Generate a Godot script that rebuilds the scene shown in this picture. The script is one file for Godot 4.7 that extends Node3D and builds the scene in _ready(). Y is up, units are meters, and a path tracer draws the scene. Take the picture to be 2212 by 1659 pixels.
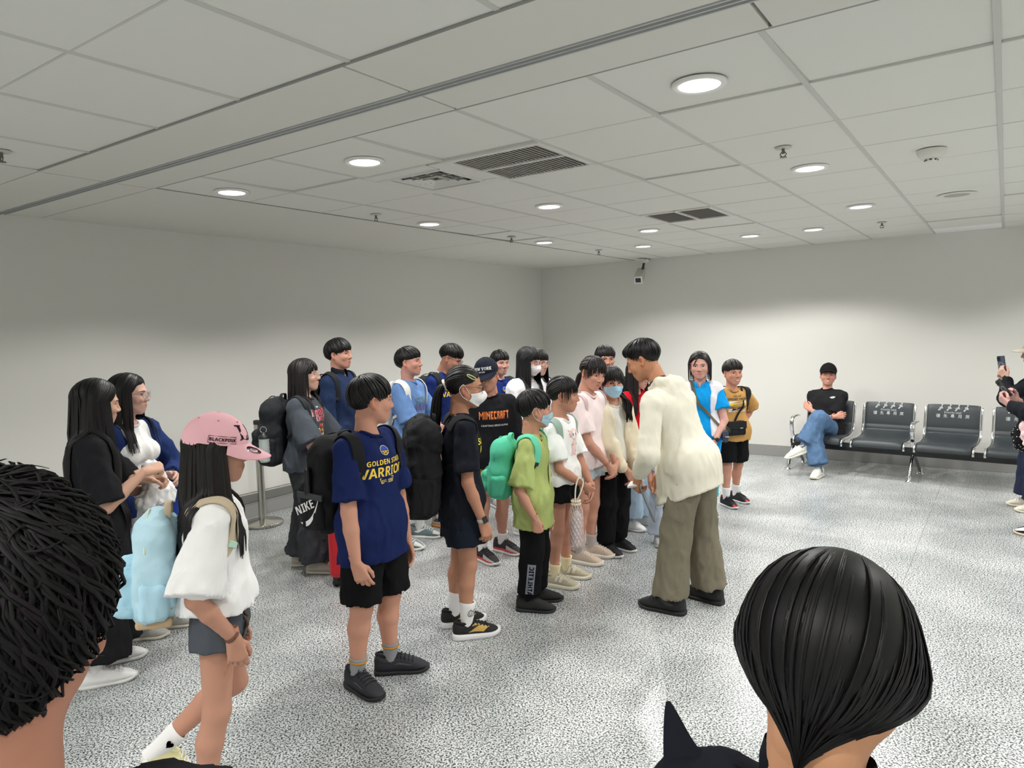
extends Node3D
# A waiting hall in an airport: pupils listen to a man, benches along the wall. Units are metres, y is up,
# x runs along the far wall, -z towards it; the photographer stands at the origin.

const EYE := 1.65
const TOP := 2.57          # height of the ceiling
const WALL_X := -5.75      # the wall on the left
const WALL_Z := -9.1       # the wall at the far end
const EAST := 3.6
const SOUTH := 3.2

var taken := {}
var mats := {}
var fold := FastNoiseLite.new()
var rng := RandomNumberGenerator.new()
var head_skin: Buf
var head_field: Field
var hands := {}


func _ready() -> void:
	var cam := Camera3D.new()
	cam.name = "camera"
	cam.fov = 56.7786
	cam.near = 0.02
	cam.far = 60.0
	cam.position = Vector3(0, EYE, 0)
	cam.basis = Basis(Vector3.UP, 0.608230) * Basis(Vector3.RIGHT, -0.0736393) * Basis(Vector3.BACK, -0.0299573)
	add_child(cam)
	cam.current = true

	var env := Environment.new()
	env.background_mode = Environment.BG_COLOR
	env.background_color = Color.BLACK
	env.tonemap_mode = Environment.TONE_MAPPER_LINEAR
	env.tonemap_exposure = 1.0
	env.sdfgi_enabled = true
	env.ssao_enabled = true
	env.ssil_enabled = true
	var we := WorldEnvironment.new()
	we.name = "world_environment"
	we.environment = env
	add_child(we)

	rng.seed = 20240
	fold.seed = 5
	fold.noise_type = FastNoiseLite.TYPE_SIMPLEX
	fold.frequency = 1.0
	fold.fractal_type = FastNoiseLite.FRACTAL_FBM
	fold.fractal_octaves = 2

	lamps()
	shell()
	ceiling_grid()
	fittings()
	furniture()
	make_head()
	make_hands()
	people()


# ---------------------------------------------------------------- naming, materials, nodes
func numbered(called: String) -> String:
	var k: int = taken.get(called, 0)
	taken[called] = k + 1
	return called if k == 0 else "%s_%03d" % [called, k]


func hue(r: float, g: float, b: float) -> Color:
	return Color(r / 255.0, g / 255.0, b / 255.0)


func lin(r: float, g: float, b: float) -> Color:
	return hue(r, g, b).srgb_to_linear()


func mat(key: String, c: Color, rough := 0.85, metal := 0.0, spec := 0.5) -> StandardMaterial3D:
	if mats.has(key):
		return mats[key]
	var m := StandardMaterial3D.new()
	m.resource_name = key
	m.albedo_color = c
	m.roughness = rough
	m.metallic = metal
	m.metallic_specular = spec
	m.vertex_color_use_as_albedo = true
	mats[key] = m
	return m


func cloth(c: Color, spec := 0.25) -> StandardMaterial3D:
	return mat("cloth_" + c.to_html(), c, 0.9, 0.0, spec)


func vinyl(c: Color, rough := 0.45) -> StandardMaterial3D:
	return mat("vinyl_%s_%d" % [c.to_html(), int(rough * 100)], c, rough, 0.0, 0.5)


func chrome() -> StandardMaterial3D:
	return mat("chrome", hue(225, 226, 228), 0.12, 1.0)


func put(b: Buf, called: String, m: Material, parent: Node3D = null) -> MeshInstance3D:
	var o := MeshInstance3D.new()
	o.mesh = b.mesh()
	o.material_override = m
	o.cast_shadow = GeometryInstance3D.SHADOW_CASTING_SETTING_ON
	if parent:
		o.name = called
		parent.add_child(o, true)
	else:
		o.name = numbered(called)
		add_child(o, true)
	return o


func tag(o: Node3D, label: String, category: String, group := "") -> Node3D:
	o.set_meta("label", label)
	o.set_meta("category", category)
	if group:
		o.set_meta("group", group)
	return o


func thing(called: String, label: String, category: String, xf := Transform3D(), group := "") -> Node3D:
	var o := Node3D.new()
	o.name = numbered(called)
	add_child(o, true)
	o.transform = xf
	return tag(o, label, category, group)


func struct(b: Buf, called: String, m: Material, parent: Node3D = null) -> MeshInstance3D:
	var o := put(b, called, m, parent)
	if parent == null:
		o.set_meta("kind", "structure")
	return o


func turn(yaw: float, at: Vector3) -> Transform3D:
	return Transform3D(Basis(Vector3.UP, deg_to_rad(yaw)), at)


func at(x: float, y: float, z: float) -> Transform3D:
	return Transform3D(Basis(), Vector3(x, y, z))


func letters(s: String, size: float, bold := true, serif := false, thick := 0.0006) -> Buf:
	var f := SystemFont.new()
	f.font_names = PackedStringArray(["Droid Serif" if serif else "Droid Sans"])
	f.font_weight = 700 if bold else 400
	var t := TextMesh.new()
	t.font = f
	t.text = s
	t.font_size = 48
	t.pixel_size = size / 35.0
	t.depth = thick
	t.curve_step = 3.0
	var a := t.get_mesh_arrays()
	var b := Buf.new()
	b.v = a[Mesh.ARRAY_VERTEX]
	b.n = a[Mesh.ARRAY_NORMAL]
	b.i = a[Mesh.ARRAY_INDEX]
	b.c.resize(b.v.size())
	b.c.fill(Color.WHITE)
	return b


# flat strokes in the xy plane: each stroke is an array of points
func strokes(b: Buf, list: Array, w: float, sc: float, off := Vector2.ZERO) -> void:
	for st: PackedVector2Array in list:
		for k in st.size() - 1:
			var p := st[k] * sc + off
			var q := st[k + 1] * sc + off
			var t := (q - p).normalized()
			var s := Vector2(-t.y, t.x) * w * 0.5
			p -= t * w * 0.4
			q += t * w * 0.4
			b.quad(Vector3(p.x - s.x, p.y - s.y, 0), Vector3(q.x - s.x, q.y - s.y, 0), Vector3(q.x + s.x, q.y + s.y, 0), Vector3(p.x + s.x, p.y + s.y, 0))


func blob2(b: Buf, cx: float, cy: float, rx: float, ry: float, seg := 14, a0 := 0.0, a1 := TAU) -> void:
	var pts := PackedVector3Array()
	for k in seg + (0 if a1 - a0 > 6.2 else 1):
		var an := a0 + (a1 - a0) * k / seg
		pts.append(Vector3(cx + cos(an) * rx, cy + sin(an) * ry, 0))
	b.poly(pts, Vector3.BACK)


func V2(a: Array) -> PackedVector2Array:
	var o := PackedVector2Array()
	for k in range(0, a.size(), 2):
		o.append(Vector2(a[k], a[k + 1]))
	return o


func V3(a: Array) -> PackedVector3Array:
	var o := PackedVector3Array()
	for k in range(0, a.size(), 3):
		o.append(Vector3(a[k], a[k + 1], a[k + 2]))
	return o


# a smooth curve through the points
func curve(pts: PackedVector3Array, per := 5) -> PackedVector3Array:
	var o := PackedVector3Array()
	var m := pts.size()
	for k in m - 1:
		for s in per:
			o.append(pts[k].cubic_interpolate(pts[k + 1], pts[maxi(k - 1, 0)], pts[mini(k + 2, m - 1)], float(s) / per))
	o.append(pts[m - 1])
	return o


# ---------------------------------------------------------------- light
func lamps() -> void:
	var label := {
		"-0.98 -2.72": "largest and nearest ceiling downlight, upper right of the hall", "-2.81 -2.73": "ceiling downlight beside the square air diffuser",
		"-3.99 -2.73": "ceiling downlight nearest the left corner of the tiled ceiling", "-0.98 -4.59": "ceiling downlight between the near sprinkler and smoke detector",
		"-2.81 -4.59": "ceiling downlight straight beyond the slotted return grille", "-3.99 -4.59": "ceiling downlight left of the room's centre, above the tall boys",
		"-0.98 -6.4": "ceiling downlight beside the flush round speaker", "-2.81 -6.4": "ceiling downlight beside the double dark mesh vent",
		"-3.99 -6.4": "ceiling downlight over the far left corner, near the plaster border", "-1.59 -7.6": "ceiling downlight in the last row, in front of the seated man",
		"-2.21 -7.6": "middle ceiling downlight of the last row", "-3.4 -7.57": "ceiling downlight of the last row nearest the wall camera"}
	for x in [-0.98, -2.81, -3.99]:
		for z in [-2.72, -4.59, -6.4]:
			downlight(x, z - (0.01 if x < -2.0 and z > -3.0 else 0.0), label)
	downlight(-1.59, -7.6, label)
	downlight(-2.21, -7.6, label)
	downlight(-3.4, -7.57, label)
	for p in [[0.86, -2.72], [0.86, -4.59], [0.86, -6.4], [0.86, -7.6], [2.7, -2.72], [2.7, -4.59], [2.7, -6.4], [2.7, -7.6], [-3.99, 0.5], [-2.2, 0.5], [-0.4, 0.5], [1.4, 0.5], [-3.99, 2.3], [-2.2, 2.3], [-0.4, 2.3], [1.4, 2.3], [2.9, 1.4]]:
		downlight(p[0], p[1], label)


func downlight(x: float, z: float, labels: Dictionary) -> void:
	var lab: String = labels.get("%s %s" % [snappedf(x, 0.01), snappedf(z, 0.01)], "ceiling downlight behind or beside the photographer, out of the picture")
	var t := thing("downlight", lab, "ceiling light", at(x, TOP, z), "downlights out of the picture" if lab.ends_with("picture") else "recessed ceiling downlights")
	var b := Buf.new()
	b.lathe(V2([0.078, 0.004, 0.08, -0.006, 0.098, -0.009, 0.104, -0.003, 0.104, 0.004]), 32)
	put(b, "trim_ring", mat("lamp_trim", hue(235, 235, 232), 0.4), t)
	b = Buf.new()
	b.lathe(V2([0.079, -0.004, 0.079, 0.003, 0.001, 0.004]), 32)
	var m := mat("lamp_glow", Color.WHITE, 0.5)
	m.emission_enabled = true
	m.emission = Color(1.0, 0.99, 0.965)
	m.emission_energy_multiplier = 5.0
	put(b, "lens", m, t)
	var l := SpotLight3D.new()
	l.name = "spot"
	l.position = Vector3(0, -0.03, 0)
	l.rotation_degrees.x = -90
	l.spot_range = 14.0
	l.spot_attenuation = 2.0
	l.spot_angle = 70.0
	l.spot_angle_attenuation = 0.3
	l.light_color = Color(1.0, 0.992, 0.975)
	l.light_energy = 1.88
	l.light_size = 0.075
	l.shadow_enabled = true
	t.add_child(l)


# ---------------------------------------------------------------- shell of the room
func granite(key: String, dark: float, freq: float, rough: float, scale: float) -> StandardMaterial3D:
	var n := FastNoiseLite.new()
	n.seed = 11
	n.noise_type = FastNoiseLite.TYPE_SIMPLEX_SMOOTH
	n.frequency = freq
	n.fractal_octaves = 2
	n.fractal_gain = 0.6
	n.fractal_lacunarity = 1.9
	n.domain_warp_enabled = true
	n.domain_warp_amplitude = 9.0
	n.domain_warp_frequency = 0.05
	var g := Gradient.new()
	g.offsets = PackedFloat32Array([0.0, 0.3, 0.39, 0.47, 0.6, 1.0])
	var k := dark
	g.colors = PackedColorArray([hue(48 * k, 52 * k, 54 * k), hue(74 * k, 78 * k, 80 * k), hue(122 * k, 126 * k, 127 * k), hue(196 * k, 199 * k, 199 * k), hue(218 * k, 221 * k, 221 * k), hue(236 * k, 238 * k, 238 * k)])
	var t := NoiseTexture2D.new()
	t.width = 2048
	t.height = 2048
	t.seamless = true
	t.noise = n
	t.color_ramp = g
	var m := StandardMaterial3D.new()
	m.resource_name = key
	m.albedo_texture = t
	m.uv1_triplanar = true
	m.uv1_world_triplanar = true
	m.uv1_scale = Vector3.ONE * scale
	m.roughness = rough
	m.metallic_specular = 0.45
	var n2 := FastNoiseLite.new()
	n2.seed = 4
	n2.frequency = 0.012
	var t2 := NoiseTexture2D.new()
	t2.width = 512
	t2.height = 512
	t2.seamless = true
	t2.noise = n2
	var g2 := Gradient.new()
	g2.offsets = PackedFloat32Array([0.2, 0.8])
	g2.colors = PackedColorArray([Color(0.86, 0.87, 0.87), Color(1, 1, 1)])
	t2.color_ramp = g2
	m.detail_enabled = true
	m.detail_blend_mode = BaseMaterial3D.BLEND_MODE_MUL
	m.detail_albedo = t2
	m.detail_uv_layer = BaseMaterial3D.DETAIL_UV_2
	m.uv2_triplanar = true
	m.uv2_world_triplanar = true
	m.uv2_scale = Vector3.ONE * 0.21
	return m


func shell() -> void:
	var stone := granite("granite", 1.0, 0.105, 0.26, 0.42)
	var wall := mat("wall_paint", hue(222, 221, 216), 0.75, 0.0, 0.3)
	var b := Buf.new()
	b.box(Vector3(EAST - WALL_X + 0.4, 0.1, SOUTH - WALL_Z + 0.4), at((EAST + WALL_X) / 2, -0.058, (SOUTH + WALL_Z) / 2))
	var fl := struct(b, "floor", mat("screed", hue(120, 120, 118), 0.9))
	var one := Buf.new()
	one.box(Vector3(0.7988, 0.01, 0.7988), at(0, -0.005, 0), 0.0012, 1)
	var shared := one.mesh()
	var x := -0.504 + 0.4 + 0.8 * 5
	while x > WALL_X - 0.4:
		var z := -5.15 - 0.4 - 0.8 * 5
		while z < SOUTH + 0.4:
			if x < EAST + 0.4:
				var o := MeshInstance3D.new()
				o.mesh = shared
				o.material_override = stone
				o.position = Vector3(x, 0, z)
				o.name = "tile"
				fl.add_child(o, true)
			z += 0.8
		x -= 0.8
	b = Buf.new()
	b.box(Vector3(0.2, TOP + 0.3, SOUTH - WALL_Z + 0.4), at(WALL_X - 0.1, TOP / 2, (SOUTH + WALL_Z) / 2))
	struct(b, "wall_left", wall)
	b = Buf.new()
	b.box(Vector3(EAST - WALL_X + 0.4, TOP + 0.3, 0.2), at((EAST + WALL_X) / 2, TOP / 2, WALL_Z - 0.1))
	struct(b, "wall_far", wall)
	b = Buf.new()
	b.box(Vector3(0.2, TOP + 0.3, SOUTH - WALL_Z + 0.4), at(EAST + 0.1, TOP / 2, (SOUTH + WALL_Z) / 2))
	struct(b, "wall_right", wall)
	b = Buf.new()
	b.box(Vector3(EAST - WALL_X + 0.4, TOP + 0.3, 0.2), at((EAST + WALL_X) / 2, TOP / 2, SOUTH + 0.1))
	struct(b, "wall_near", wall)
	# skirting of grey stone, a metal bumper rail on the left, a thin steel line on the far wall
	var skirt := mat("skirting_granite", hue(150, 150, 148), 0.25)
	b = Buf.new()
	b.box(Vector3(0.02, 0.12, SOUTH - WALL_Z), at(WALL_X + 0.01, 0.06, (SOUTH + WALL_Z) / 2), 0.003)
	var bl := struct(b, "baseboard_left", skirt)
	b = Buf.new()
	var rail := PackedVector3Array([Vector3(WALL_X + 0.02, 0.185, SOUTH), Vector3(WALL_X + 0.02, 0.185, WALL_Z)])
	b.ribbon(rail, V3([1, 0, 0, 1, 0, 0]), 0.1, 0.045, 14)
	put(b, "bumper_rail", mat("rail_metal", hue(138, 138, 134), 0.4, 0.6), bl)
	b = Buf.new()
	b.box(Vector3(0.012, 0.015, SOUTH - WALL_Z), at(WALL_X + 0.012, 0.128, (SOUTH + WALL_Z) / 2))
	put(b, "steel_strip", mat("strip_metal", hue(200, 200, 196), 0.3, 0.7), bl)
	b = Buf.new()
	b.box(Vector3(EAST - WALL_X, 0.125, 0.02), at((EAST + WALL_X) / 2, 0.0625, WALL_Z + 0.01), 0.003)
	var bf := struct(b, "baseboard_far", skirt)
	b = Buf.new()
	b.box(Vector3(EAST - WALL_X, 0.008, 0.014), at((EAST + WALL_X) / 2, 0.131, WALL_Z + 0.008))
	put(b, "steel_strip", mat("strip_metal", hue(200, 200, 196), 0.3, 0.7), bf)


# ---------------------------------------------------------------- ceiling
func ceiling_grid() -> void:
	var plaster := mat("plaster", hue(222, 221, 214), 0.9, 0.0, 0.2)
	var white := mat("ceiling_tile", hue(228, 228, 222), 0.95, 0.0, 0.15)
	var bar := mat("ceiling_bar", hue(205, 205, 200), 0.6, 0.0, 0.3)
	var b := Buf.new()
	b.box(Vector3(EAST - WALL_X + 0.4, 0.2, SOUTH - WALL_Z + 0.4), at((EAST + WALL_X) / 2, TOP + 0.22, (SOUTH + WALL_Z) / 2))
	var ce := struct(b, "ceiling", mat("void", hue(60, 60, 58), 0.95))
	# plaster band between the two fields of tiles, in boards with a hair joint, and the border along the left wall
	var joints := [[-5.75, -4.24], [-4.23, -1.88], [-1.875, -0.62], [-0.615, 3.6]]
	for j in joints.size():
		for s in 2:
			b = Buf.new()
			var z0: float = -1.745 if s == 0 else -2.14
			var z1: float = -2.075 if s == 0 else -2.355
			b.box(Vector3(joints[j][1] - joints[j][0] - 0.006, 0.02, z0 - z1), at((joints[j][0] + joints[j][1]) / 2, TOP + 0.01, (z0 + z1) / 2), 0.002)
			put(b, "plaster_board", plaster, ce)
	for zz in [[-2.36, -5.93], [-5.936, -7.05], [-7.056, -9.1], [-1.74, 3.2]]:
		b = Buf.new()
		b.box(Vector3(1.53, 0.02, absf(zz[1] - zz[0]) - 0.008), at(-4.985, TOP + 0.01, (zz[0] + zz[1]) / 2), 0.002)
		put(b, "plaster_board", plaster, ce)
	# tiles and bars; the far field starts at the plaster band, the near field is behind it
	var xs := PackedFloat32Array()
	for k in 14:
		xs.append([-4.22, -3.755, -3.135, -2.515, -1.895, -1.275, -0.655, -0.041, 0.579, 1.199, 1.819, 2.439, 3.059, 3.6][k])
	var zs := PackedFloat32Array([-2.36, -3.01, -3.63, -4.255, -4.875, -5.5, -6.12, -6.74, -7.36, -7.98, -8.6, -9.1])
	field(ce, xs, zs, white, bar, 8)
	var xn := PackedFloat32Array([-4.22, -3.66, -3.04, -2.456, -1.84, -1.22, -0.6, 0.02, 0.64, 1.26, 1.88, 2.5, 3.12, 3.6])
	var zn := PackedFloat32Array([-1.74, -1.127, -0.507, 0.113, 0.733, 1.353, 1.973, 2.593, 3.2])
	field(ce, xn, zn, white, bar, 9)
	# dark trims where the tiles meet the plaster
	for e in [[-4.22, -2.358, 3.6], [-4.22, -1.743, 3.6]]:
		b = Buf.new()
		b.box(Vector3(e[2] - e[0], 0.022, 0.02), at((e[0] + e[2]) / 2, TOP + 0.012, e[1]))
		put(b, "edge_trim", mat("edge_trim", hue(150, 150, 147), 0.5, 0.3), ce)
	b = Buf.new()
	b.box(Vector3(0.014, 0.022, 6.74), at(-4.222, TOP + 0.013, -5.73))
	put(b, "edge_trim", mat("edge_trim", hue(150, 150, 147), 0.5, 0.3), ce)
	# curtain rail let into the plaster
	b = Buf.new()
	for dz in [-0.025, 0.0, 0.027]:
		b.box(Vector3(EAST - WALL_X, 0.02, 0.007), at((EAST + WALL_X) / 2, TOP + 0.006, -2.107 + dz))
	b.box(Vector3(EAST - WALL_X, 0.004, 0.064), at((EAST + WALL_X) / 2, TOP + 0.008, -2.107))
	var r := struct(b, "trim_1", mat("track", hue(190, 192, 192), 0.4, 0.3))
	r.set_meta("label", "metal curtain track sunk in the plaster band across the ceiling")


func field(ce: Node3D, xs: PackedFloat32Array, zs: PackedFloat32Array, white: Material, bar: Material, sd: int) -> void:
	var r := RandomNumberGenerator.new()
	r.seed = sd
	var b: Buf
	for i in xs.size() - 1:
		for k in zs.size() - 1:
			var w := absf(xs[i + 1] - xs[i])
			var dz := absf(zs[k + 1] - zs[k])
			var cx := (xs[i] + xs[i + 1]) / 2
			var cz := (zs[k] + zs[k + 1]) / 2
			if sd == 8 and (absf(cx + 2.825) < 0.1 or absf(cx + 2.2) < 0.1) and absf(cz + 3.32) < 0.1:
				continue
			if sd == 8 and absf(cx + 2.2) < 0.1 and absf(cz + 5.81) < 0.1:
				continue
			b = Buf.new()
			var tilt := Basis(Vector3(1, 0, 0), r.randf_range(-0.003, 0.003)) * Basis(Vector3(0, 0, 1), r.randf_range(-0.003, 0.003))
			var sag := 0.0
			if sd == 8 and r.randf() < 0.16:
				sag = 0.008
				tilt = Basis(Vector3(1, 0, 0), 0.012) * tilt
			b.box(Vector3(w - 0.008, 0.014, dz - 0.006), Transform3D(tilt, Vector3(cx + r.randf_range(-0.002, 0.002), TOP + 0.014 + sag * 0.5, cz + r.randf_range(-0.002, 0.002))), 0.003)
			var m := white
			if sd == 8 and i == 6 and k == 10:
				m = mat("new_tile", hue(252, 252, 252), 0.9)
			put(b, "ceiling_tile", m, ce)
	for i in range(1, xs.size() - 1):
		b = Buf.new()
		b.box(Vector3(0.022, 0.012, absf(zs[zs.size() - 1] - zs[0])), at(xs[i], TOP + 0.009, (zs[0] + zs[zs.size() - 1]) / 2), 0.002)
		put(b, "grid_bar", bar, ce)
	for k in range(1, zs.size() - 1):
		b = Buf.new()
		b.box(Vector3(absf(xs[xs.size() - 1] - xs[0]), 0.01, 0.009), at((xs[0] + xs[xs.size() - 1]) / 2, TOP + 0.011, zs[k]), 0.001)
		put(b, "grid_bar", bar, ce)


func fittings() -> void:
	var white := mat("vent_white", hue(222, 222, 217), 0.6)
	var dark := mat("vent_dark", hue(46, 45, 42), 0.9)
	# square four-way diffuser
	var t := thing("air_diffuser", "square four-way ceiling air diffuser with black gaps", "air vent", at(-2.82, TOP, -3.32))
	var b := Buf.new()
	for s in 4:
		var xf := Transform3D(Basis(Vector3.UP, PI / 2 * s), Vector3(0, 0, 0))
		b.box(Vector3(0.49, 0.012, 0.11), xf * at(-0.055, 0.004, 0.255), 0.003)
		b.box(Vector3(0.4, 0.014, 0.012), xf * at(-0.007, -0.004, 0.2), 0.002)
	put(b, "frame", white, t)
	b = Buf.new()
	b.box(Vector3(0.56, 0.01, 0.56), at(0, 0.105, 0))
	put(b, "plenum", dark, t)
	for ring in 4:
		b = Buf.new()
		var ro: float = 0.185 - ring * 0.043
		for s in 4:
			var xf := Transform3D(Basis(Vector3.UP, PI / 2 * s), Vector3.ZERO)
			var a := ro
			var c := ro - 0.014
			b.quad(xf * Vector3(-a, -0.006, a), xf * Vector3(a, -0.006, a), xf * Vector3(c, 0.007, c), xf * Vector3(-c, 0.007, c))
			b.quad(xf * Vector3(-c, 0.0085, c), xf * Vector3(c, 0.0085, c), xf * Vector3(a, -0.0045, a), xf * Vector3(-a, -0.0045, a))
		put(b, "vane", white, t)
	b = Buf.new()
	for s in 2:
		b.box(Vector3(0.4, 0.02, 0.008), Transform3D(Basis(Vector3.UP, PI / 2 * s), Vector3(0.0, 0.01, 0.0)) * at(0, 0, 0.055))
		b.box(Vector3(0.4, 0.02, 0.008), Transform3D(Basis(Vector3.UP, PI / 2 * s), Vector3(0.0, 0.01, 0.0)) * at(0, 0, -0.055))
	put(b, "brace", white, t)
	# slotted return grille: two panels of slats
	t = thing("return_grille", "slotted ceiling return grille with two panels of slats", "air vent", at(-2.205, TOP, -3.32))
	b = Buf.new()
	for z in [-0.29, 0.0, 0.29]:
		b.box(Vector3(0.61, 0.014, 0.03 if z != 0.0 else 0.018), at(0, 0.002, z), 0.003)
	for x in [-0.29, 0.29]:
		b.box(Vector3(0.03, 0.013, 0.55), at(x, 0.003, 0), 0.003)
	put(b, "frame", white, t)
	b = Buf.new()
	b.box(Vector3(0.58, 0.01, 0.58), at(0, 0.075, 0))
	put(b, "plenum", dark, t)
	for z in [-0.145, 0.145]:
		for k in 22:
			b = Buf.new()
			b.box(Vector3(0.003, 0.025, 0.262), Transform3D(Basis(Vector3.BACK, 0.6), Vector3(-0.262 + k * 0.025, 0.008, z)), 0.001)
			put(b, "slat", mat("slat", hue(190, 188, 182), 0.5), t)
	# double mesh vent further back
	t = thing("mesh_vent", "double dark mesh ceiling vent near the far wall", "air vent", at(-2.2, TOP, -5.8))
	b = Buf.new()
	for x in [-0.285, 0.0, 0.285]:
		b.box(Vector3(0.03 if x != 0.0 else 0.02, 0.014, 0.6), at(x, 0.002, 0), 0.003)
	for z in [-0.285, 0.285]:
		b.box(Vector3(0.54, 0.013, 0.03), at(0, 0.003, z), 0.003)
	put(b, "frame", white, t)
	for x in [-0.143, 0.143]:
		b = Buf.new()
		for k in 24:
			b.box(Vector3(0.26, 0.004, 0.012), at(x, 0.008, -0.26 + k * 0.0226))
		b.box(Vector3(0.262, 0.002, 0.54), at(x, 0.02, 0))
		put(b, "mesh_panel", mat("mesh_grey", hue(112, 108, 103), 0.8), t)
	# sprinklers
	var sl := ["sprinkler head between the two nearest right-hand downlights", "sprinkler head in the left row, beyond the nearest left downlight", "sprinkler head over the far left corner", "sprinkler head nearest the wall camera", "sprinkler head over the benches, near the far wall", "sprinkler head at the left edge, in the nearer ceiling field"]
	var sp := [[-0.98, -3.97], [-3.97, -3.95], [-4.0, -5.81], [-3.95, -7.54], [-0.98, -7.6], [-3.92, -1.46]]
	for k in 6:
		t = thing("sprinkler", sl[k], "sprinkler", at(sp[k][0], TOP, sp[k][1]), "ceiling sprinkler heads")
		b = Buf.new()
		b.lathe(V2([0.012, -0.004, 0.03, -0.006, 0.042, -0.002, 0.042, 0.003]), 20)
		put(b, "escutcheon", mat("sprinkler_plate", hue(205, 203, 198), 0.4, 0.3), t)
		b = Buf.new()
		b.tube(V3([0, 0, 0, 0, -0.03, 0]), [0.008], 8)
		for s in [-1.0, 1.0]:
			b.tube(V3([0.008 * s, -0.02, 0, 0.016 * s, -0.032, 0, 0.006 * s, -0.046, 0]), [0.003], 6)
		put(b, "nozzle", mat("sprinkler_metal", hue(120, 118, 114), 0.3, 0.8), t)
		b = Buf.new()
		b.lathe(V2([0.002, -0.05, 0.018, -0.049, 0.018, -0.046, 0.002, -0.045]), 14)
		put(b, "deflector", mat("sprinkler_metal", hue(120, 118, 114), 0.3, 0.8), t)
	# smoke detector
	t = thing("smoke_detector", "white domed smoke detector hanging from the ceiling tiles", "smoke detector", at(-0.353, TOP, -4.59))
	b = Buf.new()
	b.lathe(V2([0.03, -0.048, 0.05, -0.042, 0.066, -0.028, 0.072, -0.012, 0.072, 0.002]), 28)
	put(b, "housing", mat("detector", hue(226, 224, 216), 0.5), t)
	b = Buf.new()
	b.lathe(V2([0.002, -0.062, 0.026, -0.06, 0.032, -0.054, 0.03, -0.046]), 20)
	put(b, "sensor_cap", mat("detector", hue(226, 224, 216), 0.5), t)
	b = Buf.new()
	for s in 8:
		b.box(Vector3(0.011, 0.006, 0.006), Transform3D(Basis(Vector3.UP, TAU * s / 8.0), Vector3.ZERO) * at(0, -0.0535, 0.031))
	put(b, "slot", dark, t)
	# flush speaker
	t = thing("ceiling_speaker", "flush round grey ceiling speaker", "speaker", at(-0.32, TOP, -6.356))
	b = Buf.new()
	b.lathe(V2([0.11, -0.003, 0.118, -0.006, 0.128, -0.003, 0.128, 0.003]), 36)
	put(b, "rim", mat("detector", hue(226, 224, 216), 0.5), t)
	b = Buf.new()
	b.lathe(V2([0.001, -0.004, 0.06, -0.004, 0.112, -0.002, 0.112, 0.003]), 36)
	put(b, "grille", mat("speaker_grille", hue(176, 175, 170), 0.7), t)
	# camera on the far wall
	t = thing("security_camera", "white box security camera on a bracket in the far corner", "camera", at(-4.03, 2.36, -8.86))
	var bx := Basis(Vector3.UP, deg_to_rad(14)) * Basis(Vector3.RIGHT, deg_to_rad(24))
	b = Buf.new()
	b.box(Vector3(0.1, 0.09, 0.3), Transform3D(bx, Vector3(0, -0.02, 0.0)), 0.012, 2)
	put(b, "housing", mat("cctv", hue(205, 200, 190), 0.5), t)
	b = Buf.new()
	b.box(Vector3(0.112, 0.012, 0.33), Transform3D(bx, Vector3(0, 0, 0)) * at(0, 0.032, 0.012), 0.005)
	put(b, "sun_shield", mat("cctv", hue(205, 200, 190), 0.5), t)
	b = Buf.new()
	b.box(Vector3(0.112, 0.1, 0.02), Transform3D(bx, Vector3(0, -0.02, 0)) * at(0, 0, 0.152), 0.008, 2)
	put(b, "front_bezel", mat("cctv_front", hue(232, 230, 224), 0.4), t)
	b = Buf.new()
	b.box(Vector3(0.07, 0.058, 0.006), Transform3D(bx, Vector3(0, -0.02, 0)) * at(0, 0, 0.163))
	put(b, "window", mat("cctv_glass", hue(28, 34, 40), 0.08), t)
	b = Buf.new()
	b.tube(V3([0, 0.03, -0.05, 0.0, 0.1, -0.1, 0.01, 0.17, -0.11]), [0.016], 10)
	b.tube(V3([0, -0.06, 0.05, 0.03, -0.1, 0.03]), [0.01], 8)
	put(b, "bracket", mat("cctv_dark", hue(60, 58, 55), 0.5), t)
	b = Buf.new()
	b.box(Vector3(0.07, 0.05, 0.05), at(0.03, 0.182, -0.11), 0.006)
	b.box(Vector3(0.1, 0.012, 0.26), at(0.0, 0.2, -0.13), 0.003)
	put(b, "ceiling_plate", mat("cctv_front", hue(232, 230, 224), 0.4), t)


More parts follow.
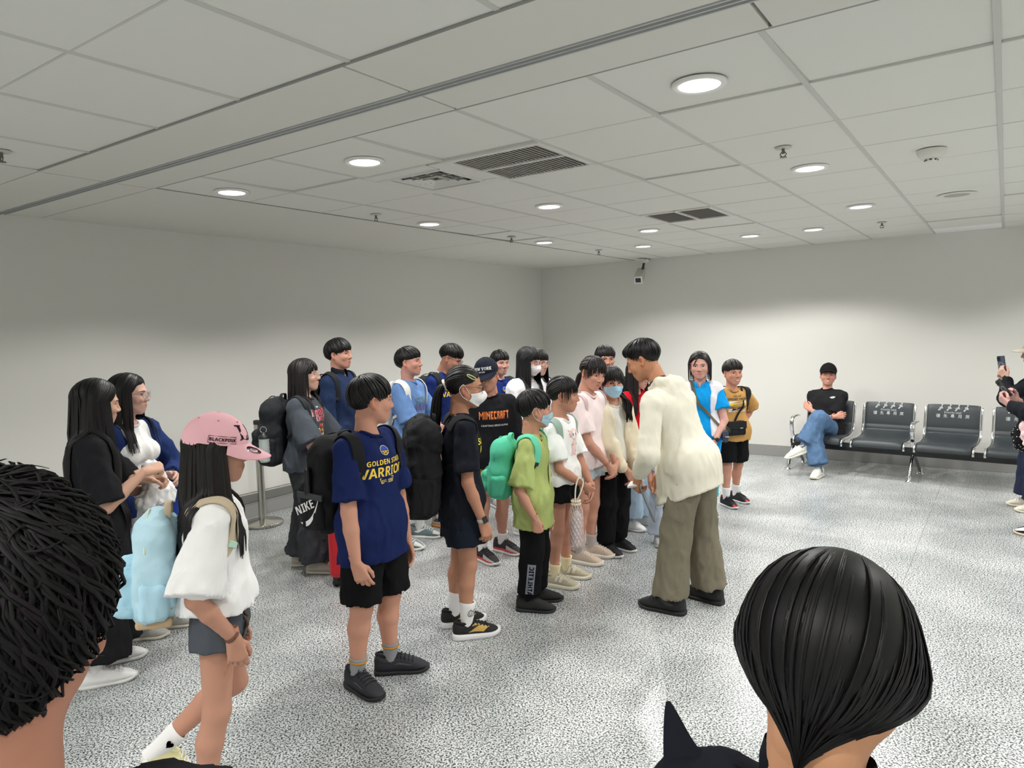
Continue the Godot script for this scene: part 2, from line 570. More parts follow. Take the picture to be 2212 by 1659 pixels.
# ---------------------------------------------------------------- furniture
func furniture() -> void:
	var t := thing("stanchion", "polished steel queue barrier post with a round base", "barrier post", at(-5.42, 0, -3.83))
	var b := Buf.new()
	b.lathe(V2([0.16, 0.0, 0.175, 0.004, 0.175, 0.022, 0.168, 0.03, 0.06, 0.044, 0.036, 0.05, 0.001, 0.052]), 48)
	put(b, "base", mat("brushed_steel", hue(190, 188, 180), 0.22, 1.0), t)
	b = Buf.new()
	b.lathe(V2([0.033, 0.045, 0.033, 0.905, 0.001, 0.906]), 32)
	put(b, "post", mat("brushed_steel", hue(190, 188, 180), 0.22, 1.0), t)
	b = Buf.new()
	b.lathe(V2([0.035, 0.9, 0.035, 0.93, 0.03, 0.938, 0.001, 0.939]), 32)
	put(b, "cap", mat("stanchion_cap", hue(40, 38, 36), 0.4), t)

	# row of beam seats along the far wall
	t = thing("beam_bench", "row of black padded beam seats with chrome frames along the far wall", "bench", turn(-7.0, Vector3(-1.68, 0, -8.46)))
	var black := vinyl(hue(50, 56, 60), 0.42)
	b = Buf.new()
	b.box(Vector3(2.5, 0.06, 0.09), at(0.93, 0.275, 0.02), 0.008)
	b.box(Vector3(2.44, 0.05, 0.012), at(0.93, 0.325, 0.15), 0.004)
	put(b, "beam", mat("bench_beam", hue(30, 31, 32), 0.35), t)
	for k in 4:
		var sx := 0.03 + k * 0.6
		var prof := [Vector2(-0.262, 0.752), Vector2(-0.252, 0.74), Vector2(-0.236, 0.70), Vector2(-0.222, 0.64), Vector2(-0.207, 0.575), Vector2(-0.2, 0.53), Vector2(-0.202, 0.518), Vector2(-0.19, 0.505), Vector2(-0.182, 0.483), Vector2(-0.186, 0.472), Vector2(-0.168, 0.455), Vector2(-0.135, 0.428), Vector2(-0.08, 0.408), Vector2(0.0, 0.398), Vector2(0.1, 0.398), Vector2(0.18, 0.4), Vector2(0.225, 0.39), Vector2(0.245, 0.36), Vector2(0.24, 0.335)]
		for half in 2:
			var path := PackedVector3Array()
			var nr := PackedVector3Array()
			var lo := 0 if half == 0 else 10
			var hi := 11 if half == 0 else prof.size()
			for j in range(lo, hi):
				var tg: Vector2 = (prof[mini(j + 1, prof.size() - 1)] - prof[maxi(j - 1, 0)]).normalized()
				path.append(Vector3(sx, prof[j].y, prof[j].x))
				nr.append(Vector3(0, tg.x, -tg.y))
			b = Buf.new()
			b.ribbon(path, nr, 0.475, 0.042, 18)
			put(b, "backrest" if half == 0 else "seat", black, t)
		for s in [-1.0, 1.0]:
			b = Buf.new()
			var fr := PackedVector3Array()
			var fn := PackedVector3Array()
			for j in prof.size():
				if j in [6, 9]:
					continue
				fr.append(Vector3(sx + s * 0.252, prof[j].y - 0.012 - (0.03 if j == 0 else 0.0), prof[j].x - 0.006))
				var tg: Vector2 = (prof[mini(j + 1, prof.size() - 1)] - prof[maxi(j - 1, 0)]).normalized()
				fn.append(Vector3(0, tg.x, -tg.y))
			b.ribbon(curve(fr, 2), curve(fn, 2), 0.022, 0.034, 10)
			put(b, "side_frame", chrome(), t)
		b = Buf.new()
		b.box(Vector3(0.2, 0.012, 0.34), at(sx, 0.318, 0.04), 0.003)
		b.quad(Vector3(sx - 0.24, 0.33, 0.238), Vector3(sx + 0.24, 0.33, 0.238), Vector3(sx + 0.24, 0.375, 0.0), Vector3(sx - 0.24, 0.375, 0.0))
		put(b, "seat_bracket", mat("bench_beam", hue(30, 31, 32), 0.35), t)
		if k > 0:
			priority(t, sx)
	for lx in [-0.3, 0.925, 2.15]:
		b = Buf.new()
		b.tube(curve(V3([lx, 0.27, 0.02, lx, 0.2, 0.1, lx, 0.03, 0.2])), [0.019, 0.019, 0.018, 0.017], 12)
		b.tube(curve(V3([lx, 0.27, 0.02, lx, 0.17, -0.12, lx, 0.03, -0.28])), [0.019, 0.019, 0.018, 0.017], 12)
		put(b, "leg", mat("bench_leg", hue(150, 152, 155), 0.15, 1.0), t)
		for fz in [0.2, -0.28]:
			b = Buf.new()
			b.lathe(V2([0.036, 0.0, 0.038, 0.005, 0.036, 0.013, 0.021, 0.016, 0.021, 0.06, 0.001, 0.063]), 20, at(lx, 0, fz))
			put(b, "foot", chrome(), t)
		b = Buf.new()
		var arm := curve(V3([lx, 0.27, 0.02, lx, 0.36, 0.05, lx, 0.47, 0.09, lx, 0.55, 0.085, lx, 0.585, 0.04, lx, 0.592, -0.05, lx, 0.585, -0.13]), 4)
		var an := PackedVector3Array()
		for q in arm.size():
			var tt := (arm[mini(q + 1, arm.size() - 1)] - arm[maxi(q - 1, 0)]).normalized()
			an.append(Vector3(0, -tt.z, tt.y))
		b.ribbon(arm, an, 0.042, 0.022, 12)
		put(b, "armrest", chrome(), t)

	# red suitcase
	var c := thing("suitcase", "red hard-shell cabin suitcase on black wheels", "suitcase", turn(120, Vector3(-3.62, 0, -3.24)))
	b = Buf.new()
	b.box(Vector3(0.36, 0.5, 0.22), at(0, 0.31, 0), 0.045, 4)
	put(b, "shell", mat("suitcase_red", hue(205, 20, 38), 0.3), c)
	b = Buf.new()
	b.box(Vector3(0.364, 0.504, 0.012), at(0, 0.31, 0), 0.004)
	put(b, "zip_band", vinyl(hue(22, 22, 24)), c)
	b = Buf.new()
	for s in [-1.0, 1.0]:
		b.tube(V3([0.09 * s, 0.55, -0.08, 0.09 * s, 0.9, -0.08]), [0.007], 8)
	b.tube(V3([-0.1, 0.9, -0.08, 0.1, 0.9, -0.08]), [0.012], 8)
	put(b, "pull_handle", mat("suitcase_metal", hue(70, 70, 72), 0.4, 0.5), c)
	for sx in [-0.13, 0.13]:
		for sz in [-0.07, 0.07]:
			b = Buf.new()
			b.box(Vector3(0.04, 0.035, 0.04), at(sx, 0.058, sz), 0.008)
			b.lathe(V2([0.001, -0.012, 0.026, -0.011, 0.028, 0.0, 0.026, 0.011, 0.001, 0.012]), 18, Transform3D(Basis(Vector3.BACK, PI / 2), Vector3(sx, 0.028, sz)))
			put(b, "wheel", vinyl(hue(24, 24, 26)), c)
	b = Buf.new()
	b.box(Vector3(0.05, 0.03, 0.016), at(0.0, 0.34, 0.113), 0.008)
	b.box(Vector3(0.03, 0.05, 0.012), at(-0.181, 0.22, 0.03), 0.005)
	put(b, "lock", vinyl(hue(24, 24, 26)), c)


func priority(t: Node3D, sx: float) -> void:
	# the print on a backrest: four seated figures, two lines of lettering
	var b := Buf.new()
	for k in 4:
		var ox := -0.142 + k * 0.075
		var oy := 0.055 - k * 0.001
		blob2(b, ox + 0.045, oy + 0.048, 0.0075, 0.0075)
		strokes(b, [V2([0.66, 0.58, 0.8, 0.28, 0.5, 0.26, 0.22, -0.1])], 0.012, 0.055, Vector2(ox + 0.004, oy))
		strokes(b, [V2([0.62, 0.5, 0.42, 0.36, 0.34, 0.4])], 0.006, 0.055, Vector2(ox + 0.004, oy))
		if k == 0:
			strokes(b, [V2([0.36, 0.36, 0.5, -0.1]), V2([0.5, -0.1, 0.58, -0.1])], 0.003, 0.055, Vector2(ox + 0.004, oy))
		elif k == 2:
			strokes(b, [V2([0.15, 0.3, 0.45, 0.28]), V2([0.36, 0.16, 0.3, -0.06])], 0.004, 0.055, Vector2(ox + 0.004, oy))
		else:
			blob2(b, ox + 0.028, oy + 0.026, 0.007, 0.009)
	b.add(letters("Priority seat", 0.021, false), at(0, 0.026, 0))
	var yo := [V2([0.18, 0.95, 0.05, 0.62]), V2([0.14, 0.72, 0.14, 0.05]), V2([0.3, 0.93, 0.98, 0.93]), V2([0.42, 0.82, 0.88, 0.82, 0.88, 0.54, 0.42, 0.54, 0.42, 0.82]), V2([0.42, 0.68, 0.88, 0.68]), V2([0.28, 0.38, 0.28, 0.46, 0.98, 0.46, 0.98, 0.38]), V2([0.42, 0.36, 0.38, 0.27]), V2([0.52, 0.36, 0.56, 0.27, 0.74, 0.27]), V2([0.82, 0.36, 0.86, 0.28]), V2([0.52, 0.22, 0.36, 0.08]), V2([0.48, 0.18, 0.82, 0.18, 0.34, 0.0]), V2([0.52, 0.14, 0.96, 0.0])]
	var xian := [V2([0.3, 0.95, 0.2, 0.7]), V2([0.25, 0.78, 0.82, 0.78]), V2([0.5, 0.98, 0.5, 0.5]), V2([0.08, 0.5, 0.92, 0.5]), V2([0.38, 0.5, 0.32, 0.2, 0.1, 0.02]), V2([0.6, 0.5, 0.6, 0.08, 0.92, 0.08, 0.92, 0.22])]
	var zhuan := [V2([0.1, 0.9, 0.9, 0.9]), V2([0.5, 1.0, 0.5, 0.44]), V2([0.22, 0.8, 0.78, 0.8, 0.78, 0.54, 0.22, 0.54, 0.22, 0.8]), V2([0.22, 0.67, 0.78, 0.67]), V2([0.1, 0.43, 0.86, 0.43]), V2([0.05, 0.29, 0.95, 0.29]), V2([0.68, 0.29, 0.68, 0.02, 0.54, 0.06]), V2([0.28, 0.21, 0.36, 0.11])]
	var yong := [V2([0.2, 0.92, 0.2, 0.3, 0.08, 0.02]), V2([0.2, 0.92, 0.86, 0.92, 0.86, 0.04, 0.7, 0.06]), V2([0.2, 0.65, 0.86, 0.65]), V2([0.2, 0.38, 0.86, 0.38]), V2([0.52, 0.92, 0.52, 0.05])]
	var xi := [V2([0.5, 1.0, 0.54, 0.9]), V2([0.12, 0.88, 0.96, 0.88]), V2([0.15, 0.88, 0.15, 0.4, 0.03, 0.02]), V2([0.24, 0.72, 0.95, 0.72]), V2([0.42, 0.82, 0.42, 0.52, 0.76, 0.52]), V2([0.76, 0.82, 0.76, 0.52]), V2([0.3, 0.1, 0.3, 0.38, 0.88, 0.38, 0.88, 0.1, 0.78, 0.13]), V2([0.58, 0.52, 0.58, 0.0])]
	var k := 0
	for ch in [yo, xian, zhuan, yong, xi]:
		strokes(b, ch, 0.0034, 0.036, Vector2(-0.148 + k * 0.065, -0.028))
		k += 1
	# lay it on the backrest, between (z -0.236, y 0.70) and (z -0.207, y 0.575), proud of the pad
	var up := Vector3(0, 0.125, -0.029).normalized()
	var bs := Basis(Vector3.RIGHT, up, Vector3.RIGHT.cross(up))
	var p := Buf.new()
	p.add(b, Transform3D(bs, Vector3(sx, 0.655, -0.2255) + bs.z * 0.0222))
	put(p, "printed_sign", mat("bench_print", hue(196, 202, 204), 0.6), t)


# ---------------------------------------------------------------- heads and hands (made once, set on every figure)
func make_head() -> void:
	var f := Field.new(Vector3(-0.105, -0.15, -0.125), Vector3(0.105, 0.125, 0.13), 0.0056)
	f.ell(Vector3(0, 0.03, -0.013), Vector3(0.074, 0.083, 0.093), 0.01)
	f.ell(Vector3(0, -0.028, 0.026), Vector3(0.062, 0.072, 0.057), 0.03)
	for s in [-1.0, 1.0]:
		f.cone(Vector3(0.05 * s, -0.045, 0.0), Vector3(0.016 * s, -0.091, 0.052), 0.02, 0.016, 0.03)
		f.ell(Vector3(0.036 * s, -0.028, 0.056), Vector3(0.024, 0.02, 0.022), 0.02)
		f.cone(Vector3(0.014 * s, 0.019, 0.08), Vector3(0.042 * s, 0.016, 0.066), 0.008, 0.008, 0.016)
	f.ell(Vector3(0, -0.092, 0.06), Vector3(0.017, 0.014, 0.015), 0.02)
	f.ell(Vector3(0, -0.062, 0.066), Vector3(0.026, 0.022, 0.018), 0.02)
	for s in [-1.0, 1.0]:
		f.ell(Vector3(0.031 * s, 0.0, 0.094), Vector3(0.019, 0.011, 0.016), 0.014, Basis(), true)
	f.cone(Vector3(0, 0.012, 0.081), Vector3(0, -0.024, 0.096), 0.0065, 0.0095, 0.014)
	f.ell(Vector3(0, -0.03, 0.097), Vector3(0.0105, 0.0095, 0.0105), 0.008)
	for s in [-1.0, 1.0]:
		f.ell(Vector3(0.0125 * s, -0.034, 0.089), Vector3(0.0085, 0.0075, 0.0095), 0.006)
		f.ell(Vector3(0.006 * s, -0.0415, 0.094), Vector3(0.0035, 0.003, 0.0045), 0.003, Basis(), true)
	# lips
	f.cone(Vector3(-0.02, -0.0605, 0.075), Vector3(0, -0.057, 0.084), 0.004, 0.006, 0.007)
	f.cone(Vector3(0.02, -0.0605, 0.075), Vector3(0, -0.057, 0.084), 0.004, 0.006, 0.007)
	f.cone(Vector3(-0.011, -0.068, 0.08), Vector3(0.011, -0.068, 0.08), 0.006, 0.006, 0.007)
	f.cone(Vector3(-0.021, -0.0625, 0.084), Vector3(0.021, -0.0625, 0.084), 0.0016, 0.0016, 0.004, Vector3.ZERO, 1.0, 0, true)
	# ears
	for s in [-1.0, 1.0]:
		var eb := Basis(Vector3.UP, 0.42 * s) * Basis(Vector3.RIGHT, -0.2)
		f.ell(Vector3(0.078 * s, -0.008, -0.014), Vector3(0.0075, 0.031, 0.019), 0.008, eb)
		f.ell(Vector3(0.075 * s, -0.032, -0.006), Vector3(0.007, 0.012, 0.009), 0.006, eb)
		f.ell(Vector3(0.0855 * s, -0.008, -0.006), Vector3(0.0065, 0.016, 0.009), 0.006, eb, true)
	f.cone(Vector3(0, -0.05, -0.022), Vector3(0, -0.2, -0.034), 0.05, 0.05, 0.03)
	head_field = f
	head_skin = Buf.new()
	f.net(head_skin)
	var lip := Color(0.92, 0.56, 0.55)
	var flush := Color(1.03, 0.9, 0.87)
	for k in head_skin.v.size():
		var p := head_skin.v[k]
		var c := Color.WHITE
		if p.z > 0.055:
			var dl := Vector2(p.x / 0.021, (p.y + 0.0635) / 0.0095).length()
			c = lip.lerp(c, clampf((dl - 0.72) / 0.38, 0.0, 1.0))
			var dc := Vector2((absf(p.x) - 0.04) / 0.024, (p.y + 0.03) / 0.02).length()
			if dc < 1.0:
				c *= Color.WHITE.lerp(flush, (1.0 - dc))
			if Vector2(absf(p.x) - 0.006, p.y + 0.0415).length() < 0.0042:
				c = Color(0.35, 0.24, 0.2)
		elif absf(p.x) > 0.07:
			c = Color(1.0, 0.88, 0.84)
		head_skin.c[k] = c


func face_z(x: float, y: float) -> float:
	var z := 0.125
	while z > 0.0 and head_field.at(Vector3(x, y, z)) > 0.0:
		z -= 0.002
	return z


# eyes, brows and mouth line as thin shaped patches on the face, coloured as they are
func face_marks(b: Buf, xf: Transform3D, opt: Dictionary) -> void:
	var open: float = opt.get("eyes", 1.0)
	var brow: Color = lin(38, 28, 25)
	for s in [-1.0, 1.0]:
		var cx: float = 0.031 * s
		for layer in 4:
			var rows := []
			var n := 10
			for k in n + 1:
				var u := -1.0 + 2.0 * k / n
				var x: float = cx + u * 0.0135
				var arch := sqrt(maxf(0.0, 1.0 - u * u))
				var top: float = 0.0055 * open * arch + 0.0012 * u * s
				var bot: float = -0.0042 * open * arch + 0.0012 * u * s
				if layer == 1:      # iris
					var iu := clampf((x - cx - 0.001 * s) / 0.0055, -1.0, 1.0)
					var ia := sqrt(maxf(0.0, 1.0 - iu * iu)) * 0.0058
					top = minf(top, ia)
					bot = maxf(bot, -ia)
				elif layer == 2:    # upper lid line
					bot = top - 0.0006
					top = top + 0.0013
				elif layer == 3:    # brow
					x = cx + 0.003 * s + u * 0.018
					top = 0.019 + 0.003 * (1.0 - u * u) - 0.001 * u * s
					bot = top - 0.0042 * (1.0 - 0.45 * maxf(u * s, 0.0))
				var z := face_z(x, (top + bot) / 2)
				var lift := 0.0008 + 0.0004 * layer
				if layer < 3:
					z = lerpf(face_z(cx, 0.0), z, 0.55) + 0.0014 * (1.0 - u * u)
				var row := PackedVector3Array()
				for e in [bot, (bot + top) / 2, top]:
					row.append(xf * Vector3(x, e, z + lift))
				rows.append(row)
			b.col = [lin(228, 218, 212), lin(24, 18, 16), lin(30, 22, 20), brow][layer]
			b.loft(rows, false, false)
	if opt.has("smile"):
		var rows := []
		for k in 9:
			var u := -1.0 + 2.0 * k / 8
			var x := u * 0.014
			var z := maxf(face_z(x, -0.066), face_z(x, -0.062)) + 0.003
			var y := -0.0645 + 0.004 * u * u
			var hh := 0.0042 * sqrt(maxf(0.0, 1.0 - u * u))
			rows.append(PackedVector3Array([xf * Vector3(x, y - hh, z), xf * Vector3(x, y, z + 0.0006), xf * Vector3(x, y + hh * 0.7, z)]))
		b.col = lin(236, 230, 222)
		b.loft(rows, false, false)
	b.col = Color.WHITE


func make_hands() -> void:
	var poses := {
		"relax": [[18, 28, 18], [24, 34, 20], [30, 38, 22], [36, 40, 22]],
		"fist": [[72, 92, 55], [76, 94, 55], [80, 94, 55], [82, 92, 55]],
		"grip": [[38, 62, 38], [44, 64, 40], [48, 66, 40], [52, 66, 40]],
		"flat": [[6, 12, 6], [5, 10, 6], [6, 10, 6], [8, 12, 8]]}
	for key: String in poses:
		var f := Field.new(Vector3(-0.055, -0.045, -0.035), Vector3(0.075, 0.2, 0.09), 0.0052)
		f.cone(Vector3(0, -0.04, 0), Vector3(0, 0.012, 0), 0.022, 0.023, 0.012, Vector3.BACK, 0.78)
		var xs := [0.026, 0.009, -0.009, -0.025]
		var ys := [0.08, 0.085, 0.081, 0.072]
		var len: Array = [1.0, 1.08, 1.0, 0.8]
		for j in 4:
			f.cone(Vector3(xs[j] * 0.55, 0.008, 0), Vector3(xs[j], ys[j], 0), 0.0125, 0.0105, 0.012)
		f.cone(Vector3(-0.012, 0.015, 0.006), Vector3(-0.018, 0.05, 0.006), 0.013, 0.011, 0.012)
		for j in 4:
			var p := Vector3(xs[j], ys[j] - 0.004, 0)
			var an := 0.0
			var side := (1.5 - j) * (0.05 if key == "fist" else 0.07)
			var seg := [0.037 * len[j], 0.024 * len[j], 0.02 * len[j]]
			var rr := [0.0093, 0.0083, 0.0075, 0.0064]
			for q in 3:
				an += deg_to_rad(poses[key][j][q])
				var dir := Vector3(side * cos(an), cos(an), sin(an)).normalized()
				f.cone(p, p + dir * seg[q], rr[q], rr[q + 1], 0.0035)
				p += dir * seg[q]
		var th: PackedVector3Array = V3([0.012, 0.018, 0.008, 0.037, 0.046, 0.018, 0.046, 0.075, 0.022, 0.045, 0.098, 0.026])
		if key == "fist":
			th = V3([0.012, 0.018, 0.008, 0.034, 0.045, 0.022, 0.031, 0.07, 0.04, 0.012, 0.08, 0.05])
		elif key == "grip":
			th = V3([0.012, 0.018, 0.008, 0.034, 0.044, 0.024, 0.035, 0.07, 0.042, 0.022, 0.088, 0.054])
		for q in 3:
			f.cone(th[q], th[q + 1], [0.0145, 0.0105, 0.0092][q], [0.0105, 0.0092, 0.0075][q], 0.007)
		var b := Buf.new()
		f.net(b)
		hands[key] = b


# ---------------------------------------------------------------- a figure
func two_bone(a: Vector3, c: Vector3, l1: float, l2: float, pole: Vector3) -> Vector3:
	var d := c - a
	var ln := clampf(d.length(), 0.02, (l1 + l2) * 0.9995)
	var u := d.normalized()
	var x := (l1 * l1 - l2 * l2 + ln * ln) / (2.0 * ln)
	var hh := sqrt(maxf(0.0, l1 * l1 - x * x))
	return a + u * x + (pole - u * pole.dot(u)).normalized() * hh


func frame(y: Vector3, z: Vector3) -> Basis:
	y = y.normalized()
	var x := y.cross(z).normalized()
	return Basis(x, y, x.cross(y))


# builds one person and returns what the bags and prints need to know about it
func person(P: Dictionary) -> Dictionary:
	var H: float = P.H
	var hs: float = P.get("hs", 0.98)
	var w: float = P.get("w", 1.0)
	var root := thing("person", P.label, "person", turn(P.rot, Vector3(P.pos[0], P.get("floor", 0.0), P.pos[1])))
	var R := {"root": root, "P": P, "H": H}
	# skeleton
	var leg: float = P.get("leg", 1.0)
	var hip_y: float = P.get("hip_y", 0.515 * H * leg)
	var sh: Vector3 = P.get("hip", Vector3.ZERO)
	var HP := Vector3(sh.x, hip_y + sh.y, sh.z)
	var T := Basis(Vector3.UP, deg_to_rad(P.get("twist", 0.0))) * Basis(Vector3.RIGHT, deg_to_rad(P.get("lean", 0.0))) * Basis(Vector3.BACK, deg_to_rad(P.get("side", 0.0)))
	var nl: float = P.get("neck_len", 0.012)
	var spine := H - 0.05 - nl - 0.222 * hs - 0.515 * H * leg
	var T1 := Basis(Vector3.UP, deg_to_rad(P.get("twist", 0.0) * 0.5)) * Basis(Vector3.RIGHT, deg_to_rad(P.get("lean", 0.0) * 0.75)) * Basis(Vector3.BACK, deg_to_rad(P.get("side", 0.0)))
	var CH := HP + T1.y * spine * 0.66
	var NB := CH + T.y * spine * 0.34
	var shw: float = P.get("shw", 0.1) * H
	var drop: float = P.get("drop", 0.063)
	var SH := [NB + T.x * shw - T.y * drop * (H / 1.5), NB - T.x * shw - T.y * drop * (H / 1.5)]
	var up_l: float = 0.184 * H * P.get("arm_len", 1.0)
	var fo_l: float = 0.152 * H * P.get("arm_len", 1.0)
	var WR := [Vector3.ZERO, Vector3.ZERO]
	var EL := [Vector3.ZERO, Vector3.ZERO]
	var FD := [Vector3.DOWN, Vector3.DOWN]
	var PN := [Vector3.LEFT, Vector3.RIGHT]
	var HK := ["relax", "relax"]
	var spec := [P.get("hl", []), P.get("hr", [])]
	for s in 2:
		var sg := 1.0 if s == 0 else -1.0
		var a: Array = spec[s]
		var pole := Vector3(sg * 0.6, -0.2, -0.8)
		if a.size() > 0:
			WR[s] = a[0]
			FD[s] = (a[1] as Vector3).normalized()
			PN[s] = (a[2] as Vector3).normalized()
			HK[s] = a[3]
			if a.size() > 4:
				pole = a[4]
		else:
			WR[s] = SH[s] + Vector3(sg * 0.035, -(up_l + fo_l) * 0.985, 0.05)
			FD[s] = Vector3(-sg * 0.05, -1, 0.15).normalized()
			PN[s] = Vector3(-sg, 0, -0.25).normalized()
		var reach: Vector3 = WR[s] - SH[s]
		if reach.length() > (up_l + fo_l) * 0.999:
			WR[s] = SH[s] + reach.normalized() * (up_l + fo_l) * 0.999
		EL[s] = two_bone(SH[s], WR[s], up_l, fo_l, pole)
	var AN := [Vector3.ZERO, Vector3.ZERO]
	var KN := [Vector3.ZERO, Vector3.ZERO]
	var HJ := [HP + Vector3(0.05 * H, -0.01, 0), HP - Vector3(0.05 * H, 0.01, 0)]
	var feet := [P.get("fl", [0.09, 0.0, 8.0]), P.get("fr", [-0.09, 0.0, -8.0])]
	var sl: float = P.get("shoe_len", 0.16 * H)
	var th_l := 0.245 * H * leg
	var ca_l := 0.225 * H * leg
	var toe := [Vector3.BACK, Vector3.BACK]
	var foot_b := [Basis(), Basis()]
	for s in 2:
		var a: Array = feet[s]
		var lift: float = a[3] if a.size() > 3 else 0.0
		var pit: float = a[4] if a.size() > 4 else 0.0
		foot_b[s] = Basis(Vector3.UP, deg_to_rad(a[2])) * Basis(Vector3.RIGHT, deg_to_rad(pit))
		toe[s] = foot_b[s] * Vector3.BACK
		AN[s] = Vector3(a[0], lift + 0.052 * H, a[1]) - Vector3(toe[s].x, 0, toe[s].z) * sl * 0.1
		var pole: Vector3 = a[5] if a.size() > 5 else Vector3(toe[s].x * 0.5, 0, 1.0)
		var rr: Vector3 = AN[s] - HJ[s]
		if rr.length() > (th_l + ca_l) * 0.998:
			AN[s] = HJ[s] + rr.normalized() * (th_l + ca_l) * 0.998
		var fit := rr.length() * 1.0015 / (th_l + ca_l)
		if fit < 0.95:
			fit = 1.0
		KN[s] = two_bone(HJ[s], AN[s], th_l * fit, ca_l * fit, pole)
	var hd: Array = P.get("head", [0.0, 0.0, 0.0])
	var HB := Basis(Vector3.UP, deg_to_rad(hd[0])) * Basis(Vector3.RIGHT, deg_to_rad(hd[1])) * Basis(Vector3.BACK, deg_to_rad(hd[2]))
	var NT := NB + T.y * (0.05 + nl) + T.z * 0.004
	var HC := NT + HB * (Vector3(0, 0.098, 0.018) * hs)
	var HX := Transform3D(HB.scaled_local(Vector3.ONE * hs), HC)
	R.merge({"HP": HP, "T": T, "T1": T1, "CH": CH, "NB": NB, "SH": SH, "EL": EL, "WR": WR, "AN": AN, "KN": KN, "HJ": HJ, "HX": HX, "HC": HC, "FD": FD, "PN": PN, "hs": hs, "w": w, "foot_b": foot_b, "spine": spine, "fields": []})

	# skin
	var pts := PackedVector3Array([HP, NB, NT, HC, SH[0], SH[1], EL[0], EL[1], WR[0], WR[1], AN[0], AN[1], KN[0], KN[1], HJ[0], HJ[1]])
	var lo := pts[0]
	var hi := pts[0]
	for p in pts:
		lo = lo.min(p)
		hi = hi.max(p)
	lo -= Vector3(0.14, 0.1, 0.14)
	hi += Vector3(0.14, 0.06, 0.14)
	R.lo = lo
	R.hi = hi
	var cell: float = P.get("cell", 0.0115)
	var far: bool = P.get("dull", false)
	var f := Field.new(lo, Vector3(hi.x, maxf(NT.y, maxf(EL[0].y, maxf(EL[1].y, maxf(WR[0].y, WR[1].y)))) + 0.06, hi.z), cell)
	var sk: float = (0.85 + 0.15 * w) * P.get("limb", 1.0) * 0.88
	var kh := H / 1.5
	f.cone(HP + Vector3(0.035 * H, 0.02 * H, 0), HP + Vector3(-0.035 * H, 0.02 * H, 0), 0.066 * H * w, 0.066 * H * w, 0.03, T.z, 0.85)
	f.cone(HP + T1.y * 0.05 * H, CH, 0.072 * H * w, 0.078 * H * w, 0.03, T.z, 0.66)
	f.cone(NB - T.y * 0.045, SH[0], 0.034 * H, 0.029 * H, 0.03)
	f.cone(NB - T.y * 0.045, SH[1], 0.034 * H, 0.029 * H, 0.03)
	f.cone(NB - T.y * 0.03, NT + HB * Vector3(0, 0.02, -0.012), 0.05 * hs, 0.048 * hs, 0.03)
	for s in 2:
		f.cone(SH[s], EL[s], 0.031 * H * sk, 0.0245 * H * sk, 0.02)
		f.cone(EL[s], EL[s].lerp(WR[s], 0.35), 0.0245 * H * sk, 0.0245 * H * sk, 0.012)
		f.cone(EL[s].lerp(WR[s], 0.35), WR[s], 0.0245 * H * sk, 0.0165 * H * sk, 0.012)
		f.cone(HJ[s], KN[s], 0.053 * H * sk * sqrt(w), 0.0355 * H * sk, 0.02)
		var mid: Vector3 = KN[s].lerp(AN[s], 0.33) - (KN[s] + (HJ[s] - KN[s]) * 0.0 - KN[s]) + (foot_b[s] * Vector3(0, 0, -0.012))
		f.cone(KN[s], mid, 0.035 * H * sk, 0.0355 * H * sk, 0.02)
		f.cone(mid, AN[s], 0.0355 * H * sk, 0.0195 * H * sk, 0.015)
		f.cone(AN[s], AN[s] - Vector3(0, 0.03, 0) + toe[s] * 0.02, 0.0185 * H, 0.017 * H, 0.01)
	var body := Buf.new()
	f.net(body)
	var skin: Color = P.get("skin", lin(222, 172, 146)) * Color(0.9, 0.9, 0.98)
	body.c.fill(skin)
	for s in 2:
		var hb := frame(FD[s], PN[s])
		var sc := 0.98 * kh * (1.0 if kh < 1.05 else 0.97)
		hb = hb.scaled_local(Vector3(sc if s == 1 else -sc, sc, sc))
		body.add(hands[HK[s]], Transform3D(hb, WR[s]), skin)
	body.add(head_skin, HX, skin)
	if not P.get("back", false):
		face_marks(body, HX, P)
	put(body, "body", mat("skin", Color.WHITE, 0.55, 0.0, 0.35), root)

	# clothes
	var seed_off := Vector3(P.pos[0] * 7.0, P.pos[1] * 5.0, H * 9.0)
	for t: Dictionary in P.get("tops", []):
		make_top(R, t, seed_off)
	if P.has("bottom"):
		make_bottom(R, P.bottom, seed_off)
	if P.has("shoes"):
		for s in 2:
			make_foot(R, s)
	if P.has("hair"):
		make_hair(R, P.hair)
	if P.has("cap"):
		make_cap(R, P.cap)
	if P.has("mask"):
		make_mask(R, P.mask)
	if P.has("glasses"):
		make_glasses(R, P.glasses)
	return R


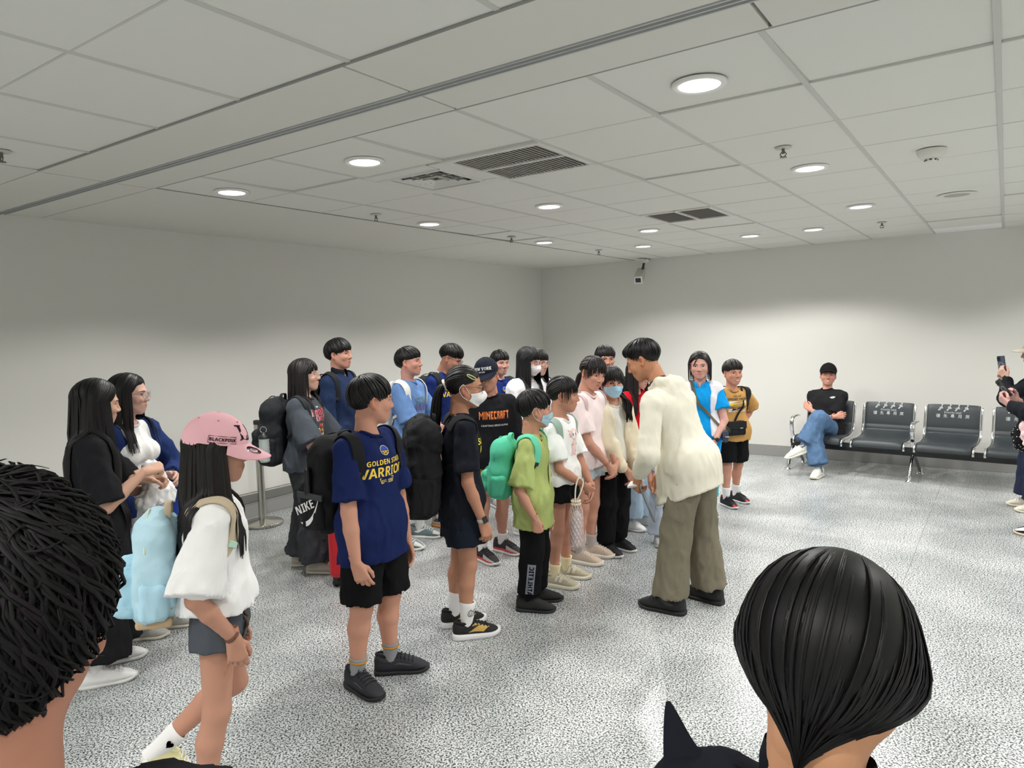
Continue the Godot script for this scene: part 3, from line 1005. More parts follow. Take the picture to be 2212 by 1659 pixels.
func make_top(R: Dictionary, t: Dictionary, off: Vector3) -> void:
	var H: float = R.H
	var w: float = R.w
	var HP: Vector3 = R.HP
	var NB: Vector3 = R.NB
	var CH: Vector3 = R.CH
	var T: Basis = R.T
	var T1: Basis = R.T1
	var SH: Array = R.SH
	var EL: Array = R.EL
	var WR: Array = R.WR
	var loose: float = t.get("loose", 0.016)
	var hem: float = t.get("hem", -0.06) * H     # along the spine, from the hips
	var arm: float = t.get("arm", 0.62)          # 0..1 upper arm, 1..2 forearm
	var HD := (T1.y + Vector3.UP * absf(R.P.get("lean", 0.0)) / 10.0).normalized()
	var al: float = t.get("arm_loose", loose * 0.5)
	var HM: Vector3 = HP + HD * hem
	var f := Field.new(R.lo - Vector3(0.05, 0, 0.05), Vector3(R.hi.x + 0.05, NB.y + 0.16, R.hi.z + 0.05), t.get("cell", 0.0105))
	var hw: float = (0.072 * H * w + loose * 1.1) * t.get("hem_w", 1.0)
	for s in [-1.0, 1.0]:
		f.cone(HP + Vector3(0.03 * H * s, 0.01 * H, 0), HM + Vector3(0.03 * H * s, 0, 0) - HD * 0.06, hw, hw, 0.03, Vector3.BACK, 0.9)
	if R.P.get("lean", 0.0) > 12.0:     # it hangs straight down from the chest
		f.cone(CH - T.z * 0.01, Vector3(HM.x, HM.y - 0.1, lerpf(HM.z, CH.z, 0.55)), 0.08 * H * w + loose, 0.105 * H * w + loose, 0.05, Vector3.BACK, 0.8)
	f.cone(HP + Vector3(0.042 * H, 0.0, 0), HP + Vector3(-0.042 * H, 0.0, 0), 0.062 * H * w + loose + 0.013, 0.062 * H * w + loose + 0.013, 0.03, Vector3.BACK, 0.95)
	f.cone(CH, HP + T1.y * 0.01 * H, 0.077 * H * w + loose, 0.077 * H * w + loose * 1.1, 0.05, T.z, 0.74)
	f.cone(CH + T.x * 0.03 * H, CH - T.x * 0.03 * H, 0.062 * H * w + loose * 0.9, 0.062 * H * w + loose * 0.9, 0.04, T.z, 0.82)
	for s in 2:
		f.cone(NB - T.y * 0.045, SH[s], 0.036 * H + 0.005 + loose * 0.12, 0.031 * H + 0.004 + loose * 0.2, 0.035)
		f.cone(SH[s].lerp(NB, 0.2), CH, 0.036 * H + loose * 0.3, 0.05 * H + loose * 0.5, 0.04)
	if t.get("bust", 0.0) > 0.0:
		for s in [-1.0, 1.0]:
			f.ell(CH + T.x * 0.042 * H * s - T.y * 0.01 * H + T.z * 0.05 * H, Vector3(0.042, 0.042, 0.04) * H * t.bust, 0.04)
	f.cut(HM, -T1.y)
	# the torso alone is what straps and prints lie on
	var torso := Field.new(f.o, f.o + Vector3.ONE * 0.02, f.h)
	torso.nx = f.nx
	torso.ny = f.ny
	torso.nz = f.nz
	torso.d = f.d.duplicate()
	if arm > 0.0:
		for s in 2:
			var ar: float = t.get("arm_r", 0.034) * H
			var st: float = t.get("cuff", 0.0)
			if arm <= 1.0:
				var e: Vector3 = SH[s].lerp(EL[s], arm)
				f.cone(SH[s], e, 0.031 * H + 0.004 + al * 0.4, ar + al, 0.014, Vector3.ZERO, 1.0, 1)
			else:
				var e: Vector3 = EL[s].lerp(WR[s], arm - 1.0)
				f.cone(SH[s], EL[s], 0.031 * H + 0.004 + al * 0.5, ar * 0.84 + al * 0.8, 0.014)
				f.cone(EL[s], e, ar * 0.86 + al * 0.9, (0.023 * H + al * 0.6) if st == 0.0 else 0.023 * H, 0.02, Vector3.ZERO, 1.0, 1)
				if st > 0.0:
					f.ell(EL[s].lerp(WR[s], arm - 1.17), Vector3.ONE * (ar * 0.9 + al * 0.5), 0.02)
	if t.has("hood"):
		for s in [-1.0, 1.0]:
			f.cone(NB + T.x * 0.058 * s + T.y * 0.015 + T.z * 0.035, NB + T.x * 0.07 * s + T.y * 0.02 - T.z * 0.045, 0.018, 0.026, 0.02)
			f.cone(NB + T.x * 0.07 * s + T.y * 0.02 - T.z * 0.045, NB - T.y * 0.035 - T.z * 0.1, 0.026, 0.04, 0.03)
		f.ell(NB - T.y * 0.06 - T.z * 0.1, Vector3(0.09, 0.07, 0.038), 0.04, T)
	# neck hole
	f.cone(NB - T.y * 0.005 + T.z * 0.012, NB + T.y * 0.14 + T.z * 0.02, 0.05 * R.hs + t.get("neck", 0.004), 0.06 * R.hs, 0.012, Vector3.ZERO, 1.0, 0, true)
	if t.has("open"):
		var g: float = t.open
		f.box((HP + NB) * 0.5 + T.z * 0.16 - T.y * 0.0, T, Vector3(g, 0.5 * H, 0.16), 0.02, 0.012, true)
		f.cone(NB + T.z * 0.05, CH + T.z * 0.16, 0.055, g, 0.02, Vector3.ZERO, 1.0, 0, true)
	f.crease(fold, t.get("crease", 0.009), Vector3(9.0, 5.0, 9.0), off)
	torso.crease(fold, t.get("crease", 0.009), Vector3(9.0, 5.0, 9.0), off)
	(R.fields as Array).append(torso)
	var b := Buf.new()
	f.net(b)
	var m := cloth(t.c)
	var called: String = t.get("name", "t_shirt")
	if t.has("c2"):      # a second colour below or above a line: sleeves or back panel
		pass
	var o := put(b, called, m, R.root)
	if t.has("label"):
		o.set_meta("label", t.label)
	R[called] = o
	R.shirt = o
	# collar
	if t.get("collar", true) and not t.has("open") and not t.has("hood"):
		var ring := PackedVector3Array()
		for k in 28:
			var an := TAU * k / 28
			var q: Vector3 = NB + T.x * sin(an) * (0.052 * R.hs + t.get("neck", 0.004)) + T.z * (0.012 + cos(an) * 0.054 * R.hs) + T.y * (0.05)
			var down := 0
			while torso.at(q) > 0.001 and down < 40:
				q -= T.y * 0.004
				down += 1
			ring.append(q)
		var sm := PackedVector3Array()
		for k in 28:
			sm.append((ring[k] * 2.0 + ring[(k + 1) % 28] + ring[(k + 27) % 28]) * 0.25)
		var cb := Buf.new()
		cb.tube(sm, [t.get("collar_r", 0.0075)], 8, false, true)
		put(cb, "collar", cloth(t.get("collar_c", (t.c as Color).darkened(0.06))), o)
	if t.has("stand"):      # a standing or folded collar
		var rows := []
		for k in 25:
			var an := -PI * 0.86 + TAU * 0.86 * k / 24
			var q := NB + T.x * sin(an + PI) * 0.058 + T.z * (0.012 + cos(an + PI) * 0.06) + T.y * (0.002 - 0.018 * cos(an + PI))
			rows.append(PackedVector3Array([q - T.y * 0.012, q + T.y * t.stand * 0.6 + T.z * 0.0, q + T.y * t.stand, q + T.y * t.stand * 0.6 + (q - NB).slide(T.y).normalized() * 0.006, q - T.y * 0.012 + (q - NB).slide(T.y).normalized() * 0.008]))
		var cb := Buf.new()
		cb.loft(rows, true, true)
		put(cb, "collar", cloth(t.get("collar_c", t.c)), o)


func make_bottom(R: Dictionary, t: Dictionary, off: Vector3) -> void:
	var H: float = R.H
	var w: float = R.w
	var HP: Vector3 = R.HP
	var HJ: Array = R.HJ
	var KN: Array = R.KN
	var AN: Array = R.AN
	var loose: float = t.get("loose", 0.02)
	var ln: float = t.get("len", 0.7)    # 0..1 thigh, 1..2 shin
	var f := Field.new(Vector3(R.lo.x - 0.05, R.lo.y, R.lo.z - 0.05), Vector3(R.hi.x + 0.05, HP.y + 0.17 * H, R.hi.z + 0.05), t.get("cell", 0.0105))
	f.cone(HP + Vector3(0.034 * H, 0.01 * H, 0), HP + Vector3(-0.034 * H, 0.01 * H, 0), 0.062 * H * w + 0.004, 0.062 * H * w + 0.004, 0.03, Vector3.BACK, 0.9)
	f.cone(HP, HP + (R.T1 as Basis).y * 0.07 * H, 0.082 * H * w, 0.075 * H * w, 0.02, Vector3.BACK, 0.76, 1)
	for s in 2:
		var r0 := 0.051 * H * sqrt(w) + loose * 0.6
		if ln <= 1.0:
			var e: Vector3 = HJ[s].lerp(KN[s], ln)
			f.cone(HJ[s], e, r0, (lerpf(0.052, 0.036, ln) * H + loose) * t.get("flare", 1.0), 0.02, Vector3.ZERO, 1.0, 1)
		else:
			var e: Vector3 = KN[s].lerp(AN[s], ln - 1.0)
			var rk := 0.036 * H + loose
			f.cone(HJ[s], KN[s], r0, rk, 0.02)
			f.cone(KN[s], e, rk, t.get("hem_r", 0.036) * H + loose * 0.7, 0.02, Vector3.ZERO, 1.0, 1)
			if t.get("cuffed", false):
				f.cone(e, KN[s].lerp(AN[s], 1.0), t.get("hem_r", 0.036) * H, 0.025 * H, 0.03)
			elif t.get("stack", false):
				f.ell(e + Vector3(0, 0.02, 0.015), Vector3(0.05, 0.035, 0.06) * H * 0.9, 0.03)
	if t.get("skirt", false):
		var e: Vector3 = (KN[0] + KN[1]) * 0.5
		e = HP.lerp(e, ln) if ln <= 1.0 else e.lerp((AN[0] + AN[1]) * 0.5, ln - 1.0)
		f.cone(HP, e, 0.09 * H, 0.12 * H, 0.03, Vector3.BACK, 0.85, 1)
	f.crease(fold, t.get("crease", 0.007), Vector3(10.0, 5.0, 10.0), off + Vector3(3, 1, 8))
	var b := Buf.new()
	f.net(b)
	var o := put(b, t.get("name", "shorts"), cloth(t.c), R.root)
	R.bottom = o
	R.bottom_field = f


# ---------------------------------------------------------------- shoes and socks
func shoe_row(z: float, l: float) -> Array:
	var zs := [0.0, 0.03, 0.1, 0.2, 0.32, 0.42, 0.52, 0.64, 0.76, 0.87, 0.95, 1.0]
	var ws := [0.06, 0.105, 0.132, 0.142, 0.14, 0.14, 0.146, 0.158, 0.162, 0.144, 0.1, 0.035]
	var hs2 := [0.28, 0.36, 0.375, 0.34, 0.335, 0.36, 0.335, 0.285, 0.235, 0.19, 0.145, 0.09]
	for k in 11:
		if z <= zs[k + 1]:
			var u: float = (z - zs[k]) / (zs[k + 1] - zs[k])
			return [lerpf(ws[k], ws[k + 1], u) * l, lerpf(hs2[k], hs2[k + 1], u) * l]
	return [ws[11] * l, hs2[11] * l]


func upper_pt(z: float, an: float, l: float, lift := 0.0, wide := 1.0) -> Vector3:
	var r := shoe_row(z, l)
	var st := 0.085 * l
	var ca := cos(an)
	var sa := sin(an)
	var bend := 0.012 * l * sin(z * PI)
	return Vector3(bend + signf(ca) * pow(absf(ca), 0.7) * (r[0] * wide + lift), st + pow(maxf(sa, 0.0), 0.75) * (r[1] - st) + lift * sa, (z - 0.3) * l)


func make_foot(R: Dictionary, s: int) -> void:
	var sh: Dictionary = R.P.shoes
	var H: float = R.H
	var l: float = R.P.get("shoe_len", 0.168 * H)
	var AN: Vector3 = R.AN[s]
	var KN: Vector3 = R.KN[s]
	var fb: Basis = R.foot_b[s]
	var lift: float = AN.y - 0.052 * H
	var pos := Vector3(AN.x, lift, AN.z)
	var mir := 1.0 if s == 0 else -1.0
	# pitched about the ball of the foot when the heel is off the ground
	var X := Transform3D(fb, pos) * Transform3D(Basis.from_scale(Vector3(mir, 1, 1)), Vector3.ZERO)
	var b := Buf.new()
	var rows := []
	var zz := [0.0, 0.012, 0.04, 0.1, 0.2, 0.3, 0.38, 0.46, 0.54, 0.62, 0.7, 0.78, 0.86, 0.92, 0.96, 0.985, 1.0]
	for z: float in zz:
		var row := PackedVector3Array()
		for k in 13:
			row.append(upper_pt(z, PI * k / 12.0, l))
		row.append(Vector3(-row[0].x * 0.4, 0.06 * l, row[0].z))
		row.append(Vector3(row[0].x * 0.4, 0.06 * l, row[0].z))
		rows.append(row)
	b.loft(rows)
	var bb := Buf.new()
	bb.add(b, X)
	var o := put(bb, "shoe", vinyl(sh.c, sh.get("rough", 0.75)), R.root)
	# sole
	b = Buf.new()
	rows = []
	var sole_h: float = sh.get("sole_h", 0.08) * l
	for z: float in zz:
		var r := shoe_row(z, l)
		var bend := 0.012 * l * sin(z * PI)
		var spring := maxf(0.0, z - 0.75) * maxf(0.0, z - 0.75) * 0.8 * l
		var wd: float = r[0] * 1.06 + 0.002
		var zp := (z - 0.3) * l + (z - 0.5) * 0.02 * l
		var top := sole_h * (1.15 - 0.3 * z)
		var row := PackedVector3Array()
		for q in [[-0.92, 0.0], [-1.0, 0.006], [-1.03, top * 0.6], [-0.99, top], [0.99, top], [1.03, top * 0.6], [1.0, 0.006], [0.92, 0.0]]:
			row.append(Vector3(bend - q[0] * wd, q[1] + spring, zp))
		rows.append(row)
	b.loft(rows)
	bb = Buf.new()
	bb.add(b, X)
	put(bb, "sole", vinyl(sh.get("sole", hue(235, 235, 232)), 0.6), o)
	# collar opening
	b = Buf.new()
	var ring := PackedVector3Array()
	for k in 18:
		var an := TAU * k / 18
		var zq := 0.2 + 0.165 * cos(an)
		var r := shoe_row(clampf(zq, 0.02, 1.0), l)
		ring.append(Vector3(0.004 + sin(an) * r[0] * 0.62, r[1] * (0.985 if cos(an) < 0.3 else 1.0), (zq - 0.3) * l))
	b.tube(ring, [0.028 * l], 8, false, true)
	bb = Buf.new()
	bb.add(b, X)
	put(bb, "ankle_collar", vinyl(sh.get("trim", (sh.c as Color).darkened(0.25)), 0.85), o)
	# laces or a strap
	b = Buf.new()
	var nl: int = sh.get("laces", 5)
	for k in nl:
		var z := 0.42 + 0.28 * k / maxf(nl - 1, 1)
		var path := PackedVector3Array()
		var nr := PackedVector3Array()
		for q in 7:
			var an := PI * (0.27 + 0.46 * q / 6.0)
			path.append(upper_pt(z + (0.012 if q % 2 == 0 else 0.0), an, l, 0.0025))
			nr.append(Vector3(cos(an), sin(an), 0))
		b.ribbon(path, nr, sh.get("lace_w", 0.006), 0.004, 8)
	if nl > 1:
		var p0 := upper_pt(0.42, PI / 2, l, 0.004)
		for e in [-1.0, 1.0]:
			b.tube(curve(PackedVector3Array([p0, p0 + Vector3(0.014 * e, 0.008, 0.004), p0 + Vector3(0.022 * e, -0.004, 0.012), p0 + Vector3(0.006 * e, 0.002, 0.01)]), 3), [0.0018], 5)
	bb = Buf.new()
	bb.add(b, X)
	put(bb, "laces" if nl > 1 else "strap", vinyl(sh.get("lace", hue(230, 230, 228)), 0.9), o)
	# coloured panels: [z0, z1, a0, a1, colour] on both sides, angles in degrees from the sole
	for pn: Array in sh.get("panels", []):
		b = Buf.new()
		for side in 2:
			rows = []
			for q in 9:
				var row := PackedVector3Array()
				for k in 5:
					var u: float = q / 8.0
					var v: float = k / 4.0
					var slant: float = pn[5] if pn.size() > 5 else 0.0
					var an := deg_to_rad(lerpf(pn[2], pn[3], v))
					var z: float = clampf(lerpf(pn[0], pn[1], u) + slant * v, 0.0, 1.0)
					row.append(upper_pt(z, an if side == 0 else PI - an, l, 0.0022))
				if side == 1:
					row.reverse()
				rows.append(row)
			b.loft(rows, false, false)
		bb = Buf.new()
		bb.add(b, X)
		put(bb, "side_panel", vinyl(pn[4], 0.5), o)
	# a curved tick on the sides
	if sh.has("tick"):
		b = Buf.new()
		for side in 2:
			rows = []
			for q in 13:
				var u := q / 12.0
				var zc := lerpf(0.18, 0.62, u)
				var ac := 20.0 + 42.0 * u * u + 14.0 * (1.0 - u) * (1.0 - u) * 0.0
				var hw := 11.0 * sin(PI * minf(u * 1.15 + 0.03, 1.0)) * (1.0 - u * 0.6) + 1.0
				var row := PackedVector3Array()
				for e in [-1.0, 0.0, 1.0]:
					var an := deg_to_rad(ac + e * hw)
					row.append(upper_pt(zc, an if side == 0 else PI - an, l, 0.0034))
				if side == 1:
					row.reverse()
				rows.append(row)
			b.loft(rows, false, false)
		bb = Buf.new()
		bb.add(b, X)
		put(bb, "side_mark", vinyl(sh.tick, 0.5), o)
	# sock
	if R.P.has("sock"):
		var sk: Dictionary = R.P.sock
		var top: float = sk.get("h", 0.16)
		var u := (KN - AN).normalized()
		b = Buf.new()
		rows = []
		var x := u.cross(Vector3.BACK).normalized()
		var z2 := x.cross(u).normalized()
		var n := 9
		for k in n:
			var hh := lerpf(-0.035, top - 0.052 * H, float(k) / (n - 1))
			var rr := 0.0205 * H + maxf(hh, 0.0) * 0.11 + 0.0015 + (0.0012 if k % 2 == 0 else 0.0)
			var row := PackedVector3Array()
			for q in 16:
				var an := TAU * q / 16
				row.append(AN + u * hh + (x * cos(an) - z2 * sin(an)) * rr)
			rows.append(row)
		var last: PackedVector3Array = rows[n - 1]
		var inner := PackedVector3Array()
		for q in last:
			inner.append(q.lerp(AN + u * (top - 0.052 * H), 0.25) - u * 0.004)
		rows.append(inner)
		b.loft(rows, true, false)
		var so := put(b, "sock", cloth(sk.c), R.root)
		R["sock%d" % s] = so
		if sk.has("stripe"):
			b = Buf.new()
			var row := PackedVector3Array()
			for q in 16:
				var an := TAU * q / 16
				row.append(AN + u * (top - 0.052 * H - 0.02) + (x * cos(an) + z2 * sin(an)) * (0.0205 * H + (top - 0.052 * H - 0.02) * 0.11 + 0.004))
			b.tube(row, [0.004], 6, false, true)
			put(b, "stripe", cloth(sk.stripe), so)


# ---------------------------------------------------------------- hair, caps, masks, glasses (all in the head's own space)
const SC := Vector3(0, 0.028, -0.014)
const SR := Vector3(0.079, 0.089, 0.0965)


func table(tb: Array, p: Vector3) -> float:
	var a := absf(rad_to_deg(atan2(p.x, p.z - SC.z * 0.5))) / 30.0
	var k := mini(int(a), 5)
	return lerpf(tb[k], tb[k + 1], a - k)


func lock(b: Buf, pts: PackedVector3Array, w: float, th: float, c: Color, blunt := 0.25) -> void:
	var rows := []
	var m := pts.size()
	if m < 3:
		return
	for k in m:
		var t := (pts[mini(k + 1, m - 1)] - pts[maxi(k - 1, 0)]).normalized()
		var nn := pts[k] - SC
		nn.y = maxf(nn.y, 0.0) * 0.8
		nn = (nn - t * nn.dot(t)).normalized()
		var x := t.cross(nn)
		var u := float(k) / (m - 1)
		var tp := minf(1.0, 0.55 + u * 3.0) * (1.0 if u < 0.6 else lerpf(1.0, blunt, (u - 0.6) / 0.4))
		var row := PackedVector3Array()
		for q in 4:
			var an := -TAU * (q + 0.5) / 4.0
			row.append(pts[k] + x * (cos(an) * w * tp) + nn * (sin(an) * th * tp))
		rows.append(row)
	b.col = c
	b.loft(rows, true, true)


func scalp(dir: Vector3, lift: float) -> Vector3:
	return SC + dir * (SR + Vector3.ONE * lift)


# skull cap of hair down to the hairline
func hair_cap(b: Buf, tb: Array, lift: float, c: Color) -> void:
	var rows := []
	var crown := Vector3(0, 0.93, -0.36).normalized()
	var e1 := (Vector3.BACK - crown * crown.z).normalized()
	var e2 := crown.cross(e1)
	var m := 48
	var cols := []
	for q in m:
		var ph := -TAU * q / m
		var tan := e1 * cos(ph) + e2 * sin(ph)
		var th := 0.05
		while th < 2.6:
			var p := scalp((crown * cos(th) + tan * sin(th)).normalized(), lift)
			if p.y < table(tb, p):
				break
			th += 0.03
		cols.append(th)
	for k in 13:
		var row := PackedVector3Array()
		for q in m:
			var ph := -TAU * q / m
			var tan := e1 * cos(ph) + e2 * sin(ph)
			var th: float = 0.02 + (cols[q] - 0.02) * k / 12.0
			row.append(scalp((crown * cos(th) + tan * sin(th)).normalized(), lift - (0.006 if k == 12 else 0.0)))
		rows.append(row)
	b.col = c
	b.loft(rows, true, true)


func over_ear(p: Vector3) -> Vector3:
	var y := (p.y + 0.008) / 0.042
	var z := (p.z + 0.016) / 0.034
	return Vector3(signf(p.x) * 0.015 * exp(-y * y - z * z), 0, 0) if absf(p.x) > 0.05 else Vector3.ZERO


func push_out(R: Dictionary, p: Vector3, need: float) -> Vector3:
	var hx: Transform3D = R.HX
	var q := hx * p
	for f: Field in R.fields:
		for tries in 3:
			var d := f.at(q)
			if d < need:
				var g := f.grad(q)
				g.y *= 0.2
				q += g * (need - d)
	return hx.affine_inverse() * q


func make_hair(R: Dictionary, list: Array) -> void:
	var b := Buf.new()
	var r := RandomNumberGenerator.new()
	r.seed = int(R.P.pos[0] * 1000.0) + int(R.H * 7919)
	var base: Color = R.P.get("hair_c", lin(27, 25, 26)) * 0.65
	var hx: Transform3D = R.HX
	var inv := hx.basis.inverse()
	var down := (inv * Vector3.DOWN).normalized()
	for h: Dictionary in list:
		var n: int = int(h.get("n", 200) * 0.75)
		var tb: Array = h.get("tb", [0.03, 0.03, 0.01, 0.0, -0.04, -0.065, -0.07])
		var w: float = h.get("w", 0.0075) * 1.12
		var lift: float = h.get("lift", 0.012) * 0.72
		var tk: float = h.get("th", 0.0035)
		match h.k:
			"cap":
				hair_cap(b, tb, h.get("lift", 0.003), base)
			"crop":      # hair falling from the crown to a line
				var crown: Vector3 = (h.get("crown", Vector3(0.0, 0.9, -0.42)) as Vector3).normalized()
				var e1 := (Vector3.BACK - crown * crown.z).normalized()
				var e2 := crown.cross(e1)
				var a0: float = h.get("from", -180.0)
				var a1: float = h.get("to", 180.0)
				for j in n:
					var ph := deg_to_rad(lerpf(a0, a1, (j + r.randf()) / n))
					var sw: float = r.randf_range(-0.25, 0.25) + h.get("swirl", 0.0)
					var lf := lift * r.randf_range(0.25, 1.0)
					var th := r.randf_range(0.02, h.get("start", 0.75))
					var pts := PackedVector3Array()
					var jit: float = r.randf_range(-0.012, 0.008) * h.get("jag", 1.0)
					var quiff: float = h.get("quiff", 0.0)
					var hang := false
					var p := Vector3.ZERO
					for step in 40:
						if not hang:
							var a: float = ph + sw * th + h.get("wave", 0.0) * sin(th * 9.0 + j)
							var dir := (crown * cos(th) + (e1 * cos(a) + e2 * sin(a)) * sin(th)).normalized()
							var bulge: float = (lf + h.get("wave", 0.0) * 0.05 * cos(th * 9.0 + j)) * (0.6 + 0.4 * sin(minf(th, 1.6)))
							if quiff > 0.0 and dir.z > 0.0:
								bulge += quiff * dir.z * dir.z * clampf(th - 0.4, 0.0, 1.0)
							if p != Vector3.ZERO and not h.has("hang"):
								bulge *= clampf((p.y - table(tb, p)) / 0.045, 0.15, 1.0)
							p = scalp(dir, bulge)
							hang = h.has("hang") and dir.y < -0.12
						else:
							var out := Vector3(p.x, 0, p.z + 0.01).normalized()
							p += (down * 0.985 + out * h.get("out", 0.04)).normalized() * 0.02
							p = push_out(R, p, 0.008 + lf * 0.4)
						if p.y < table(tb, p) + jit:
							break
						if pts.size() == 0 or pts[pts.size() - 1].distance_to(p) > 0.006:
							pts.append(p)
						th += 0.12
					var sh := r.randf_range(0.75, 1.5)
					lock(b, pts, w * r.randf_range(0.7, 1.2), tk, Color(base.r * sh, base.g * sh, base.b * sh), h.get("blunt", 0.25))
			"part":      # long hair falling to both sides of a parting
				var pl: float = h.get("len", 0.3)
				var px: float = h.get("px", 0.0)
				var inner: float = h.get("inner", 62.0)
				for j in n:
					var sg := -1.0 if j % 2 == 0 else 1.0
					var u := r.randf()
					var al := deg_to_rad(lerpf(48.0, 165.0, u))
					var d0 := Vector3(px, sin(al), cos(al)).normalized()
					var az := deg_to_rad(lerpf(inner, 178.0, pow(u, 0.85)) + r.randf_range(-6, 6))
					var d1 := Vector3(sg * sin(az), -0.16, cos(az)).normalized()
					var lf := lift * r.randf_range(0.3, 1.0)
					var pts := PackedVector3Array()
					var p := Vector3.ZERO
					for s in 11:
						var v := s / 10.0
						var dir := d0.slerp(d1, v)
						p = scalp(dir, lf * (0.5 + 0.5 * sin(v * PI * 0.6)))
						p += over_ear(p)
						pts.append(p)
					var end := -pl * r.randf_range(0.86, 1.04)
					var wav := r.randf() * TAU
					var wv: float = h.get("wave", 0.0)
					var ou: float = h.get("out", 0.06) * r.randf_range(0.4, 1.2)
					var hz: float = h.get("fwd", 0.0)
					var k := 0
					while p.dot(-down) > end and k < 40:
						var out := Vector3(p.x, 0, p.z + 0.02).normalized()
						p += (down + out * ou * (1.0 if k < 7 else -0.3) + Vector3(0, 0, hz)).normalized() * 0.024
						if wv > 0.0:
							p += Vector3(sin(wav + k * 1.1), 0, cos(wav + k * 1.1)) * wv
						p = push_out(R, p, 0.007 + lf * 0.5)
						pts.append(p)
						k += 1
					var sh := r.randf_range(0.75, 1.45)
					if h.has("below"):
						while pts.size() > 0 and pts[0].y > h.below:
							pts.remove_at(0)
					lock(b, pts, w * r.randf_range(0.75, 1.25), tk, Color(base.r * sh, base.g * sh, base.b * sh), 0.15)
			"tie":       # combed back to a tie, with a tail
				var T0: Vector3 = h.at
				var dt := ((T0 - SC) / SR).normalized()
				var hair_w: float = h.get("strand", w)
				for j in n:
					var u := float(j) / n
					var az := deg_to_rad(-178.0 + 356.0 * u)
					var e0: float = [0.62, 0.58, 0.32, 0.08, -0.22, -0.5, -0.58][mini(int(absf(rad_to_deg(az)) / 30.0), 6)]
					e0 -= h.get("cover", 0.0) * sin(absf(az))
					var ele: float = e0 + r.randf() * r.randf() * h.get("deep", 0.9)
					var d0 := Vector3(sin(az) * cos(ele), sin(ele), cos(az) * cos(ele)).normalized()
					if d0.dot(dt) > 0.985:
						continue
					var lf := lift * r.randf_range(0.1, 1.0)
					var pts := PackedVector3Array()
					for s in 15:
						var v := s / 14.0
						var dir := d0.slerp(dt, v)
						var q := scalp(dir, lf * (0.35 + 0.65 * sin(v * PI * 0.85)))
						if h.has("cover"):
							q += over_ear(q)
						pts.append(q.lerp(T0, clampf((v - 0.8) / 0.2, 0.0, 1.0) * 0.8))
					var sh := r.randf_range(0.7, 1.6)
					lock(b, pts, hair_w * r.randf_range(0.7, 1.2), tk, Color(base.r * sh, base.g * sh, base.b * sh), 0.6)
				if h.has("tail"):
					var path: PackedVector3Array = h.tail
					var cv := curve(path, 4)
					var nt: int = h.get("nt", 90)
					var spread: float = h.get("spread", 0.03)
					for j in nt:
						var an := r.randf() * TAU
						var rad := sqrt(r.randf())
						var pts := PackedVector3Array()
						var cutoff := r.randf_range(0.82, 1.0)
						for k in cv.size():
							var u := float(k) / (cv.size() - 1)
							if u > cutoff:
								break
							var sp := spread * (0.35 + 0.65 * sin(minf(u * 1.4, 1.0) * PI * 0.5)) * (1.0 - 0.45 * maxf(u - 0.6, 0.0) / 0.4)
							if u < 0.06:
								sp *= 0.55
							var wv: float = h.get("wave", 0.0)
							pts.append(cv[k] + Vector3(cos(an) * rad * sp + wv * sin(k * 0.9 + an), 0, sin(an) * rad * sp * 0.75 + wv * cos(k * 0.9 + an)))
						var sh := r.randf_range(0.7, 1.5)
						lock(b, pts, w * r.randf_range(0.7, 1.1), tk, Color(base.r * sh, base.g * sh, base.b * sh), 0.15)
			"curls":     # loose curls standing off the skull
				for j in n:
					var z := r.randf_range(-0.35, 1.0)
					var az := r.randf() * TAU
					var dir := Vector3(sin(az) * sqrt(1.0 - z * z), z, cos(az) * sqrt(1.0 - z * z))
					var p0 := scalp(dir, 0.0)
					if p0.y < table(tb, p0):
						continue
					var t1 := dir.cross(Vector3(r.randf_range(-1, 1), r.randf_range(-1, 1), r.randf_range(-1, 1))).normalized()
					var t2 := dir.cross(t1)
					var drift := (Vector3(0, -0.6, 0) + t1 * 0.5).slide(dir).normalized()
					var rad := r.randf_range(0.006, 0.016)
					var pts := PackedVector3Array()
					var ln := lift * r.randf_range(0.45, 1.15)
					var ph := r.randf() * TAU
					for s in 11:
						var v := s / 10.0
						var a: float = ph + v * TAU * h.get("turns", 1.35)
						pts.append(p0 + dir * (ln * sin(v * PI * 0.62) + 0.002) + drift * (0.034 * v) + (t1 * cos(a) + t2 * sin(a)) * rad * minf(v * 3.0, 1.0))
					var sh := r.randf_range(0.7, 1.5)
					lock(b, pts, w * r.randf_range(0.7, 1.2), tk, Color(base.r * sh, base.g * sh, base.b * sh), 0.3)
	var bb := Buf.new()
	bb.add(b, hx)
	var m := mat("hair_soft" if R.P.has("soft") else "hair", Color.WHITE, 0.7 if R.P.has("soft") else 0.48, 0.0, 0.4)
	R.hair = put(bb, "hair", m, R.root)


func cap_pt(az: float, ele: float, lift := 0.0) -> Vector3:
	# the dome of a cap: az from the front, ele 0 at the brim
	var d := Vector3(sin(az) * cos(ele), sin(ele), cos(az) * cos(ele))
	return Vector3(0, 0.034, -0.012) + d * (Vector3(0.09, 0.102, 0.109) + Vector3.ONE * lift)


func brim_pt(u: float, v: float, opt: Dictionary) -> Vector3:
	# u -1..1 across, v 0..1 from the dome outwards
	var az := u * deg_to_rad(68.0)
	var root := cap_pt(az, 0.06, -0.002)
	var ln: float = opt.get("brim", 0.075) * pow(maxf(0.0, 1.0 - pow(absf(u), 2.4)), 0.6)
	var drop: float = opt.get("droop", 0.3)
	var x := root.x * (1.0 + 0.02 * v)
	return Vector3(x, root.y - ln * v * drop - x * x * opt.get("curl", 3.4) * v, root.z + ln * v)


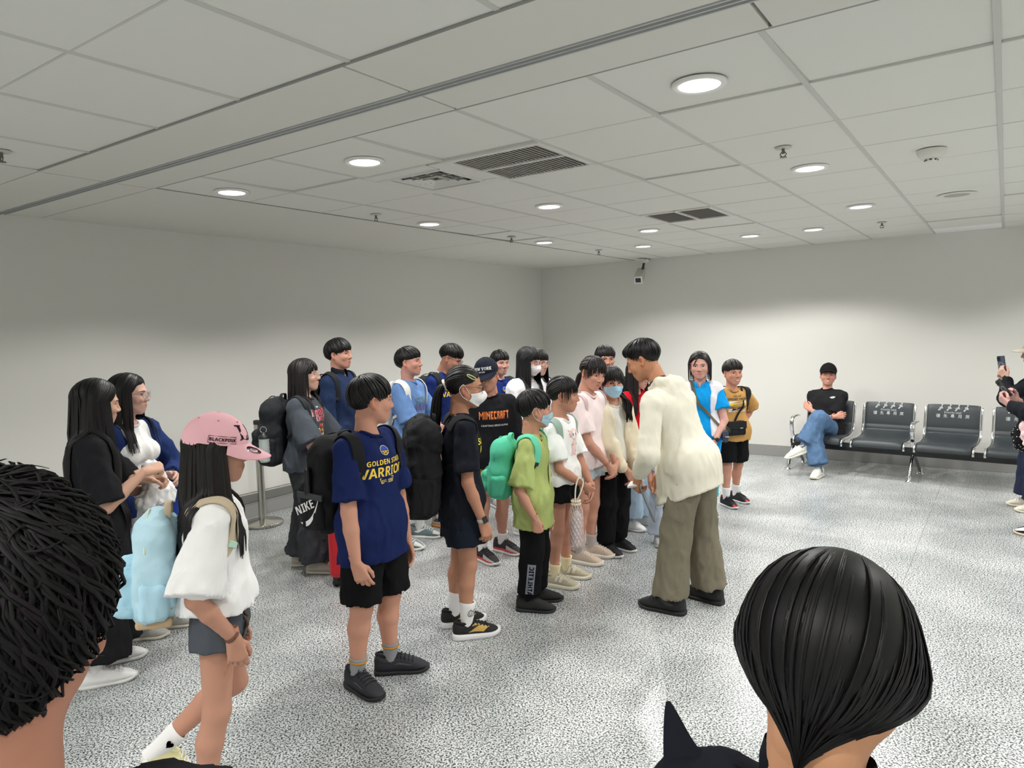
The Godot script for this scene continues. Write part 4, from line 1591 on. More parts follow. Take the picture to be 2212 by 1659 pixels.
func make_cap(R: Dictionary, opt: Dictionary) -> void:
	var hx: Transform3D = R.HX * Transform3D(Basis(Vector3.RIGHT, deg_to_rad(opt.get("tip", 0.0))), Vector3(0, opt.get("up", 0.0), 0))
	var m := cloth(opt.c)
	var rows := []
	for k in 15:
		var ele := lerpf(-0.02, PI / 2 - 0.02, k / 14.0)
		var row := PackedVector3Array()
		for q in 48:
			var az := -TAU * q / 48.0
			var seam := 0.0
			var sq := fposmod(az, PI / 3)
			if minf(sq, PI / 3 - sq) < 0.03 and k > 0:
				seam = -0.0012
			var e2 := ele
			if cos(az) < -0.6 and k < 4:
				e2 -= 0.1 * (4 - k) / 4.0
			row.append(hx * cap_pt(az, e2, seam))
		rows.append(row)
	var b := Buf.new()
	b.loft(rows, true, false)
	b.add(_button(), hx * Transform3D(Basis(), Vector3(0, 0.136, -0.012)))
	var o := put(b, "cap", m, R.root)
	R.cap = o
	b = Buf.new()
	var top := []
	for k in 8:
		var row := PackedVector3Array()
		for q in 25:
			row.append(hx * brim_pt(-1.0 + q / 12.0, k / 7.0, opt))
		for q in range(24, -1, -1):
			row.append(hx * (brim_pt(-1.0 + q / 12.0, k / 7.0, opt) - Vector3(0, 0.0035, 0)))
		top.append(row)
	b.loft(top, true, true)
	put(b, "visor", m, o)
	# sewn rows and eyelets
	b = Buf.new()
	for az in [PI / 6, PI / 2, PI * 5 / 6, -PI / 6, -PI / 2, -PI * 5 / 6]:
		var p := cap_pt(az, 0.86, 0.0008)
		b.tube(PackedVector3Array([hx * p, hx * cap_pt(az, 0.86, 0.0022)]), [0.0028], 8)
	put(b, "eyelet", cloth((opt.c as Color).darkened(0.22)), o)
	# lettering: [text, size, colour, az centre, ele centre, arch]
	for tx: Array in opt.get("text", []):
		var src := letters(tx[0], tx[1], true, tx.size() > 6 and tx[6])
		var d := Buf.new()
		d.i = src.i
		for j in src.v.size():
			var q := src.v[j]
			var ele: float = tx[4] + (q.y - q.x * q.x * tx[5]) / 0.1
			var az: float = tx[3] + q.x / (0.1 * cos(ele))
			var p := cap_pt(az, ele, 0.0012 + q.z)
			d.vert(hx * p, (hx.basis * (p - Vector3(0, 0.034, -0.012))).normalized())
		put(d, "lettering", cloth(tx[2]), o)
	if opt.has("patch"):
		b = Buf.new()
		var pa: Array = opt.patch      # [az, ele, w, h, colour]
		var ring := PackedVector3Array()
		for q in [[-1, -1], [0, -1], [1, -1], [1, 1], [0, 1], [-1, 1]]:
			ring.append(hx * cap_pt(pa[0] + q[0] * pa[2] / 0.2, pa[1] + q[1] * pa[3] / 0.2, 0.0012))
		b.tube(ring, [0.0009], 5, false, true)
		put(b, "patch_outline", cloth(pa[4]), o)
	if opt.has("sticker"):
		b = Buf.new()
		for lay in 2:
			var pts := PackedVector3Array()
			for q in 24:
				var an := TAU * q / 24
				pts.append(hx * (brim_pt(opt.sticker[0] + cos(an) * (0.2 - 0.03 * lay), opt.sticker[1] + sin(an) * (0.26 - 0.05 * lay), opt) + Vector3(0, 0.0006 + 0.0003 * lay, 0)))
			b.col = lin(70, 78, 96) if lay == 0 else lin(206, 212, 220)
			b.poly(pts, hx.basis.y.normalized())
		b.col = lin(70, 78, 96)
		var src := letters("ORIGINAL", 0.008)
		var k := b.v.size()
		for j in src.v.size():
			b.vert(hx * (brim_pt(opt.sticker[0] + src.v[j].x / 0.1, opt.sticker[1] - 0.02 + src.v[j].y / 0.075, opt) + Vector3(0, 0.0013, 0)), hx.basis.y.normalized())
		for j in src.i:
			b.i.append(k + j)
		put(b, "sticker", mat("sticker", Color.WHITE, 0.3), o)


func _button() -> Buf:
	var b := Buf.new()
	b.lathe(V2([0.007, -0.002, 0.0075, 0.001, 0.004, 0.0035, 0.001, 0.004]), 14)
	return b


func make_mask(R: Dictionary, opt: Dictionary) -> void:
	var hx: Transform3D = R.HX
	var rows := []
	var pleat: bool = opt.get("pleats", false)
	var puff: float = opt.get("puff", 0.006)
	for k in 17:
		var v := k / 16.0
		var row := PackedVector3Array()
		for q in 21:
			var u := -1.0 + q / 10.0
			var au := absf(u)
			var y0 := lerpf(-0.012, -0.03, au) - 0.006 * (1.0 - au) * 0.0
			var y1 := lerpf(-0.106, -0.07, pow(au, 1.5))
			var y := lerpf(y0, y1, v)
			var a := u * deg_to_rad(72.0)
			var mid := sin(v * PI)
			var rx := 0.0715 - 0.012 * v * v
			var rz := 0.1 + puff * mid - 0.03 * v * v + (0.012 * exp(-u * u * 14.0) * exp(-(v - 0.22) * (v - 0.22) * 8.0))
			var p := Vector3(sin(a) * rx, y, -0.002 + cos(a) * rz)
			if pleat:
				p += Vector3(sin(a), 0, cos(a)) * 0.0022 * (1.0 if (int(v * 12.0) % 4) < 2 and v > 0.25 and v < 0.8 else 0.0)
			for tr in 12:
				if head_field.at(p) < 0.003:
					p += Vector3(sin(a), 0, cos(a)) * 0.002
			row.append(hx * p)
		rows.append(row)
	var b := Buf.new()
	b.loft(rows, false, false)
	var o := put(b, "face_mask", cloth(opt.c), R.root)
	R.mask = o
	b = Buf.new()
	for s in [-1.0, 1.0]:
		b.tube(curve(PackedVector3Array([hx * Vector3(0.067 * s, -0.03, 0.022), hx * Vector3(0.078 * s, 0.004, 0.0), hx * Vector3(0.083 * s, 0.018, -0.016), hx * Vector3(0.084 * s, -0.01, -0.034), hx * Vector3(0.078 * s, -0.045, -0.016), hx * Vector3(0.066 * s, -0.068, 0.018)]), 4), [0.0014], 5)
	put(b, "ear_loop", cloth(hue(238, 238, 238)), o)


func make_glasses(R: Dictionary, opt: Dictionary) -> void:
	var hx: Transform3D = R.HX
	var b := Buf.new()
	var g := Buf.new()
	var rr: float = opt.get("r", 0.0225)
	var t: float = opt.get("t", 0.0013)
	for s in [-1.0, 1.0]:
		var c := Vector3(0.0325 * s, -0.004, 0.1)
		var ring := PackedVector3Array()
		for k in 26:
			var an := TAU * k / 26
			var ca := cos(an)
			var sa := sin(an)
			var x := signf(ca) * pow(absf(ca), 0.8) * rr * 1.12
			var y := signf(sa) * pow(absf(sa), 0.8) * rr * 0.92
			ring.append(hx * (c + Vector3(x, y, -absf(c.x + x) * absf(c.x + x) * 3.0)))
		b.tube(ring, [t], 6, false, true)
		g.poly(ring, (hx.basis.z).normalized())
		b.tube(PackedVector3Array([hx * (c + Vector3(rr * 1.1 * s, 0.006, -0.009)), hx * Vector3(0.071 * s, 0.006, 0.06), hx * Vector3(0.081 * s, 0.008, -0.012), hx * Vector3(0.08 * s, -0.012, -0.03)]), [t], 6)
	b.tube(PackedVector3Array([hx * Vector3(-0.009, 0.002, 0.1), hx * Vector3(0, 0.005, 0.103), hx * Vector3(0.009, 0.002, 0.1)]), [t], 6)
	var o := put(b, "glasses", mat("frame_" + (opt.c as Color).to_html(), opt.c, 0.3, opt.get("metal", 0.5)), R.root)
	var m := mat("lens_glass", Color(0.95, 0.96, 0.97, 0.06), 0.05)
	m.transparency = BaseMaterial3D.TRANSPARENCY_ALPHA
	put(g, "lens", m, o)


# ---------------------------------------------------------------- laying things on clothes
func surf(R: Dictionary, from: Vector3, dir: Vector3, reach := 0.36, off := 0.002) -> Vector3:
	var k := reach
	while k > -0.02:
		var p := from + dir * k
		for f: Field in R.fields:
			if f.at(p) < off:
				var lo := k
				var hi := k + 0.01
				for it in 7:
					var m := (lo + hi) * 0.5
					var q := from + dir * m
					var ins := false
					for g: Field in R.fields:
						if g.at(q) < off:
							ins = true
					if ins:
						lo = m
					else:
						hi = m
				return from + dir * hi
		k -= 0.01
	return from


func surf_n(R: Dictionary, p: Vector3) -> Vector3:
	var best := 9.0
	var g := Vector3.BACK
	for f: Field in R.fields:
		var d := f.at(p)
		if d < best:
			best = d
			g = f.grad(p)
	return g


# a flat drawing (x to the wearer's left, y up) laid on the chest or the back
func drape(R: Dictionary, src: Buf, xf: Transform3D, called: String, m: Material, back := false, lift := 0.0022) -> void:
	var T: Basis = R.T
	var CH: Vector3 = R.CH
	var d := Buf.new()
	d.i = src.i
	d.c = src.c
	var sg := -1.0 if back else 1.0
	var cache := {}
	for j in src.v.size():
		var q := xf * src.v[j]
		var key := Vector2i(int(round(q.x * 2500.0)), int(round(q.y * 2500.0)))
		if not cache.has(key):
			var o := CH + T.x * (q.x * sg) + T.y * q.y
			var p := surf(R, o, T.z * sg, 0.26, 0.0)
			cache[key] = [p, surf_n(R, p)]
		var pn: Array = cache[key]
		d.v.append(pn[0] + pn[1] * (lift + maxf(q.z, 0.0)))
		d.n.append(pn[1])
	put(d, called, m, R.shirt)


func print_text(R: Dictionary, s: String, size: float, x: float, y: float, c: Color, bold := true, serif := false, tilt := 0.0, lift := 0.0022, stretch := 1.0) -> void:
	var b := letters(s, size, bold, serif, 0.0)
	drape(R, b, Transform3D(Basis(Vector3.BACK, tilt) * Basis.from_scale(Vector3(stretch, 1, 1)), Vector3(x, y, 0)), "print", mat("ink_" + c.to_html(), c, 0.7), false, lift)


# a shape given as a polygon with enough points to bend
func print_shape(R: Dictionary, pts: PackedVector2Array, c: Color, x: float, y: float, sc := 1.0, lift := 0.0022) -> void:
	var b := Buf.new()
	var idx := Geometry2D.triangulate_polygon(pts)
	for p in pts:
		b.vert(Vector3(p.x * sc, p.y * sc, 0), Vector3.BACK)
	for k in range(0, idx.size(), 3):
		var a := pts[idx[k]]
		var up := (pts[idx[k + 1]] - a).cross(pts[idx[k + 2]] - a) > 0.0
		b.i.append_array(PackedInt32Array([idx[k], idx[k + 2], idx[k + 1]] if up else [idx[k], idx[k + 1], idx[k + 2]]))
	drape(R, b, at(x, y, 0), "print", mat("ink_" + c.to_html(), c, 0.7), false, lift)


func oval(cx: float, cy: float, rx: float, ry: float, seg := 16, a0 := 0.0, a1 := 360.0) -> PackedVector2Array:
	var o := PackedVector2Array()
	var full := a1 - a0 > 359.0
	for k in seg + (0 if full else 1):
		var an := deg_to_rad(a0 + (a1 - a0) * k / seg)
		o.append(Vector2(cx + cos(an) * rx, cy + sin(an) * ry))
	return o


func rect(x0: float, y0: float, x1: float, y1: float, seg := 5) -> PackedVector2Array:
	var o := PackedVector2Array()
	for k in seg + 1:
		o.append(Vector2(lerpf(x0, x1, float(k) / seg), y0))
	for k in seg + 1:
		o.append(Vector2(lerpf(x1, x0, float(k) / seg), y1))
	return o


# ---------------------------------------------------------------- bags
func worn(R: Dictionary, called: String, label: String, cat: String, base: Vector3, group := "") -> Dictionary:
	var root: Node3D = R.root
	var t := thing(called, label, cat, root.transform * Transform3D(Basis(), base), group)
	return {"node": t, "base": base}


func wput(W: Dictionary, b: Buf, called: String, m: Material, parent: Node3D = null) -> MeshInstance3D:
	b.shift(-(W.base as Vector3))
	return put(b, called, m, parent if parent else W.node)


func strap_path(R: Dictionary, s: float, opt: Dictionary) -> Array:
	# from the top of the bag over the shoulder, down the chest and under the arm to the foot of the bag
	var T: Basis = R.T
	var CH: Vector3 = R.CH
	var H: float = R.H
	var NB: Vector3 = R.NB
	var sx: float = opt.get("sx", 0.074) * H
	var o := NB - T.y * 0.065 * H / 1.5 + T.x * sx * s
	var pts := PackedVector3Array()
	for k in 9:
		var an := deg_to_rad(lerpf(175.0, 2.0, k / 8.0))
		var dir := T.y * sin(an) + T.z * cos(an)
		pts.append(surf(R, o + T.x * s * 0.006 * k, dir, 0.3, 0.005))
	var low: float = opt.get("low", 0.07)
	for k in 4:
		var u := (k + 1) / 4.0
		pts.append(surf(R, CH + T.x * s * (sx + 0.004 + 0.018 * u) + T.y * lerpf(0.05, -low, u), T.z, 0.3, 0.005))
	for k in 4:
		var an := deg_to_rad(lerpf(55.0, 158.0, (k + 1) / 4.0))
		pts.append(surf(R, CH - T.y * (low + 0.02 + 0.012 * k), T.x * s * sin(an) + T.z * cos(an), 0.3, 0.006))
	for it in 10:
		for k in range(1, pts.size() - 1):
			var m := (pts[k - 1] + pts[k + 1]) * 0.5
			for tr in 3:
				var d := 9.0
				for f: Field in R.fields:
					d = minf(d, f.at(m))
				if d < 0.005:
					m += surf_n(R, m) * (0.005 - d)
			pts[k] = pts[k].lerp(m, 0.5)
	var cv := curve(pts, 3)
	var nr := PackedVector3Array()
	for p in cv:
		nr.append(surf_n(R, p))
	for it in 3:
		for k in range(1, nr.size() - 1):
			nr[k] = (nr[k - 1] + nr[k] + nr[k + 1]).normalized()
	return [cv, nr]


func backpack(R: Dictionary, label: String, opt: Dictionary) -> Dictionary:
	var T: Basis = R.T
	var CH: Vector3 = R.CH
	var w: float = opt.get("w", 0.28)
	var h: float = opt.get("h", 0.4)
	var d: float = opt.get("d", 0.14)
	var c: Color = opt.c
	var c2: Color = opt.get("c2", c)
	var B := T * Basis(Vector3.RIGHT, deg_to_rad(opt.get("hang", 3.0)))
	var bk := surf(R, CH, -T.z, 0.3, 0.0)
	var ctr: Vector3 = bk + T.y * opt.get("y", -0.06) - B.z * (d * 0.5 + 0.012)
	var W := worn(R, "backpack", label, "backpack", ctr - B.y * h * 0.5)
	var ex := Vector3(w, h, w) * 0.5 + Vector3.ONE * (d * 1.4 + 0.03)
	var cell := 0.0105
	var r := minf(d * 0.42, 0.06)
	var f := Field.new(ctr - ex, ctr + ex, cell)
	f.box(ctr - B.y * h * 0.04, B, Vector3(w * 0.5, h * 0.46, d * 0.48), r, 0.02)
	f.box(ctr - B.y * h * 0.2 - B.z * d * 0.06, B, Vector3(w * 0.515, h * 0.3, d * 0.52), r, 0.04)
	f.cone(ctr + B.y * h * 0.36 + B.x * w * 0.2, ctr + B.y * h * 0.36 - B.x * w * 0.2, d * 0.45, d * 0.45, 0.05)
	f.crease(fold, opt.get("crease", 0.006), Vector3(8, 8, 8), Vector3(w * 40, h * 90, 2))
	var b := Buf.new()
	f.net(b)
	var m := cloth(c, 0.4)
	var main := wput(W, b, "main_compartment", m)
	# front pocket
	var pd: float = opt.get("pd", 0.05)
	var pc: Vector3 = ctr - B.y * h * opt.get("py", 0.2) - B.z * (d * 0.5 + pd * 0.2)
	f = Field.new(pc - ex, pc + ex, cell)
	f.box(pc, B, Vector3(w * opt.get("pw", 0.42), h * opt.get("ph", 0.24), pd), minf(pd * 0.8, 0.04), 0.01)
	f.crease(fold, opt.get("crease", 0.006), Vector3(11, 11, 11), Vector3(w * 50, h * 30, 5))
	b = Buf.new()
	f.net(b)
	var pocket := wput(W, b, "front_pocket", cloth(opt.get("pc", c), 0.4))
	# side pockets
	for s in [-1.0, 1.0]:
		var sc: Vector3 = ctr - B.y * h * 0.27 + B.x * s * (w * 0.5 + 0.004)
		f = Field.new(sc - Vector3.ONE * h * 0.42, sc + Vector3.ONE * h * 0.42, cell)
		f.box(sc, B, Vector3(0.026, h * 0.19, d * 0.36), 0.022, 0.01)
		f.crease(fold, 0.006, Vector3(16, 6, 16), Vector3(s * 3, 2, 9))
		b = Buf.new()
		f.net(b)
		wput(W, b, "side_pocket", cloth(opt.get("sidec", c), 0.4))
	# zips: a raised line round the top of the main part and of the pocket
	b = Buf.new()
	for q in 2:
		var hw: float = w * (0.5 if q == 0 else opt.get("pw", 0.42)) * 0.93
		var top: Vector3 = (ctr + B.y * h * 0.2) if q == 0 else (pc + B.y * h * opt.get("ph", 0.24) * 0.45)
		var zz: float = (-d * 0.2) if q == 0 else -pd * 0.6
		var path := PackedVector3Array()
		for k in 15:
			var an := PI * k / 14.0
			var rise := h * (0.3 if q == 0 else 0.1)
			var p: Vector3 = top + B.x * cos(an) * hw * 1.08 + B.y * sin(an) * rise * 1.1 + B.z * zz
			path.append(p)
		b.tube(path, [0.0035], 6)
	wput(W, b, "zip", cloth(opt.get("zipc", c.darkened(0.35)), 0.4), main)
	# grab loop
	b = Buf.new()
	var tp: Vector3 = ctr + B.y * h * 0.5 + B.z * d * 0.3
	b.ribbon(curve(PackedVector3Array([tp + B.x * 0.04 - B.y * 0.01, tp + B.x * 0.03 + B.y * 0.03, tp - B.x * 0.03 + B.y * 0.03, tp - B.x * 0.04 - B.y * 0.01]), 4), PackedVector3Array([B.y, B.y, B.y, B.y, B.y, B.y, B.y, B.y, B.y, B.y, B.y, B.y, B.y]), 0.022, 0.006)
	wput(W, b, "grab_loop", cloth(c2, 0.4))
	for s in [-1.0, 1.0]:
		var sp := strap_path(R, s, opt)
		b = Buf.new()
		var path: PackedVector3Array = sp[0]
		var wd := []
		var split := int(path.size() * 0.68)
		for k in path.size():
			wd.append(opt.get("sw", 0.052))
		b.ribbon(path.slice(0, split), sp[1].slice(0, split), opt.get("sw", 0.052), 0.011)
		var so := wput(W, b, "shoulder_strap", cloth(c2, 0.4))
		b = Buf.new()
		var tail := path.slice(split - 2)
		var tn: PackedVector3Array = (sp[1] as PackedVector3Array).slice(split - 2)
		tail.append(ctr + B.x * s * w * 0.44 - B.y * h * 0.36 + B.z * d * 0.38)
		tn.append(B.x * s)
		b.ribbon(tail, tn, 0.024, 0.005)
		wput(W, b, "webbing", cloth(opt.get("webc", c2.darkened(0.15)), 0.4), so)
		b = Buf.new()
		var kp := path[split - 2]
		var fr := frame((path[split - 1] - path[split - 4]).normalized(), sp[1][split - 2])
		b.box(Vector3(0.034, 0.022, 0.009), Transform3D(fr, kp + sp[1][split - 2] * 0.006), 0.003)
		wput(W, b, "buckle", vinyl(opt.get("bucklec", hue(30, 30, 32))), so)
	W.merge({"ctr": ctr, "B": B, "w": w, "h": h, "d": d, "pc": pc, "pd": pd, "main": main, "pocket": pocket})
	return W


# a bracelet or watch round a wrist
func wrist_band(R: Dictionary, s: int, called: String, label: String, cat: String, c: Color, wd: float, dial: Variant = null) -> void:
	var EL: Vector3 = R.EL[s]
	var WR: Vector3 = R.WR[s]
	var u := (WR - EL).normalized()
	var x := u.cross(Vector3.UP if absf(u.y) < 0.9 else Vector3.BACK).normalized()
	var z := x.cross(u)
	var p := WR - u * 0.012
	var W := worn(R, called, label, cat, p)
	var path := PackedVector3Array()
	var nr := PackedVector3Array()
	var r: float = 0.0245 * R.H / 1.5
	for k in 21:
		var an := TAU * k / 20
		path.append(p + (x * cos(an) + z * sin(an)) * r)
		nr.append(x * cos(an) + z * sin(an))
	var b := Buf.new()
	b.ribbon(path, nr, wd, 0.005, 8)
	wput(W, b, "band", vinyl(c, 0.6))
	if dial != null:
		b = Buf.new()
		var out: Vector3 = -(R.PN[s] as Vector3).slide(u).normalized()
		b.box(Vector3(0.03, 0.036, 0.01), Transform3D(frame(u, out), p + out * (r + 0.004)), 0.005, 2)
		wput(W, b, "dial", mat("watch_face", dial, 0.15))


# ---------------------------------------------------------------- everyone in the hall
const BOWL := [0.02, 0.018, 0.004, 0.014, -0.034, -0.058, -0.064]
const LINE := [0.066, 0.058, 0.03, 0.018, -0.04, -0.065, -0.07]


func bowl(n := 360, tb: Array = BOWL, lift := 0.017) -> Array:
	return [{"k": "cap", "tb": tb, "lift": 0.004}, {"k": "crop", "n": n, "tb": tb, "w": 0.0055, "th": 0.0028, "lift": lift, "blunt": 0.55}]


func long_hair(ln: float, n := 300, fringe := false, more := {}) -> Array:
	var o := [{"k": "cap", "tb": LINE, "lift": 0.004}]
	var d := {"k": "part", "n": n, "len": ln, "lift": 0.016, "w": 0.0085}
	d.merge(more, true)
	o.append(d)
	if fringe:
		o.append({"k": "crop", "n": 150, "from": -62.0, "to": 62.0, "tb": [0.016, 0.012, -0.02, -0.04, -0.06, -0.06, -0.06], "lift": 0.015, "w": 0.0036, "th": 0.002, "start": 0.6, "crown": Vector3(0, 0.95, -0.1)})
	return o


func people() -> void:
	front_row()
	back_row()
	right_side()
	nearest()


func front_row() -> void:
	var R: Dictionary
	var W: Dictionary
	var b: Buf
	# girl in the pink cap
	R = person({"label": "girl in a pink cap and oversized white T-shirt, in profile, hand at her side", "pos": [-2.245, -1.388], "rot": 145.6, "H": 1.40, "female": true,
		"skin": lin(205, 152, 124), "leg": 1.06, "arm_len": 0.93, "head": [2.0, 4.0, 0.0], "cell": 0.0105, "shw": 0.098, "hip": Vector3(-0.03, 0, 0.0),
		"fl": [0.1, -0.22, 12.0, 0.13, 46.0, Vector3(0.15, 0, 1.0)], "fr": [-0.09, -0.05, -4.0],
		"hr": [Vector3(-0.2, 0.68, 0.05), Vector3(0.1, -1, 0.12), Vector3(1, 0, -0.2), "relax"],
		"tops": [{"c": hue(243, 243, 243), "loose": 0.03, "hem": -0.005, "arm": 0.97, "arm_r": 0.05, "crease": 0.011}],
		"bottom": {"c": hue(84, 88, 96), "len": 0.34, "loose": 0.02, "name": "denim_shorts", "flare": 1.05},
		"shoes": {"c": hue(226, 222, 170), "sole": hue(238, 238, 230), "trim": hue(236, 232, 190), "lace": hue(240, 240, 235)}, "sock": {"c": hue(240, 240, 240), "h": 0.17},
		"hair_c": lin(30, 26, 25), "hair": [{"k": "part", "n": 250, "len": 0.33, "lift": 0.008, "w": 0.0085, "inner": 72.0, "out": 0.1, "below": 0.045}],
		"cap": {"c": hue(240, 186, 196), "tip": 7.0, "up": -0.004, "brim": 0.085, "droop": 0.42, "curl": 5.0,
			"text": [["LA", 0.056, hue(40, 22, 32), -0.22, 0.44, 0.0, true], ["BLACKPINK", 0.011, hue(60, 20, 30), -1.36, 0.17, 0.0]],
			"patch": [-1.36, 0.17, 0.088, 0.022, hue(90, 40, 50)], "sticker": [-0.42, 0.45]}})
	wrist_band(R, 1, "bracelet", "brown braided bracelet on the wrist of the girl in the pink cap", "bracelet", hue(112, 72, 58), 0.012)
	sash(R)
	heart(R)
	W = backpack(R, "pastel blue backpack with beige straps on the girl in the pink cap", {"w": 0.25, "h": 0.34, "d": 0.12, "c": hue(190, 226, 240), "c2": hue(203, 186, 160), "pc": hue(178, 222, 242), "sidec": hue(184, 224, 242), "zipc": hue(222, 232, 205), "y": -0.09, "pd": 0.055, "py": 0.2, "ph": 0.25, "pw": 0.46, "sw": 0.042, "bucklec": hue(190, 226, 205), "webc": hue(205, 190, 165), "crease": 0.009})
	b = Buf.new()
	b.box(Vector3(0.24, 0.03, 0.11), Transform3D(W.B, W.ctr - (W.B as Basis).y * 0.168), 0.012, 2)
	wput(W, b, "base_panel", cloth(hue(200, 175, 140)))

	# boy in the navy print T-shirt
	R = person({"label": "boy in a navy T-shirt with yellow print, looking over his left shoulder", "pos": [-2.441, -2.314], "rot": 94.5, "H": 1.475, "w": 1.1, "limb": 1.1,
		"skin": lin(214, 158, 130), "head": [56.0, 4.0, 0.0], "cell": 0.0105, "twist": 0.0,
		"fl": [0.11, 0.02, 36.0], "fr": [-0.11, -0.01, -12.0],
		"hr": [Vector3(-0.205, 0.61, 0.085), Vector3(0.22, -1, 0.25), Vector3(0.75, 0.1, -0.6), "relax"], "hl": [Vector3(0.22, 0.64, 0.03), Vector3(0, -1, 0.1), Vector3(-1, 0, 0), "relax"],
		"tops": [{"c": hue(26, 38, 84), "loose": 0.02, "hem": -0.1, "arm": 0.82, "arm_r": 0.046, "crease": 0.009}],
		"bottom": {"c": hue(20, 20, 22), "len": 0.93, "loose": 0.035, "flare": 1.06},
		"shoes": {"c": hue(38, 40, 46), "sole": hue(28, 28, 30), "lace": hue(26, 26, 28), "trim": hue(24, 24, 26), "panels": [[0.06, 0.34, 30, 70, hue(22, 22, 24)], [0.36, 0.62, 18, 26, hue(70, 72, 78), 0.1]]}, "sock": {"c": hue(150, 152, 156), "h": 0.16, "stripe": hue(200, 140, 50)}, "shoe_len": 0.265,
		"hair": bowl(300, [0.024, 0.022, 0.006, 0.018, -0.03, -0.052, -0.058], 0.019)})
	hoops_print(R, -0.0, -0.0)
	W = backpack(R, "black backpack with a white curved mark, on the boy in the navy T-shirt", {"w": 0.3, "h": 0.44, "d": 0.17, "c": hue(24, 25, 27), "y": -0.1, "pd": 0.05, "sw": 0.06, "webc": hue(20, 20, 22)})
	pack_mark(W)
	b = Buf.new()
	var kp: Vector3 = W.ctr + (W.B as Basis).x * -0.17 + (W.B as Basis).y * 0.03 - (W.B as Basis).z * 0.02
	b.tube(PackedVector3Array([kp - Vector3(0, 0.06, 0), kp + Vector3(0, 0.05, 0), kp + Vector3(0, 0.065, 0)]), [0.018, 0.018, 0.01], 12)
	wput(W, b, "folded_umbrella", vinyl(hue(18, 18, 20), 0.25))
	phone_strap(W)

	# girl with the ponytail
	R = person({"label": "girl in a black sports T-shirt with a long ponytail, white mask and glasses", "pos": [-2.441, -2.983], "rot": 138.0, "H": 1.48, "female": true,
		"skin": lin(196, 142, 112), "head": [-8.0, 5.0, 0.0], "cell": 0.0105, "shw": 0.097, "lean": 2.0,
		"fl": [0.09, -0.02, 6.0], "fr": [-0.09, 0.02, 2.0],
		"hr": [Vector3(-0.2, 0.66, 0.08), Vector3(0.1, -1, 0.3), Vector3(0.9, 0.0, -0.5), "relax"],
		"tops": [{"c": hue(27, 30, 38), "loose": 0.02, "hem": -0.1, "arm": 0.8, "arm_r": 0.042}],
		"bottom": {"c": hue(28, 34, 46), "len": 0.66, "loose": 0.034, "flare": 1.15},
		"shoes": {"c": hue(26, 26, 28), "sole": hue(238, 238, 240), "lace": hue(30, 30, 30), "sole_h": 0.12, "panels": [[0.3, 0.62, 12, 58, hue(206, 168, 88), 0.14]], "tick": hue(20, 20, 20)}, "sock": {"c": hue(238, 238, 238), "h": 0.2}, "shoe_len": 0.26,
		"mask": {"c": hue(240, 240, 240), "puff": 0.022}, "glasses": {"c": hue(40, 36, 34), "metal": 0.2},
		"hair_c": lin(24, 23, 25), "hair": [{"k": "cap", "tb": LINE, "lift": 0.003}, {"k": "tie", "n": 260, "at": Vector3(0, 0.01, -0.11), "w": 0.005, "th": 0.0025, "lift": 0.011, "nt": 170, "spread": 0.042,
			"tail": V3([0, 0.01, -0.11, 0, 0.0, -0.13, 0.0, -0.06, -0.15, -0.005, -0.16, -0.155, -0.01, -0.27, -0.155, -0.015, -0.37, -0.15])}]})
	hair_tie(R, Vector3(0, 0.008, -0.114), 0.021, 0.009, hue(236, 232, 212), "hair_tie")
	clip(R)
	wrist_band(R, 1, "wrist_watch", "pale smartwatch on the wrist of the girl with the ponytail", "watch", hue(200, 198, 196), 0.02, hue(22, 22, 26))
	face_sock(R)
	sleeve_print(R)
	backpack(R, "large soft black backpack on the girl with the ponytail", {"w": 0.34, "h": 0.5, "d": 0.19, "c": hue(25, 26, 29), "y": -0.12, "pd": 0.06, "sw": 0.055, "crease": 0.013})

	# boy in green
	R = person({"label": "small boy in a light green T-shirt and blue face mask", "pos": [-2.293, -3.480], "rot": 111.4, "H": 1.31, "hs": 0.97,
		"skin": lin(206, 152, 124), "head": [24.0, 3.0, 0.0], "fl": [0.075, 0.01, 16.0], "fr": [-0.075, -0.01, 2.0],
		"hr": [Vector3(-0.185, 0.575, 0.05), Vector3(0.15, -1, 0.15), Vector3(1, 0, -0.2), "fist"],
		"tops": [{"c": hue(172, 186, 116), "loose": 0.024, "hem": -0.13, "arm": 0.92, "arm_r": 0.048, "crease": 0.01}],
		"bottom": {"c": hue(19, 19, 21), "len": 1.86, "loose": 0.022, "hem_r": 0.04, "name": "trousers", "cuffed": true},
		"shoes": {"c": hue(26, 26, 28), "sole": hue(30, 30, 32), "laces": 1, "lace_w": 0.026, "lace": hue(22, 22, 24), "trim": hue(20, 20, 22)}, "sock": {"c": hue(60, 170, 130), "h": 0.12}, "shoe_len": 0.235,
		"mask": {"c": hue(168, 204, 222), "pleats": true}, "hair": bowl(240, [0.022, 0.02, 0.008, 0.02, -0.02, -0.046, -0.055], 0.02)})
	print_text(R, "good boy", 0.02, 0.062, 0.0, hue(52, 66, 44), true, false, PI / 2)
	print_shape(R, rect(-0.005, -0.14, 0.045, -0.01), hue(206, 210, 150), -0.02, -0.02)
	leg_stripe(R)
	backpack(R, "mint green school backpack on the boy in the light green T-shirt", {"w": 0.27, "h": 0.34, "d": 0.13, "c": hue(88, 196, 160), "y": -0.07, "pd": 0.045, "py": 0.22, "ph": 0.2, "sw": 0.052, "c2": hue(104, 206, 172), "webc": hue(26, 26, 28), "crease": 0.004, "zipc": hue(60, 150, 122), "low": 0.08})

